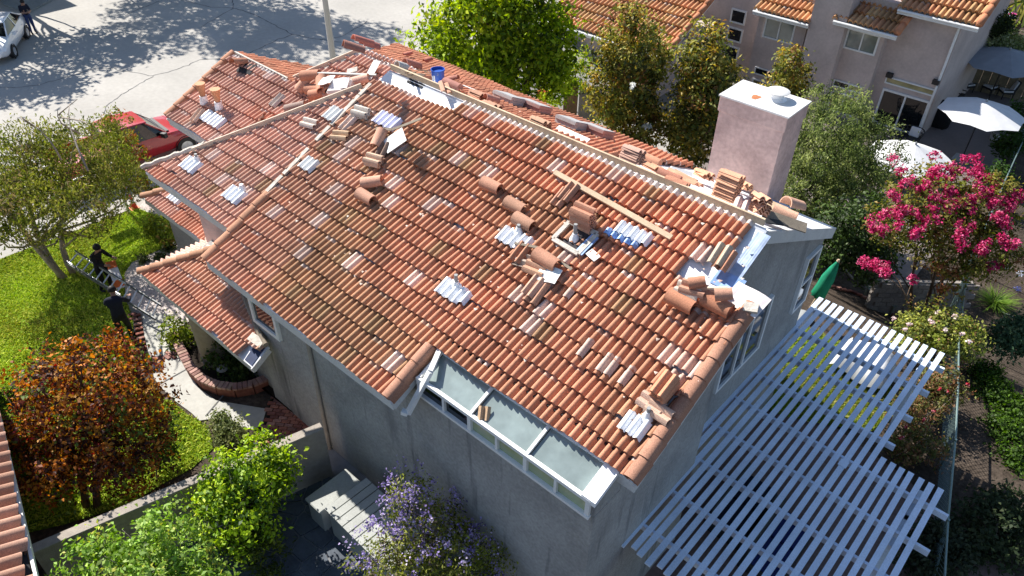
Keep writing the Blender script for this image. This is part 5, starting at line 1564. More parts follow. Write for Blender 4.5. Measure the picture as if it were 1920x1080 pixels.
for i, (x, y, r_, lb) in enumerate(((302, 488, 9, 'small dark plant in the pale bed, nearest the entrance roof'), (320, 470, 8, 'small dark plant in the pale bed, second from the entrance roof'), (268, 492, 6, 'smallest plant in the pale bed, at the tip of the entrance roof'), (312, 423, 12, 'dark spiky plant at the corner of the lower garage roof'))):
    tree('shrub', lb, 'plant', G(x, y), [blob(x, y - 3, .35, r_, .15)], 260, .12, [gr(.07, .10, .035, 2), gr(.14, .15, .07, 1)], r=.015, limbs=3, clump=.14, nclump=14, seed=40 + i, group=PLANTBED)
bl = [blob(300, 428, .9, 26, .35), blob(320, 440, .8, 16, .3)]
tree('shrub', 'yellow green shrub on the lawn edge by the lower garage roof', 'shrub', G(305, 440), bl, 1100, .13, [gr(.22, .26, .03, 2), gr(.12, .17, .025, 2), gr(.25, .17, .04, .6)], r=.02, clump=.22, nclump=60, seed=47)
bl = [blob(330, 625, .9, 24, .5), blob(340, 645, .7, 20, .4)]
tree('shrub', 'yellow green shrub at the foot of the round porch pillar', 'shrub', G(333, 655), bl, 1600, .10, [gr(.20, .24, .03, 2), gr(.10, .15, .02, 2)], r=.02, clump=.2, nclump=70, seed=48)
tree('shrub', 'dark green shrub under the entrance roof behind the pillar', 'shrub', atZ(425, 665, .4), [blob(420, 655, 1.1, 40, .5), blob(445, 690, .7, 40, .3)], 2600, .11, [gr(.05, .09, .02, 2), gr(.08, .12, .03, 1)], r=.03, clump=.22, nclump=100, seed=49)
tree('shrub', 'tiny sparse shrub against the wall under the small window', 'shrub', atZ(498, 700, .4), [blob(495, 690, .8, 14, .3)], 240, .08, [gr(.12, .15, .03, 2), gr(.2, .22, .06, 1)], r=.012, limbs=4, clump=.14, nclump=20, seed=50)
bl = [blob(425, 805, .9, 36, .4), blob(440, 825, .7, 32, .4), blob(415, 790, .9, 20, .3)]
tree('rose_bush', 'pale grey green bush at the lower end of the walkway', 'shrub', G(428, 845), bl, 3400, .075, [gr(.17, .20, .07, 3), gr(.25, .27, .11, 1.5), gr(.09, .12, .04, 2)], r=.02, limbs=8, clump=.15, nclump=150, shell_=.25, seed=51)
tree('rose_bush', 'slender standard rose beside the lawn near the garden wall', 'shrub', G(293, 905), [blob(295, 800, 1.7, 34, .5), blob(300, 850, 1.2, 30, .4)], 1700, .085, [gr(.08, .14, .025, 2), gr(.05, .08, .02, 2)], r=.022, limbs=8, clump=.2, nclump=90, seed=52)
# palms and pale shrubs in the neighbour's side garden
PALMS = 'slim palms at the top right'
for i, (x0, y0, x1, y1, lb) in enumerate(((1872, 70, 1885, -5, 'left slim palm trunk with yellow fronds at the top right'), (1900, 75, 1920, 20, 'right slim palm trunk leaning out of the picture at the top right'))):
    root = thing('palm_tree', lb, 'palm', PALMS)
    base = G(x0, y0); z1 = float(atY(x1, y1, base[1])[2])
    top = atY(x1, y1, base[1])
    b = MB(); b.tube([base + (top - base) * t + np.array((.05 * math.sin(t * 40), 0, 0)) for t in np.linspace(0, 1.25, 12)], [.13 + .02 * (k % 2) for k in range(12)], 8)
    b.build('trunk', DARKBARK, root)
    top = base + (top - base) * 1.25
    V, Q, Cc = [], [], []
    g = np.random.default_rng(i)
    for k in range(16):
        a = k * .3927 + g.random(); o_ = len(V)
        for q in range(6):
            t = q / 5; p = top + np.array((math.cos(a) * 1.5 * t, math.sin(a) * 1.5 * t, .5 * t - 1.5 * t * t))
            s_ = np.array((-math.sin(a), math.cos(a), .1)) * .16 * (1 - t * .7)
            V += [p + s_, p - s_]; Cc += [(.30, .28, .05)] * 2 if k % 3 else [(.17, .22, .04)] * 2
        Q += [(o_ + 2 * q, o_ + 2 * q + 1, o_ + 2 * q + 3, o_ + 2 * q + 2) for q in range(5)]
    fastmesh('crown', np.array(V), np.array(Q), LEAF, np.array(Cc), parent=root)
bl = [blob(1850, 78, .2, 34, .7), blob(1885, 82, .1, 36, .7), blob(1912, 90, 0, 30, .6), blob(1822, 76, .1, 16, .5)]
tree('shrub', 'pale sunlit silvery shrub row behind the grey umbrella', 'shrub', G(1870, 95), bl, 6000, .13, [gr(.34, .36, .19, 3), gr(.24, .29, .10, 2), gr(.14, .18, .05, 1)], r=.05, clump=.3, nclump=200, seed=54)
tree('shrub', 'bright leafed shrub at the foot of the slim palms', 'shrub', G(1878, 55), [blob(1876, 42, .8, 12, .5), blob(1885, 60, .5, 14, .5)], 900, .2, [gr(.30, .34, .05, 2), gr(.18, .24, .04, 1)], r=.03, clump=.35, nclump=40, seed=55)
bl = [blob(1893, 270, -1.4, 26, .6), blob(1870, 330, -1.3, 22, .6), blob(1905, 220, -1.3, 22, .6)]
tree('shrub', 'dark green plants between the neighbour patio and the fence', 'shrub', G(1888, 290), bl, 3500, .14, [gr(.05, .11, .018, 2), gr(.03, .06, .012, 2)], r=.03, clump=.3, nclump=140, seed=56)
# trees standing outside the picture up-sun: their shade falls on the street
FARC = [gr(.06, .10, .02, 2), gr(.09, .14, .03, 1)]
def shade_tree(px, py, h, r_, lb, sd, n=4200):
    """crown placed so that its shade falls on the street at (px, py)"""
    g0_ = G(px, py)
    c = g0_ + np.array(sdir) / sdir.z * h
    bl = [(c, (r_, r_, r_ * .7), 1), (c + np.array((r_ * .7, r_ * .5, -.5)), (r_ * .6, r_ * .6, r_ * .5), .8), (c + np.array((-r_ * .5, -r_ * .6, .4)), (r_ * .6, r_ * .6, r_ * .5), .8)]
    tree('street_tree', lb, 'tree', (c[0] - 4.5, c[1] - 1.5, 0), bl, n, .34, FARC, r=.22, limbs=12, barkm=DARKBARK, clump=.6, nclump=170, shell_=.1, seed=sd, group='street trees beyond the road')
shade_tree(160, 95, 7.0, 2.9, 'street tree beyond the white car', 60, 3300)
shade_tree(60, 165, 6.5, 2.0, 'street tree on the near side of the white car', 61, 1900)
shade_tree(430, 45, 12.0, 4.6, 'tall street tree across the road, opposite the garage', 62, 6500)
shade_tree(560, 70, 13.0, 4.0, 'tall street tree across the road, opposite the lamp post', 63, 5000)
shade_tree(350, 15, 12.0, 3.2, 'tall street tree across the road, next to the far house', 64, 3200)
# lawn blades
def grass(P, n, seed, cols, h=.07):
    g = np.random.default_rng(seed)
    xs = [p[0] for p in P]; ys = [p[1] for p in P]
    x = g.uniform(max(min(xs), -27), max(xs), n * 3); y = g.uniform(max(min(ys), -1), max(ys), n * 3)
    k = np.zeros(len(x), bool)
    m = len(P)
    for i in range(m):
        (x0, y0), (x1, y1) = P[i], P[(i + 1) % m]
        cnd = ((y0 > y) != (y1 > y)) & (x < (x1 - x0) * (y - y0) / (y1 - y0 + 1e-12) + x0)
        k ^= cnd
    x, y = x[k][:n], y[k][:n]; n = len(x)
    z = gz(x, y) + .025
    a = g.random(n) * 6.283; hh = h * (.5 + g.random(n)); ww = .014 + .012 * g.random(n)
    lean = g.normal(size=(n, 2)) * hh[:, None] * .7
    V = np.empty((n, 3, 3))
    V[:, 0] = np.stack([x + np.cos(a) * ww, y + np.sin(a) * ww, z], 1)
    V[:, 1] = np.stack([x - np.cos(a) * ww, y - np.sin(a) * ww, z], 1)
    V[:, 2] = np.stack([x + lean[:, 0], y + lean[:, 1], z + hh], 1)
    c = np.array(cols)[g.integers(0, len(cols), n)] * (.75 + .5 * g.random(n))[:, None]
    pn = .5 + .25 * np.sin(x * 1.3 + 2 * np.sin(y * .9)) + .25 * np.sin(y * 1.9 + 1.5 * np.sin(x * 1.1 + 1))
    c = c * (.78 + .34 * pn)[:, None] * np.stack([1 + .16 * (1 - pn), np.ones(n), 1 + .3 * (1 - pn)], 1)
    return V.reshape(-1, 3), np.arange(n * 3).reshape(n, 3), np.repeat(c.clip(0, .9), 3, 0)
V, Q, Cc = grass(LAWN, 70000, 70, [(.36, .50, .05), (.46, .58, .065), (.54, .60, .10), (.22, .33, .03)], .05)
fastmesh('grass', V, Q, BLADE, Cc, label='short bright green grass of the front lawn', cat='grass', kind='stuff')
V, Q, Cc = grass(RLAWN, 26000, 71, [(.22, .34, .03), (.34, .42, .06), (.42, .42, .12), (.13, .24, .02)], .10)
fastmesh('grass', V, Q, LEAF, Cc, label='sunlit grass seen through the pergola slats', cat='grass', kind='stuff')

# ------------------------------------------------------------------ the neighbour's two-storey house at the top right
NB = thing('neighbour_house', 'taupe two storey house with orange tiled roofs at the top right', 'house')
zgN = -2.5
nx = lambda x, y, Y=None: atY(x, y, Y or YN)
xr = float(nx(1728, 248)[0]); xl = float(nx(1262, 60)[0])
eR0, eR1 = nx(1692, 22, YN - .5), nx(1838, 42, YN - .5)
zeR = float((eR0[2] + eR1[2]) / 2)
b = MB(); b.box(((xl + xr) / 2, YN + 4.5, (zgN - .2 + zeR) / 2), (xr - xl, 9, zeR - zgN + .2)); b.build('wall', STUCCO2, NB)
def nroof(x0, x1, y, z, depth, k=1.75, right_rake=True, seed=31):
    fr = SFrame((0, y, z), (1, 0, 0), (0, cp, sp), k)
    lay('roof_tiles', fr, [(x0 / k, 0), (x1 / k, 0), (x1 / k, depth / k), (x0 / k, depth / k)], 0.0,
        lambda u, v, kk: tuple(c * (.85 + .3 * hash01(kk)) for c in pal((.52, .24, .12), (.50, .30, .14), hash01('n', kk))), seed, None, NB)
    m = MB(); m.prism([fr.P(x0 / k, 0, -.1), fr.P(x1 / k, 0, -.1), fr.P(x1 / k, depth / k, -.1), fr.P(x0 / k, depth / k, -.1)], -fr.N * .1); m.build('roof_deck', FASC, NB)
    m = MB(); m.beam((x0, y - .04, z - .16), (x1 + .05, y - .04, z - .16), .07, .20); m.build('fascia', WHITE, NB)
    m = MB(); m.tube([(x0, y - .10, z - .10), (x1 + .05, y - .10, z - .10)], .06, 8); m.build('gutter', WHITE, NB)
    if right_rake:
        m = MB(); n = int(depth / .62)
        for i in range(n):
            p, q = Vector(fr.P(x1 / k, i * .62 / k, .05)), Vector(fr.P(x1 / k, (i + 1.08) * .62 / k, .02))
            m.tube([p, q], [.17, .15], 8)
        o = m.build('rake_tiles', TILE, NB, smooth=True); white_attr(o); o.color = (.50, .21, .11, 1)
    return fr
nroof(float(eR0[0]) - .2, float(eR1[0]), YN - .5, zeR, 5.5, seed=31)
# bay with window right of the chimney
xb = float(nx(1612, 215, YN - .6)[0])
bay0 = float(nx(1563, 152, YN - .6)[0]) - .8
eb0, eb1 = nx(1586.7, 45, YN - 1.2), nx(1683, 60, YN - 1.2)
zeb = float((eb0[2] + eb1[2]) / 2)
b = MB(); b.box(((bay0 + xb) / 2, YN - .28, (zgN - .2 + zeb) / 2), (xb - bay0, .62, zeb - zgN + .2)); b.build('wall', STUCCO2, NB)
nroof(float(eb0[0]) - .6, float(eb1[0]), YN - 1.2, zeb, 2.9, seed=32)
# left bay
e10, e11 = nx(1413, 22, YN - 1.2), nx(1503, 33, YN - 1.2)
ze1 = float((e10[2] + e11[2]) / 2)
x10, x11 = float(nx(1408, 128, YN - .6)[0]), float(nx(1490, 120, YN - .6)[0])
b = MB(); b.box(((x10 + x11) / 2, YN - .28, (zgN - .2 + ze1) / 2), (x11 - x10 + .3, .62, ze1 - zgN + .2)); b.build('wall', STUCCO2, NB)
nroof(float(e10[0]), float(e11[0]) + .4, YN - 1.2, ze1, 3.2, right_rake=False, seed=33)
nroof(float(e10[0]) + .2, xr - 1.0, YN + 1.4, zeR + 1.0, 3.2, seed=34)
# chimney stack
xc0, xc1 = float(nx(1490, 150, YN - 1.1)[0]), float(nx(1556, 150, YN - 1.1)[0])
b = MB(); b.box(((xc0 + xc1) / 2, YN - .3, 1.8), (xc1 - xc0, 1.6, 9.2)); b.build('chimney', STUCCO2, NB)
def nwin(pts, Y, mull=(.5,), glass=GLASS, fr=.08, rows=()):
    P = [atY(*p, Y) for p in pts]            # top left, top right, bottom right, bottom left
    x0, x1 = (P[0][0] + P[3][0]) / 2, (P[1][0] + P[2][0]) / 2
    z1, z0_ = (P[0][2] + P[1][2]) / 2, (P[2][2] + P[3][2]) / 2
    window(NB, (x0, Y, z0_), (1, 0, 0), (0, 0, 1), x1 - x0, z1 - z0_, fr=fr, mull=mull, glass=glass, depth=.10, rows=rows)
BLIND = mat('window_with_blind', (.17, .20, .19), .08, n1=(3, .2), spec=.6, coat=1)
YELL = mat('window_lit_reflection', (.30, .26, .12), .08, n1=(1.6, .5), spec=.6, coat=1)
Y6 = YN - .60
nwin([(1590, 55), (1651.7, 63), (1641.7, 101.7), (1580, 93)], Y6, glass=[BLIND, BLIND])
nwin([(1563, 151.7), (1620, 160), (1613, 172), (1560, 164)], Y6, mull=(.55,), glass=[GLASS, YELL], fr=.06)
nwin([(1558, 171.7), (1613, 179), (1600, 216), (1548, 208)], Y6, glass=[YELL, YELL])
nwin([(1435, 35), (1495, 40), (1485, 80), (1430, 73)], Y6, glass=[BLIND, BLIND])
nwin([(1415, 128), (1455, 131), (1453, 145), (1413, 142)], Y6, mull=(), fr=.06)
nwin([(1410, 149), (1452, 154), (1445, 185), (1405, 180)], Y6, glass=[YELL, BLIND])
nwin([(1660, 148), (1757, 161.7), (1753, 175), (1657, 161)], YN - .03, mull=(), glass=[YELL], fr=.06)
nwin([(1654, 170), (1748, 185), (1723, 248), (1632.5, 235)], YN - .03, glass=[GLASS, GLASS], fr=.10)
for q in ([(1371, 16), (1401.5, 20), (1396, 46), (1369, 43)], [(1365, 50), (1394, 54), (1390, 80), (1362, 76)], [(1359, 84), (1387.5, 88), (1382, 113), (1356.5, 109)]):
    nwin(q, YN - .03, mull=())
for (x, y) in ((1668, 141), (1755, 154)):
    p = atY(x, y, YN - .10)
    MB().box(p, (.30, .2, .22)).build('wall_lamp', BLACKP, NB)
xd = float(nx(1727, 246)[0]) - .05
MB().tube([(xd, YN - .08, zgN), (xd, YN - .08, zeR - .4), (xd + .1, YN - .45, zeR - .15)], .06, 8).build('downspout', WHITE, NB)
# garage wing with a lower roof
zq = .5
g0_, g1_ = atZ(1090, 69, zq), atZ(1282, 104, zq)
yg = float((g0_[1] + g1_[1]) / 2)
nroof(float(g0_[0]) - 3.0, float(g1_[0]) - .6, yg, zq, 5.2, seed=35)
b = MB(); b.box(((g0_[0] - 2.8 + g1_[0] - 1.2) / 2, yg + 3.2, (zgN - .2 + zq) / 2), (g1_[0] - g0_[0] + 1.6, 5.5, zq - zgN)); b.build('wall', STUCCO2, NB)
dw0, dw1 = atY(1146, 20, yg + 3.4), atY(1240, 27, yg + 3.4)
b = MB(); b.box(((dw0[0] + dw1[0]) / 2, yg + 4.4, dw0[2] + .9), (dw1[0] - dw0[0], 2.0, 1.9)); b.build('dormer', FASC, NB)
window(NB, (dw0[0] + .6, yg + 3.37, dw0[2] + .55), (1, 0, 0), (0, 0, 1), dw1[0] - dw0[0] - 1.0, 1.2, mull=(), glass=BLIND)

# ------------------------------------------------------------------ umbrellas and patio things
def umbrella(label, base, apex, r, m, n=8, rim=.45, group=None, basem=GREYM):
    root = thing('patio_umbrella', label, 'umbrella', group)
    base, apex = Vector(base), Vector(apex)
    b = MB(); vs = [apex]
    for k in range(n):
        a = 2 * math.pi * (k + .5) / n
        vs.append(apex + Vector((r * math.cos(a), r * math.sin(a), -rim)))
    for k in range(n):
        a = 2 * math.pi * k / n
        vs.append(apex + Vector((r * .5 * math.cos(a) , r * .5 * math.sin(a), -rim * .42)) )
    for k in range(n):
        a = 2 * math.pi * (k + 1) / n
        vs.append(apex + Vector((r * .90 * math.cos(a), r * .90 * math.sin(a), -rim * .93)))
    fs = []
    for k in range(n):
        i, j, mid = 1 + k, 1 + (k + 1) % n, 1 + 2 * n + k
        fs += [(0, i, mid), (0, mid, j)]
    b.add(vs[:1 + 3 * n], fs)
    cv = b.build('canopy', m, root)
    sd = cv.modifiers.new('thickness', 'SOLIDIFY'); sd.thickness = .012
    b = MB(); b.lathe([(.05, 0), (.06, .03), (.02, .10)], apex, 10); b.build('finial', GREYM, root)
    b = MB(); b.tube([base, apex], .03, 8); b.build('pole', BLACKP, root)
    b = MB(); b.box(base + Vector((0, 0, .05)), (.75, .75, .09)); b.build('base', basem, root, bevel=.02)
    b = MB()
    for k in range(n):
        a = 2 * math.pi * (k + .5) / n
        b.tube([apex + Vector((0, 0, -.05)), apex + Vector((r * .97 * math.cos(a), r * .97 * math.sin(a), -rim - .01))], .010, 4)
    b.build('ribs', GREYM, root)
def topof(base, px, py):
    return (base[0], base[1], float(atY(px, py, base[1])[2]))
ub = G(1803, 299); umbrella('white umbrella standing in the shade of the neighbour patio', ub, topof(ub, 1840, 187), 1.85, CANVAS, rim=.6)
ub = atZ(1690, 340, -2.4); umbrella('white sunlit umbrella behind the pink crape myrtle', ub, topof(ub, 1723, 272), 1.9, CANVAS, rim=.75)
ub = atZ(1850, 195, -2.4); umbrella('grey umbrella at the top right beyond the white one', ub, topof(ub, 1884, 90), 2.3, GREYCANVAS, rim=.6)
GU = thing('folded_umbrella', 'closed green umbrella standing by the top end of the pergola', 'umbrella')
p0 = atZ(1531, 557, 1.3); p1 = atY(1571, 491, p0[1] + .15)
d = Vector(p1) - Vector(p0)
q = Vector((0, 0, 1)).rotation_difference(d.normalized()).to_matrix()
Lg = d.length
b = MB(); prof = [(.06, 0), (.17, .05), (.155, Lg * .3), (.15, Lg * .55), (.10, Lg * .8), (.05, Lg * .95), (.03, Lg)]
vs, fs = [], []
for i, (r_, z_) in enumerate(prof):
    for k in range(16):
        a = 2 * math.pi * k / 16; rr = r_ * (1 + .22 * math.cos(8 * a))
        vs.append(Vector(p0) + q @ Vector((rr * math.cos(a), rr * math.sin(a), z_)))
for i in range(len(prof) - 1):
    for k in range(16): fs.append((i * 16 + k, i * 16 + (k + 1) % 16, (i + 1) * 16 + (k + 1) % 16, (i + 1) * 16 + k))
b.add(vs, fs); b.build('canopy', GREENCANVAS, GU, smooth=True)
b = MB(); b.lathe([(.03, 0), (.05, .03), (.03, .08)], Vector(p1), 8); b.tube([Vector(p0) - d.normalized() * 1.2, p0], .025, 8); b.build('pole', WOOD, GU)
b = MB(); c_ = Vector(p0) - d.normalized() * 1.2; b.lathe([(.3, 0), (.3, .06), (.06, .12)], (c_.x, c_.y, float(gz(c_.x, c_.y))), 14); b.build('base', GREYM, GU)

def lounge(px, py, yaw, label, cush=True):
    c = Vector(G(px, py)); root = thing('patio_chair', label, 'chair', 'patio chairs of the neighbour')
    R_ = Matrix.Rotation(yaw, 3, 'Z')
    def bx(n_, o, s_, m_): MB().box(c + R_ @ Vector(o), s_, R_).build(n_, m_, root, bevel=.02)
    bx('seat', (0, 0, .38), (.62, .62, .10), BLACKP)
    MB().box(c + R_ @ Vector((0, .32, .72)), (.62, .08, .62), R_ @ Matrix.Rotation(-.25, 3, 'X')).build('backrest', BLACKP, root, bevel=.02)
    for sx in (-.27, .27):
        for sy in (-.27, .27): bx('leg', (sx, sy, .17), (.05, .05, .34), BLACKP)
        bx('armrest', (sx * 1.12, 0, .58), (.06, .6, .05), BLACKP)
    if cush:
        MB().box(c + R_ @ Vector((0, .24, .74)), (.52, .10, .54), R_ @ Matrix.Rotation(-.25, 3, 'X')).build('cushion', CANVAS, root, bevel=.03)
        bx('cushion', (0, -.02, .46), (.54, .54, .09), CANVAS)
lounge(1808, 172, 2.6, 'chair with pale cushion nearest the neighbour house corner')
lounge(1852, 176, -.4, 'chair with pale cushion in the middle of the row behind the white umbrella')
lounge(1882, 184, -.9, 'chair with pale cushion at the right end of the row behind the white umbrella')
lounge(1790, 190, 1.5, 'dark chair without cushion beside the covered grill', False)
def wicker(px, py, label, cush):
    c = Vector(G(px, py)); root = thing('wicker_chair', label, 'chair', 'round wicker chairs')
    b = MB()
    for h_, r_ in ((.45, .42), (.62, .47), (.8, .50)):
        b.tube([c + Vector((r_ * math.cos(t), r_ * math.sin(t), h_)) for t in np.linspace(-.4, 3.5, 14)], .025, 6)
    for t in np.linspace(-.4, 3.5, 12): b.tube([c + Vector((.40 * math.cos(t), .40 * math.sin(t), .36)), c + Vector((.5 * math.cos(t), .5 * math.sin(t), .8))], .014, 5)
    b.build('backrest', BLACKP, root)
    b = MB(); b.lathe([(.42, .30), (.44, .38), (.40, .42)], c, 16); b.build('seat', BLACKP, root)
    for t in (.6, 2.2, 3.8, 5.4): MB().tube([c + Vector((.34 * math.cos(t), .34 * math.sin(t), 0)), c + Vector((.38 * math.cos(t), .38 * math.sin(t), .34))], .02, 6).build('leg', BLACKP, root)
    if cush: MB().box(c + Vector((.06, .20, .64)), (.46, .12, .46), Matrix.Rotation(-.3, 3, 'X')).build('cushion', CANVAS, root, bevel=.03)
wicker(1702, 272, 'round dark wicker chair with a white cushion under the patio door', True)
wicker(1640, 266, 'round dark wicker chair half hidden by the grey green bush', False)
TB = thing('side_table', 'low dark round table between the two wicker chairs', 'table')
c = Vector(G(1670, 268)); b = MB(); b.lathe([(.35, .40), (.37, .43), (.35, .45)], c, 18); b.build('tabletop', BLACKP, TB)
for t in (0, 2.1, 4.2): MB().tube([c + Vector((.28 * math.cos(t), .28 * math.sin(t), 0)), c + Vector((.22 * math.cos(t), .22 * math.sin(t), .4))], .018, 6).build('leg', BLACKP, TB)
BQ = thing('covered_grill', 'grill under a black cover beside the neighbour patio door', 'grill')
c = Vector(G(1752, 236)); b = MB()
b.lathe([(.50, .05), (.55, .12), (.56, .75), (.50, 1.05), (.32, 1.30), (.12, 1.38)], c, 12, Matrix.Diagonal((1.15, .62, 1)))
b.build('cover', BLACKC, BQ, smooth='auto')
for sx in (-.42, .42): MB().lathe([(.08, 0), (.08, .05)], c + Vector((sx, -.2, 0)), 10).build('wheel', BLACKP, BQ)
PT = thing('potted_plant', 'plant in a white pot near the neighbour patio edge', 'potted plant')
c = Vector(G(1862, 262)); b = MB(); b.lathe([(.17, 0), (.24, .42), (.26, .44), (.23, .44), (.2, .36)], c, 18); b.build('pot', CANVAS, PT, smooth='auto')
V, Q, Cc = leaves([(np.array(c) + (0, 0, .75), (.28, .28, .28), 1)], 380, .13, [(.06, .10, .03), (.10, .14, .05)], clump=.12, nclump=30, seed=77); fastmesh('foliage', V, Q, LEAF, Cc, parent=PT)
b = MB(); b.box(c + Vector((0, 0, .02)), (.5, .5, .035)); b.build('stand', BLACKP, PT)
PB = thing('paddle_board', 'pale blue paddle board lying beyond the neighbour roof corner', 'board')
c = Vector(G(1862, 38)) + Vector((0, 0, .5))
b = MB(); b.lathe([(.3, -.06), (.98, -.05), (1, 0), (.98, .05), (.3, .06)], c, 24, Matrix.Diagonal((1.25, .75, 1.4))); b.build('hull', mat('pale_blue_gel', (.46, .56, .72), .4, n1=(2, .1)), PB, smooth='auto')
b = MB(); b.lathe([(.3, .10), (.25, .13)], c + Vector((.95, .1, 0)), 14); b.build('deck_pad', mat('magenta_pad', (.42, .03, .16), .7), PB)
TW_ = thing('striped_towel', 'green and blue towel lying below the paddle board', 'towel')
a_, c_ = Vector(G(1832, 54)), Vector(G(1866, 66))
m_ = a_.lerp(c_, .5)
MB().beam(a_ + Vector((0, 0, .35)), m_ + Vector((0, 0, .35)), .5, .05).build('green_half', mat('lime_cloth', (.22, .42, .05), .9), TW_)
MB().beam(m_ + Vector((0, 0, .352)), c_ + Vector((0, 0, .352)), .5, .05).build('blue_half', mat('blue_cloth', (.02, .06, .32), .9), TW_)
# wooden fence behind the chairs
FN = thing('wooden_fence', 'shaded wooden fence of tall boards behind the neighbour chairs', 'fence')
f0, f1 = Vector(G(1765, 158)), Vector(G(1960, 205))
dd = f1 - f0; nb_ = int(dd.length / .42); FENCEM = mat('brown_fence_boards', (.20, .16, .10), .9, n1=(3, .2), n2=(30, .2))
for i in range(nb_):
    a_, c_ = f0 + dd * (i / nb_), f0 + dd * ((i + .95) / nb_)
    MB().prism([a_, c_, c_ + Vector((0, 0, 1.7)), a_ + Vector((0, 0, 1.7))], (.0, .035, 0)).build('board', FENCEM, FN)
MB().beam(f0 + Vector((0, .07, 1.5)), f1 + Vector((0, .07, 1.5)), .05, .09).build('rail', FENCEM, FN)

# ------------------------------------------------------------------ right-hand yard
CF = thing('chain_fence', 'green grey chain link fence running down the right side of the yard', 'fence')
zr = 1.35
rp = [Vector(atZ(x, y, z)) for x, y, z in ((1930, 215, -1.1), (1917, 267, -1.1), (1884, 340, -.7), (1846, 430, .2), (1808, 547, 1.2), (1798, 643, 1.35), (1797, 720, 1.35), (1792, 820, 1.35), (1778, 970, 1.35), (1770, 1100, 1.35))]
MB().tube(rp, .024, 8).build('top_rail', CHAIN, CF)
L_ = [0]
for i in range(len(rp) - 1): L_.append(L_[-1] + (rp[i + 1] - rp[i]).length)
def onrail(t):
    i = 0
    while i < len(rp) - 2 and L_[i + 1] < t: i += 1
    return rp[i].lerp(rp[i + 1], (t - L_[i]) / (L_[i + 1] - L_[i]))
t = .3
while t < L_[-1]:
    p = onrail(t); MB().tube([(p.x, p.y, float(gz(p.x, p.y)) - .1), p + Vector((0, 0, .06))], .028, 8).build('fence_post', CHAIN, CF); t += 2.4
b = MB(); t = 0
while t < L_[-1] - 1.3:
    for s_ in (1, -1):
        a_ = onrail(t if s_ > 0 else t + 1.25); c_ = onrail(t + 1.25 if s_ > 0 else t)
        zc_ = float(gz(c_.x, c_.y)) + .05
        b.beam(a_, (c_.x, c_.y, zc_), .006, .006)
    t += .13
b.build('chain_mesh', CHAIN, CF, kind='stuff')
HS = tag(MB().tube([Vector(G(x, y)) + Vector((0, 0, .04)) for x, y in ((1860, 575), (1885, 590), (1905, 597), (1930, 610))], .02, 6).build('garden_hose', GREYM, smooth=True), 'thin pale hose lying on the dark soil at the right edge', 'hose')
ST = tag(MB().tube([Vector(G(1778, 997)) + Vector((0, 0, .1)), Vector(G(1816, 1025)) + Vector((0, 0, .05))], .02, 6).build('stick', OLDWOOD), 'bare stick lying beside the fence in the lower right', 'stick')
BW = thing('boundary_wall', 'shaded block wall behind the crape myrtle stems', 'wall')
w0_, w1_ = Vector(G(1625, 575)), Vector(G(1795, 600))
w0_.z = w1_.z = min(w0_.z, w1_.z) - .05
dd = w1_ - w0_; bw, bh = .42, .20
BLK = mat('concrete_block', (.27, .24, .215), .95, n1=(3, .2), n2=(20, .2), bump=.4, bscale=40)
nb_ = int(dd.length / bw); u_ = dd.normalized(); nn_ = Vector((-u_.y, u_.x, 0))
b = MB(); b.beam(w0_ + nn_ * .10 + Vector((0, 0, .85)), w1_ + nn_ * .10 + Vector((0, 0, .85)), .14, 1.66); b.build('core', BLK, BW)
o_ = MB().box((0, 0, 0), (bw - .015, .08, bh - .015)).build('block', BLK, bevel=.006); mb_ = keep(o_)
for r_ in range(8):
    for i in range(nb_):
        o_ = bpy.data.objects.new('block', mb_); COL.objects.link(o_); o_.parent = BW
        c_ = w0_ + u_ * ((i + .5 + (.5 if r_ % 2 else 0)) * bw) + Vector((0, 0, bh * (r_ + .5) + .03))
        o_.matrix_world = Matrix.Translation(c_) @ Matrix((u_, nn_, (0, 0, 1))).transposed().to_4x4()
BN = thing('garden_bench', 'weathered slatted bench in deep shade behind the pergola', 'bench')
c = Vector(G(1650, 572)); R_ = Matrix.Rotation(-.35, 3, 'Z')
GW_ = mat('grey_green_wood', (.22, .24, .20), .85, n1=(5, .2))
for i in range(4): MB().box(c + R_ @ Vector((0, -.18 + .12 * i, .45)), (1.3, .09, .03), R_).build('seat_slat', GW_, BN)
for i in range(4): MB().box(c + R_ @ Vector((0, .26, .56 + .11 * i)), (1.3, .03, .08), R_).build('back_slat', GW_, BN)
for sx in (-.58, .58):
    for sy in (-.18, .24): MB().box(c + R_ @ Vector((sx, sy, .22 if sy < 0 else .45)), (.06, .06, .44 if sy < 0 else .9), R_).build('leg', GW_, BN)
ED = thing('brick_edging', 'curved reddish brick edging in the shaded bed behind the pergola', 'edging')
pe = [Vector(G(x, y)) for x, y in ((1560, 540), (1600, 550), (1640, 568), (1668, 588), (1688, 606))]
for i in range(len(pe) - 1):
    for t in np.linspace(0, 1, 5)[:-1]:
        p = pe[i].lerp(pe[i + 1], t); d = pe[i + 1] - pe[i]
        brick(ED, p, math.atan2(d.y, d.x), p.z + .06, sc=1.15)
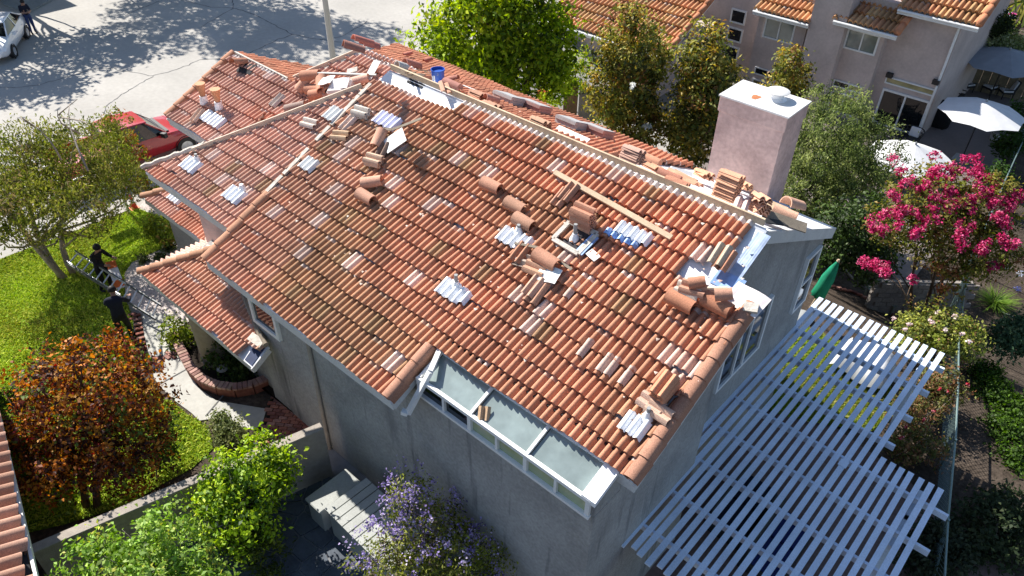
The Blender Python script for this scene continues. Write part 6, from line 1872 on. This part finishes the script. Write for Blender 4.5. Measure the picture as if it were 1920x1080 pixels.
# white sheet lying under the pergola, furniture below the slats
sh = Vector(G(1610, 700))
b = MB(); g = np.random.default_rng(5); nX = 9
vs = [sh + Vector(((i / 8 - .5) * 1.5, (j / 8 - .5) * 1.2, .75 + .10 * math.sin(i * .9 + j * .5) + .03 * g.normal())) for i in range(9) for j in range(9)]
vs = [v if 0 < i % 9 < 8 and 9 <= i < 72 else Vector((v.x * 1, v.y, v.z - .45)) for i, v in enumerate(vs)]
b.add(vs, [(i * 9 + j, i * 9 + j + 1, i * 9 + j + 10, i * 9 + j + 9) for i in range(8) for j in range(8)])
SHT = thing('covered_table', 'table under a white drop cloth beneath the pergola', 'table')
b.build('drop_cloth', CANVAS, SHT, smooth=True)
for sx in (-.5, .5):
    for sy in (-.4, .4): MB().box(sh + Vector((sx, sy, .33)), (.06, .06, .7)).build('leg', BLACKP, SHT)
for i, (x, y, lb) in enumerate(((1385, 970, 'dark cushioned sofa under the pergola close to the house'), (1450, 1040, 'navy cushioned sofa under the lower pergola edge'))):
    c = Vector(G(x, y)); root = thing('outdoor_sofa', lb, 'sofa')
    MB().box(c + Vector((0, 0, .25)), (.9, 1.7, .3)).build('base', BLACKP, root, bevel=.03)
    MB().box(c + Vector((-.38, 0, .6)), (.14, 1.7, .5)).build('backrest', BLACKP, root, bevel=.03)
    for sy in (-.42, .42): MB().box(c + Vector((.05, sy, .46)), (.74, .8, .14)).build('cushion', NAVY if i == 0 else mat('navy_cushion', (.01, .02, .11), .9), root, bevel=.04)

# ------------------------------------------------------------------ front yard things
LP = thing('lamp_post', 'tall pale street lamp post standing beyond the roof hip', 'lamp post')
pb = G(630, 150); zt2 = 9.0
px_ = atY(604, 0, pb[1])
b = MB(); b.tube([pb, (pb[0], pb[1], zt2)], [.15, .085], 10); b.build('pole', mat('pale_lamp_post', (.50, .47, .42), .8, n1=(3, .06)), LP, smooth='auto')
b = MB(); b.tube([(pb[0], pb[1], zt2 - .1), (pb[0] - .8, pb[1] + .3, zt2 + .35), (pb[0] - 1.8, pb[1] + .6, zt2 + .4)], .045, 8); b.build('arm', GREYM, LP)
b = MB(); b.box((pb[0] - 2.1, pb[1] + .7, zt2 + .38), (.7, .28, .14)); b.build('lamp_head', GREYM, LP, bevel=.03)
SG = thing('hanging_sign', 'post with a hanging sign board half hidden under the lawn tree', 'sign')
sb = Vector(G(236, 444)) + Vector(sdir) / sdir.z * 1.25        # centre of the board whose shade lies on the lawn
q1 = Vector(G(212, 443)) - Vector(G(257, 424)); w_ = q1.length; q1.normalize()
hb_ = float(np.linalg.norm(G(272, 437) - G(257, 424))) * math.tan(SUN_EL)
MB().box(sb, (w_, .03, hb_), Matrix((q1, Vector((-q1.y, q1.x, 0)), (0, 0, 1))).transposed()).build('board', WHITE, SG)
pst = sb - q1 * (w_ / 2 + .25)
MB().box((pst.x, pst.y, .95), (.09, .09, 2.1)).build('post', WHITE, SG)
MB().beam((pst.x, pst.y, 1.86), Vector((pst.x, pst.y, 1.86)) + q1 * (w_ + .45), .07, .07).build('arm', WHITE, SG)
for s_ in (-.35, .35): MB().tube([sb + q1 * (s_ * w_) + Vector((0, 0, hb_ / 2)), Vector((sb.x, sb.y, 1.84)) + q1 * (s_ * w_)], .008, 5).build('hanger', GREYM, SG)
CN = thing('traffic_cone', 'small red and white cone at the far corner of the lawn', 'cone')
c = Vector(G(252, 391)); b = MB(); b.box(c + Vector((0, 0, .02)), (.30, .30, .04)); b.build('base', ORANGE, CN)
RC = mat('red_cone', (.60, .05, .03), .6)
for (r0, r1, z0_, z1_, m_) in ((.12, .085, .04, .25, RC), (.085, .06, .25, .38, WHITE), (.06, .025, .38, .56, RC)):
    b = MB(); b.lathe([(r0, z0_), (r1, z1_)], c, 14); b.build('band', m_, CN)
PL = thing('path_light', 'mushroom shaped garden light in the dark planter', 'garden light')
c = Vector(atZ(427, 722, .3)); b = MB(); b.tube([c, c + Vector((0, 0, .62))], .022, 8); b.build('stem', GREYM, PL)
b = MB(); b.lathe([(.15, .60), (.14, .64), (.06, .69), (.01, .70)], c, 16); b.build('shade', GREYM, PL, smooth='auto')
PL = thing('path_light', 'white topped garden light at the end of the brick planter edge', 'garden light')
c = Vector(atZ(521, 722, .3)); b = MB(); b.tube([c, c + Vector((0, 0, .22))], .03, 8); b.build('stem', GREYM, PL)
b = MB(); b.lathe([(.10, .20), (.15, .23), (.10, .29), (.02, .31)], c, 16); b.build('shade', WHITE, PL, smooth='auto')
# side gate beyond the roof
GT = thing('wooden_gate', 'brown board side gate beyond the far slope beside a grey block wall', 'gate')
p0, p1 = Vector(G(1055, 215)), Vector(G(1080, 226))
for i in range(5):
    a_, c_ = p0.lerp(p1, i / 5), p0.lerp(p1, (i + .93) / 5)
    MB().prism([a_, c_, c_ + Vector((0, 0, 1.9)), a_ + Vector((0, 0, 1.9))], (0, .04, 0)).build('board', mat('gate_board', (.22, .13, .075), .85, n1=(4, .2)) if i == 0 else bpy.data.materials['gate_board'], GT)
MB().beam(p0 + Vector((0, .02, 1.95)), p1 + Vector((0, .02, 1.95)), .12, .06).build('top_rail', WOOD, GT)
SW = thing('side_wall', 'short grey block wall beside the brown board gate', 'wall')
q0, q1_ = p1 + Vector((.1, 0, 0)), p1 + Vector((1.5, 1.6, 0))
b = MB(); b.beam((q0 + q1_) / 2 * 0 + q0 + Vector((0, 0, .9)), q1_ + Vector((0, 0, .9)), .18, 1.8); b.build('wall', BLK, SW)
BX = thing('toy_house', 'small yellow box with a red top under the lime green tree', 'toy')
c = Vector(atZ(1018, 184, -.9)); MB().box(c, (.42, .36, .46)).build('body', mat('yellow_plastic', (.75, .45, .02), .5), BX, bevel=.02)
MB().box(c + Vector((0, 0, .31)), (.5, .44, .16)).build('roof', mat('red_plastic', (.5, .03, .02), .5), BX, bevel=.03)
MB().box(c - Vector((0, 0, .75)), (.08, .08, 1.04)).build('post', OLDWOOD, BX)

# ------------------------------------------------------------------ house across the street, outside the picture; its shade falls on the road
FH = thing('far_house', 'house across the street standing outside the picture', 'house')
gs = Vector(G(146, 12)); hh = 5.5
cs = gs + Vector(sdir) / sdir.z * hh
MB().box((cs.x - 5, cs.y - 5.2, hh / 2), (10, 10, hh)).build('wall', STUCCO2, FH)
MB().prism([(cs.x - 10.4, cs.y - 10.6, hh), (cs.x + .0, cs.y - 10.6, hh), (cs.x - 5.2, cs.y - 10.6, hh + .9)], (0, 10.6, 0)).build('roof', mat('brown_roof', (.28, .14, .09), .9), FH)

# ------------------------------------------------------------------ vehicles
def loft(b, secs):
    n = len(secs[0]); o = []
    vs = [p for s_ in secs for p in s_]
    fs = [(i * n + k, i * n + k + 1, (i + 1) * n + k + 1, (i + 1) * n + k) for i in range(len(secs) - 1) for k in range(n - 1)]
    fs += [tuple(range(n)), tuple((len(secs) - 1) * n + k for k in range(n))[::-1]]
    fs += [(i * n + n - 1, i * n, (i + 1) * n, (i + 1) * n + n - 1) for i in range(len(secs) - 1)]
    b.add(vs, fs)
def vehicle(root, o, fwd, paint, stations, cabin, wheels, pillars, roof, track, wr, glass=GLASS, extra=None):
    o, f = Vector(o), Vector(fwd).normalized()
    l = Vector((-f.y, f.x, 0))
    T = lambda x, y, z: o + f * x + l * y + Vector((0, 0, z))
    b = MB(); secs = []
    for (x, hw, zl, zh, crown_) in stations:
        dz = zh - zl
        half = [(hw * .86, zl), (hw * .97, zl + .18 * dz), (hw, zl + .5 * dz), (hw * .985, zl + .78 * dz), (hw * .90, zh), (hw * .5, zh + crown_)]
        secs.append([T(x, y, z) for y, z in half] + [T(x, -y, z) for y, z in half[::-1]])
    loft(b, secs); body = b.build('body', paint, root, smooth='auto')
    b = MB(); secs = []
    for (x, hb, ht, z0_, z1_) in cabin:
        half = [(hb, z0_), (hb + (ht - hb) * .55, z0_ + (z1_ - z0_) * .6), (ht, z1_), (ht * .5, z1_ + .02)]
        secs.append([T(x, y, z) for y, z in half] + [T(x, -y, z) for y, z in half[::-1]])
    loft(b, secs); b.build('windows', glass, root, smooth='auto')
    b = MB(); secs = []
    for (x, hw, z) in roof:
        half = [(hw, z), (hw * .97, z + .035), (hw * .5, z + .055)]
        secs.append([T(x, y, zz) for y, zz in half] + [T(x, -y, zz) for y, zz in half[::-1]])
    loft(b, secs); b.build('roof', paint, root, smooth='auto')
    for s_ in (1, -1):
        for (p, q_) in pillars: MB().beam(T(p[0], s_ * p[1], p[2]), T(q_[0], s_ * q_[1], q_[2]), .06, .05).build('pillar', paint, root)
    q3 = Matrix((f, Vector((0, 0, 1)), l)).transposed()          # wheel axis along l
    for wx in wheels:
        for s_ in (1, -1):
            c = T(wx, s_ * track, wr)
            b = MB(); b.lathe([(wr * .62, -.11), (wr * .96, -.105), (wr, -.05), (wr, .05), (wr * .96, .105), (wr * .62, .11)], c, 22, q3)
            w_ = b.build('wheel', BLACKP, root, smooth='auto')
            b = MB(); b.lathe([(wr * .6, -.112), (wr * .2, -.09), (wr * .2, .09), (wr * .6, .112)], c, 14, q3)
            for k in range(5):
                a = k * 1.2566
                b.beam(c + l * (.115 * s_), c + l * (.118 * s_) + f * (math.cos(a) * wr * .58) + Vector((0, 0, math.sin(a) * wr * .58)), .05, .02, l)
            b.build('rim', ALU, w_)
            b = MB(); b.lathe([(wr * 1.12, -.03), (wr * 1.16, .0), (wr * 1.12, .03)], c + l * (s_ * .085), 22, q3, cap=False); b.build('wheel_arch', BLACKP, root)
    if extra: extra(T, f, l)
    return root
WPAINT = mat('white_car_paint', (.80, .81, .83), .25, n1=None, spec=.5, coat=1)
RPAINT = mat('red_car_paint', (.42, .010, .016), .28, n1=None, spec=.5, coat=1)
WC = thing('parked_car', 'white sedan parked at the left edge of the street beside a man', 'car')
Fw, Rw = G(27, 108), G(50, 73)
f_ = (Vector(Fw) - Vector(Rw)).normalized(); l_ = Vector((-f_.y, f_.x, 0))
oc = (Vector(Fw) + Vector(Rw)) / 2 - l_ * .76; oc.z = .02
def car_extra(T, f, l):
    for s_ in (1, -1):
        b = MB(); b.add([T(2.02, s_ * .80, .58), T(2.22, s_ * .58, .60), T(2.10, s_ * .60, .74), T(1.86, s_ * .82, .72)], [(0, 1, 2, 3)]); b.build('headlight', FLASH, WC)
        b = MB(); b.add([T(2.24, s_ * .60, .36), T(2.27, s_ * .40, .36), T(2.27, s_ * .42, .48), T(2.22, s_ * .62, .48)], [(0, 1, 2, 3)]); b.build('fog_light', BLACKP, WC)
        b = MB(); b.beam(T(.72, s_ * .92, .98), T(.80, s_ * 1.08, 1.0), .10, .13); b.build('mirror', WPAINT, WC)
        for x in (.0, -1.0): MB().beam(T(x - .08, s_ * .905, .82), T(x + .10, s_ * .905, .82), .03, .025).build('door_handle', WPAINT, WC)
    MB().beam(T(2.26, -.45, .50), T(2.26, .45, .50), .04, .14).build('grille', BLACKP, WC)
vehicle(WC, oc, f_, WPAINT, [(-2.25, .66, .45, .92, .02), (-2.05, .82, .30, 1.03, .02), (-1.3, .88, .25, 1.04, .02), (0, .89, .24, .99, .02), (1.1, .88, .25, .96, .04), (1.85, .83, .27, .84, .04), (2.28, .60, .36, .62, .03)],
        [(1.15, .76, .74, .93, .95), (.35, .80, .60, .93, 1.40), (-.2, .81, .60, .95, 1.44), (-1.0, .80, .59, .97, 1.42), (-1.85, .74, .66, 1.0, 1.05)],
        (1.30, -1.32), [((1.1, .75, .95), (.36, .60, 1.41)), ((-.35, .815, .97), (-.35, .60, 1.44)), ((-1.8, .74, 1.03), (-1.02, .59, 1.42))],
        [(.42, .58, 1.40), (-.2, .61, 1.44), (-1.06, .58, 1.42)], .80, .31, extra=car_extra)
PK = thing('pickup_truck', 'red pickup truck parked on the drive, half hidden by the lawn tree', 'pickup truck')
fw = Vector(G(354, 291)); f_ = Vector((.06, 1, 0)).normalized(); l_ = Vector((-f_.y, f_.x, 0))
op = fw + l_ * .82 - f_ * 1.75; op.z = .03
def pk_extra(T, f, l):
    for s_ in (1, -1):
        MB().beam(T(-.9, s_ * .86, .98), T(-2.78, s_ * .86, .98), .10, .36).build('bed_side', RPAINT, PK)
        MB().beam(T(.95, s_ * .93, 1.18), T(1.02, s_ * 1.14, 1.20), .14, .18).build('mirror', BLACKP, PK)
        for x in (.1, -.75): MB().beam(T(x - .1, s_ * .945, 1.02), T(x + .12, s_ * .945, 1.02), .03, .04).build('door_handle', BLACKP, PK)
        b = MB(); b.add([T(2.45, s_ * .82, .82), T(2.56, s_ * .55, .82), T(2.52, s_ * .56, .98), T(2.38, s_ * .84, .98)], [(0, 1, 2, 3)]); b.build('headlight', FLASH, PK)
    MB().beam(T(-2.80, -.84, .98), T(-2.80, .84, .98), .08, .36).build('tailgate', RPAINT, PK)
    MB().beam(T(-2.9, -.85, .52), T(-2.9, .85, .52), .14, .16).build('rear_bumper', FLASH, PK)
    MB().beam(T(2.57, -.5, .88), T(2.57, .5, .88), .05, .24).build('grille', BLACKP, PK)
    for s_ in (-.33, .0, .33): MB().beam(T(1.18, s_ - .26, 1.17), T(.98, s_ + .1, 1.30), .02, .02).build('wiper', BLACKP, PK) if s_ else None
    MB().beam(T(1.25, -.72, 1.165), T(1.25, .72, 1.165), .12, .03).build('cowl', BLACKP, PK)
vehicle(PK, op, f_, RPAINT, [(-2.82, .86, .52, .80, .0), (-2.6, .92, .42, .82, .0), (-1.0, .93, .40, .84, .0), (-.95, .93, .40, 1.14, .0), (.6, .935, .40, 1.13, .0), (1.25, .93, .42, 1.12, .05), (2.1, .90, .44, 1.06, .06), (2.55, .78, .50, .92, .04), (2.62, .74, .52, .72, .0)],
        [(1.22, .80, .76, 1.12, 1.14), (.55, .84, .66, 1.12, 1.68), (-.2, .85, .68, 1.12, 1.74), (-.85, .84, .67, 1.12, 1.70), (-.98, .82, .70, 1.12, 1.2)],
        (1.75, -1.65), [((1.18, .79, 1.15), (.56, .66, 1.69)), ((.0, .85, 1.14), (-.05, .67, 1.74)), ((-.95, .83, 1.14), (-.86, .67, 1.70))],
        [(.62, .64, 1.68), (-.2, .69, 1.74), (-.92, .66, 1.70)], .83, .39, extra=pk_extra)
for i in range(5):
    pass

# ------------------------------------------------------------------ people
def person(label, foot, fwd, J, cloth, legs_, cap=None, scale=1.0):
    """J: joints in local metres (x right, y forward, z up from the sole)"""
    root = thing('person', label, 'person')
    f = Vector((fwd[0], fwd[1], 0)).normalized(); r = Vector((f.y, -f.x, 0)); o = Vector(foot)
    T = lambda p: o + (r * p[0] + f * p[1] + Vector((0, 0, p[2]))) * scale
    names = ['pelvis', 'spine', 'chest', 'neck', 'chin', 'head', 'top'] + [a + s_ for s_ in 'LR' for a in ('sh', 'el', 'wr', 'ha', 'hip', 'kn', 'an', 'toe')]
    rad = dict(pelvis=.135, spine=.125, chest=.145, neck=.055, chin=.068, head=.092, top=.075, sh=.068, el=.047, wr=.032, ha=.036, hip=.092, kn=.060, an=.043, toe=.038)
    E = [('pelvis', 'spine'), ('spine', 'chest'), ('chest', 'neck'), ('neck', 'chin'), ('chin', 'head'), ('head', 'top')]
    for s_ in 'LR': E += [('chest', 'sh' + s_), ('sh' + s_, 'el' + s_), ('el' + s_, 'wr' + s_), ('wr' + s_, 'ha' + s_), ('pelvis', 'hip' + s_), ('hip' + s_, 'kn' + s_), ('kn' + s_, 'an' + s_), ('an' + s_, 'toe' + s_)]
    me = bpy.data.meshes.new('person'); P = {n_: T(J[n_]) for n_ in names}
    me.from_pydata([P[n_] for n_ in names], [(names.index(a), names.index(c_)) for a, c_ in E], [])
    ob = bpy.data.objects.new('body', me); COL.objects.link(ob)
    sk_ = ob.modifiers.new('s', 'SKIN')
    for i, n_ in enumerate(names):
        rr = rad[n_.rstrip('LR')] * scale * (1.16 if n_ not in ('neck', 'chin', 'head', 'top', 'haL', 'haR') else 1)
        sv = me.skin_vertices[0].data[i]
        sv.radius = (rr, rr * (.72 if n_ in ('pelvis', 'spine', 'chest') else 1)); sv.use_root = (n_ == 'pelvis')
    ob.modifiers.new('u', 'SUBSURF').levels = 2
    dg = bpy.context.evaluated_depsgraph_get(); dg.update()
    m2 = bpy.data.meshes.new_from_object(ob.evaluated_get(dg))
    bpy.data.objects.remove(ob, do_unlink=True)
    import bmesh
    bm = bmesh.new(); bm.from_mesh(m2)
    # fingers rooted in the palms, nose and eyes
    fb = MB()
    for s_ in 'LR':
        w_, h_ = P['wr' + s_], P['ha' + s_]
        d = (h_ - w_).normalized(); side = d.cross(Vector((0, 0, 1)))
        side = side.normalized() if side.length > .1 else r
        up = side.cross(d)
        for k, (off, L_) in enumerate(((-.028, .062), (-.009, .075), (.010, .072), (.028, .055))):
            p0_ = h_ - d * .01 + side * off
            fb.tube([p0_, p0_ + d * L_ * .5, p0_ + d * L_ * .85 - up * .018, p0_ + d * L_ - up * .042], [.010, .0095, .009, .007], 6)
        t0_ = w_.lerp(h_, .5) + side * (.028 if s_ == 'L' else -.028)
        sg = 1 if s_ == 'L' else -1
        fb.tube([t0_, t0_ + side * sg * .03 + d * .03, t0_ + side * sg * .035 + d * .065], [.012, .011, .008], 6)
    hd = P['head']; ax = (P['top'] - P['chin']).normalized(); ff = (f - ax * f.dot(ax)).normalized(); ss = ff.cross(ax)
    fb.tube([hd + ff * .082 - ax * .005, hd + ff * .112 - ax * .03], [.012, .016], 6)
    fb.box(hd + ff * .088 - ax * .062, (.045, .012, .012), Matrix((ss, ff, ax)).transposed())
    for k in (-1, 1):
        fb.box(hd + ff * .086 + ss * k * .032 + ax * .012, (.024, .012, .010), Matrix((ss, ff, ax)).transposed())
        fb.box(hd + ss * k * .092 - ax * .01, (.02, .03, .05), Matrix((ss, ff, ax)).transposed())
    nv0 = len(bm.faces)
    vs_ = [bm.verts.new(v) for v in fb.v]
    for fc in fb.f:
        try: bm.faces.new([vs_[i] for i in fc])
        except Exception: pass
    bm.faces.ensure_lookup_table()
    seg = [(P[a], P[c_], a, c_) for a, c_ in E]
    for i, fc in enumerate(bm.faces):
        fc.smooth = True
        if i >= nv0: fc.material_index = 0; continue
        c = fc.calc_center_median(); best = None
        for (a, c_, n1_, n2_) in seg:
            ab = c_ - a; t = max(0, min(1, (c - a).dot(ab) / max(1e-6, ab.length_squared)))
            dd_ = (c - (a + ab * t)).length - .0
            if best is None or dd_ < best[0]: best = (dd_, n1_, n2_, t)
        a, c_, t = best[1], best[2], best[3]
        if a in ('chin', 'head') or (a == 'neck'): k = 0
        elif a[:2] == 'wr': k = 0
        elif a[:2] in ('hi', 'kn'): k = 2
        elif a[:2] == 'an': k = 3
        elif a == 'pelvis' and c_ != 'spine': k = 2
        else: k = 1
        if a == 'el' + c_[-1] and cap == 'short': k = 0 if t > .0 else 1
        fc.material_index = k
    bm.to_mesh(m2); ids = [fc.material_index for fc in bm.faces]; bm.free()
    m2.materials.clear()
    for m_ in (SKIN, cloth, legs_, BLACKP): m2.materials.append(m_)
    m2.polygons.foreach_set('material_index', ids)
    ob = bpy.data.objects.new('body', m2); COL.objects.link(ob); ob.parent = root
    hb = MB()
    M3 = Matrix((ss, ff, ax)).transposed()
    for i in range(9):
        for k in range(16):
            th, ph = math.pi * .58 * i / 8, 2 * math.pi * k / 16
            hb.v.append(tuple(hd + ax * .025 - ff * .012 + M3 @ Vector((.108 * math.sin(th) * math.cos(ph), .114 * math.sin(th) * math.sin(ph) , .118 * math.cos(th)))))
    for i in range(8):
        for k in range(16): hb.f.append((i * 16 + k, i * 16 + (k + 1) % 16, (i + 1) * 16 + (k + 1) % 16, (i + 1) * 16 + k))
    hb.mi = [0] * len(hb.f)
    hb.build('hood' if cap == 'hood' else 'hair', BLACKC if cap == 'hood' else HAIR, root, smooth=True)
    return root, P
base_J = dict(pelvis=(0, 0, .95), spine=(0, .0, 1.12), chest=(0, .01, 1.32), neck=(0, .02, 1.47), chin=(0, .04, 1.54), head=(0, .045, 1.62), top=(0, .04, 1.68))
def pose(**k):
    J = dict(base_J)
    for s_, sg in (('L', -1), ('R', 1)):
        J.update({'sh' + s_: (sg * .18, 0, 1.40), 'el' + s_: (sg * .24, .0, 1.12), 'wr' + s_: (sg * .24, .1, .90), 'ha' + s_: (sg * .24, .14, .82), 'hip' + s_: (sg * .095, 0, .90), 'kn' + s_: (sg * .10, .03, .50), 'an' + s_: (sg * .10, .0, .08), 'toe' + s_: (sg * .115, .16, .04)})
    J.update(k); return J
fm = Vector(G(64, 63)); cdir = Vector((CAM[0] - fm.x, CAM[1] - fm.y, 0)).normalized()
fwd1 = (cdir.x * .9 - cdir.y * .35, cdir.y * .9 + cdir.x * .35)
r1, P1 = person('man in a navy polo shirt and jeans leaning on the white car with a phone', fm, fwd1,
    pose(pelvis=(0, -.06, .93), spine=(0, -.08, 1.10), chest=(0, -.08, 1.30), neck=(0, -.05, 1.45), chin=(0, .01, 1.51), head=(0, .03, 1.585), top=(0, .03, 1.645),
         hipL=(-.095, -.05, .88), hipR=(.095, -.05, .88), shL=(-.18, -.08, 1.38), shR=(.18, -.08, 1.38), elL=(-.22, .0, 1.12), wrL=(-.06, .20, 1.10), haL=(.02, .23, 1.13), elR=(.22, .0, 1.12), wrR=(.08, .22, 1.12), haR=(.02, .26, 1.17)), NAVY, DENIM, 'short', 1.02)
MB().box((P1['haL'] + P1['haR']) / 2 + Vector((0, 0, .07)), (.07, .012, .14)).build('mobile_phone', BLACKP, label='dark phone held up by the man leaning on the white car', cat='phone')
# ladder carried by two men
LA, LB = Vector(atZ(141, 471, 1.45)), Vector(atZ(302, 573, 1.15))
LC, LD = Vector(atZ(122, 492, 1.22)), Vector(atZ(292, 599, .92))
LAD = thing('ladder', 'long aluminium extension ladder carried tilted by two men across the lawn', 'ladder')
for (p, q_) in ((LA, LB), (LC, LD)):
    MB().beam(p, q_, .03, .085).build('rail', RAILM, LAD)
for i in range(13):
    t = .035 + .93 * i / 12
    MB().tube([LA.lerp(LB, t), LC.lerp(LD, t)], .022, 8).build('rung', ALU, LAD)
for (p, q_) in ((LA, LB), (LC, LD)):
    s_, e_ = p.lerp(q_, .02), p.lerp(q_, .62)
    o_ = (LC - LA).normalized() * (.035 if p is LA else -.035) + Vector((0, 0, .03))
    MB().beam(s_ + o_, e_ + o_, .02, .06).build('fly_rail', ALU, LAD)
f2 = Vector(G(205, 545)); to = (LA.lerp(LB, .42) - f2)
r2, P2 = person('man in a black hooded jacket holding the ladder near the lawn tree', f2, (to.x, to.y + .25),
    pose(chest=(0, .08, 1.31), neck=(0, .12, 1.46), chin=(0, .17, 1.52), head=(0, .19, 1.60), top=(0, .19, 1.66), shL=(-.18, .07, 1.39), shR=(.18, .07, 1.39), elL=(-.24, .22, 1.20), wrL=(-.16, .44, 1.22), haL=(-.14, .53, 1.23), elR=(.25, .20, 1.18), wrR=(.20, .43, 1.17), haR=(.18, .52, 1.17),
         knL=(-.10, .10, .50), anR=(.12, -.16, .09), toeR=(.13, -.01, .04), knR=(.11, .02, .50)), BLACKC, BLACKC, 'hood')
f3 = Vector(G(243, 643)); to = (LC.lerp(LD, .72) - f3)
r3, P3 = person('man in dark clothes seen from behind lifting the lower end of the ladder', f3, (to.x, to.y),
    pose(spine=(0, .05, 1.12), chest=(0, .14, 1.30), neck=(0, .20, 1.43), chin=(0, .26, 1.48), head=(0, .29, 1.55), top=(0, .30, 1.61), shL=(-.18, .12, 1.37), shR=(.18, .12, 1.37), elL=(-.26, .28, 1.15), wrL=(-.22, .50, 1.12), haL=(-.21, .59, 1.12), elR=(.28, .28, 1.16), wrR=(.28, .51, 1.12), haR=(.27, .60, 1.12),
         knR=(.11, .12, .50), anL=(-.11, -.18, .09), toeL=(-.12, -.03, .04), knL=(-.10, .0, .50)), NAVY, BLACKC, None, 1.03)
OB = thing('orange_board', 'white panel with orange ends held against the ladder', 'panel')
a_, c_ = Vector(atZ(207, 491, 1.25)), Vector(atZ(226, 540, .95))
MB().beam(a_, c_, .26, .04).build('panel', WHITE, OB)
for (s_, e_) in ((0.0, .26), (.72, .97)): MB().beam(a_.lerp(c_, s_) + Vector((0, 0, .006)), a_.lerp(c_, e_) + Vector((0, 0, .006)), .265, .045).build('orange_end', ORANGE, OB)
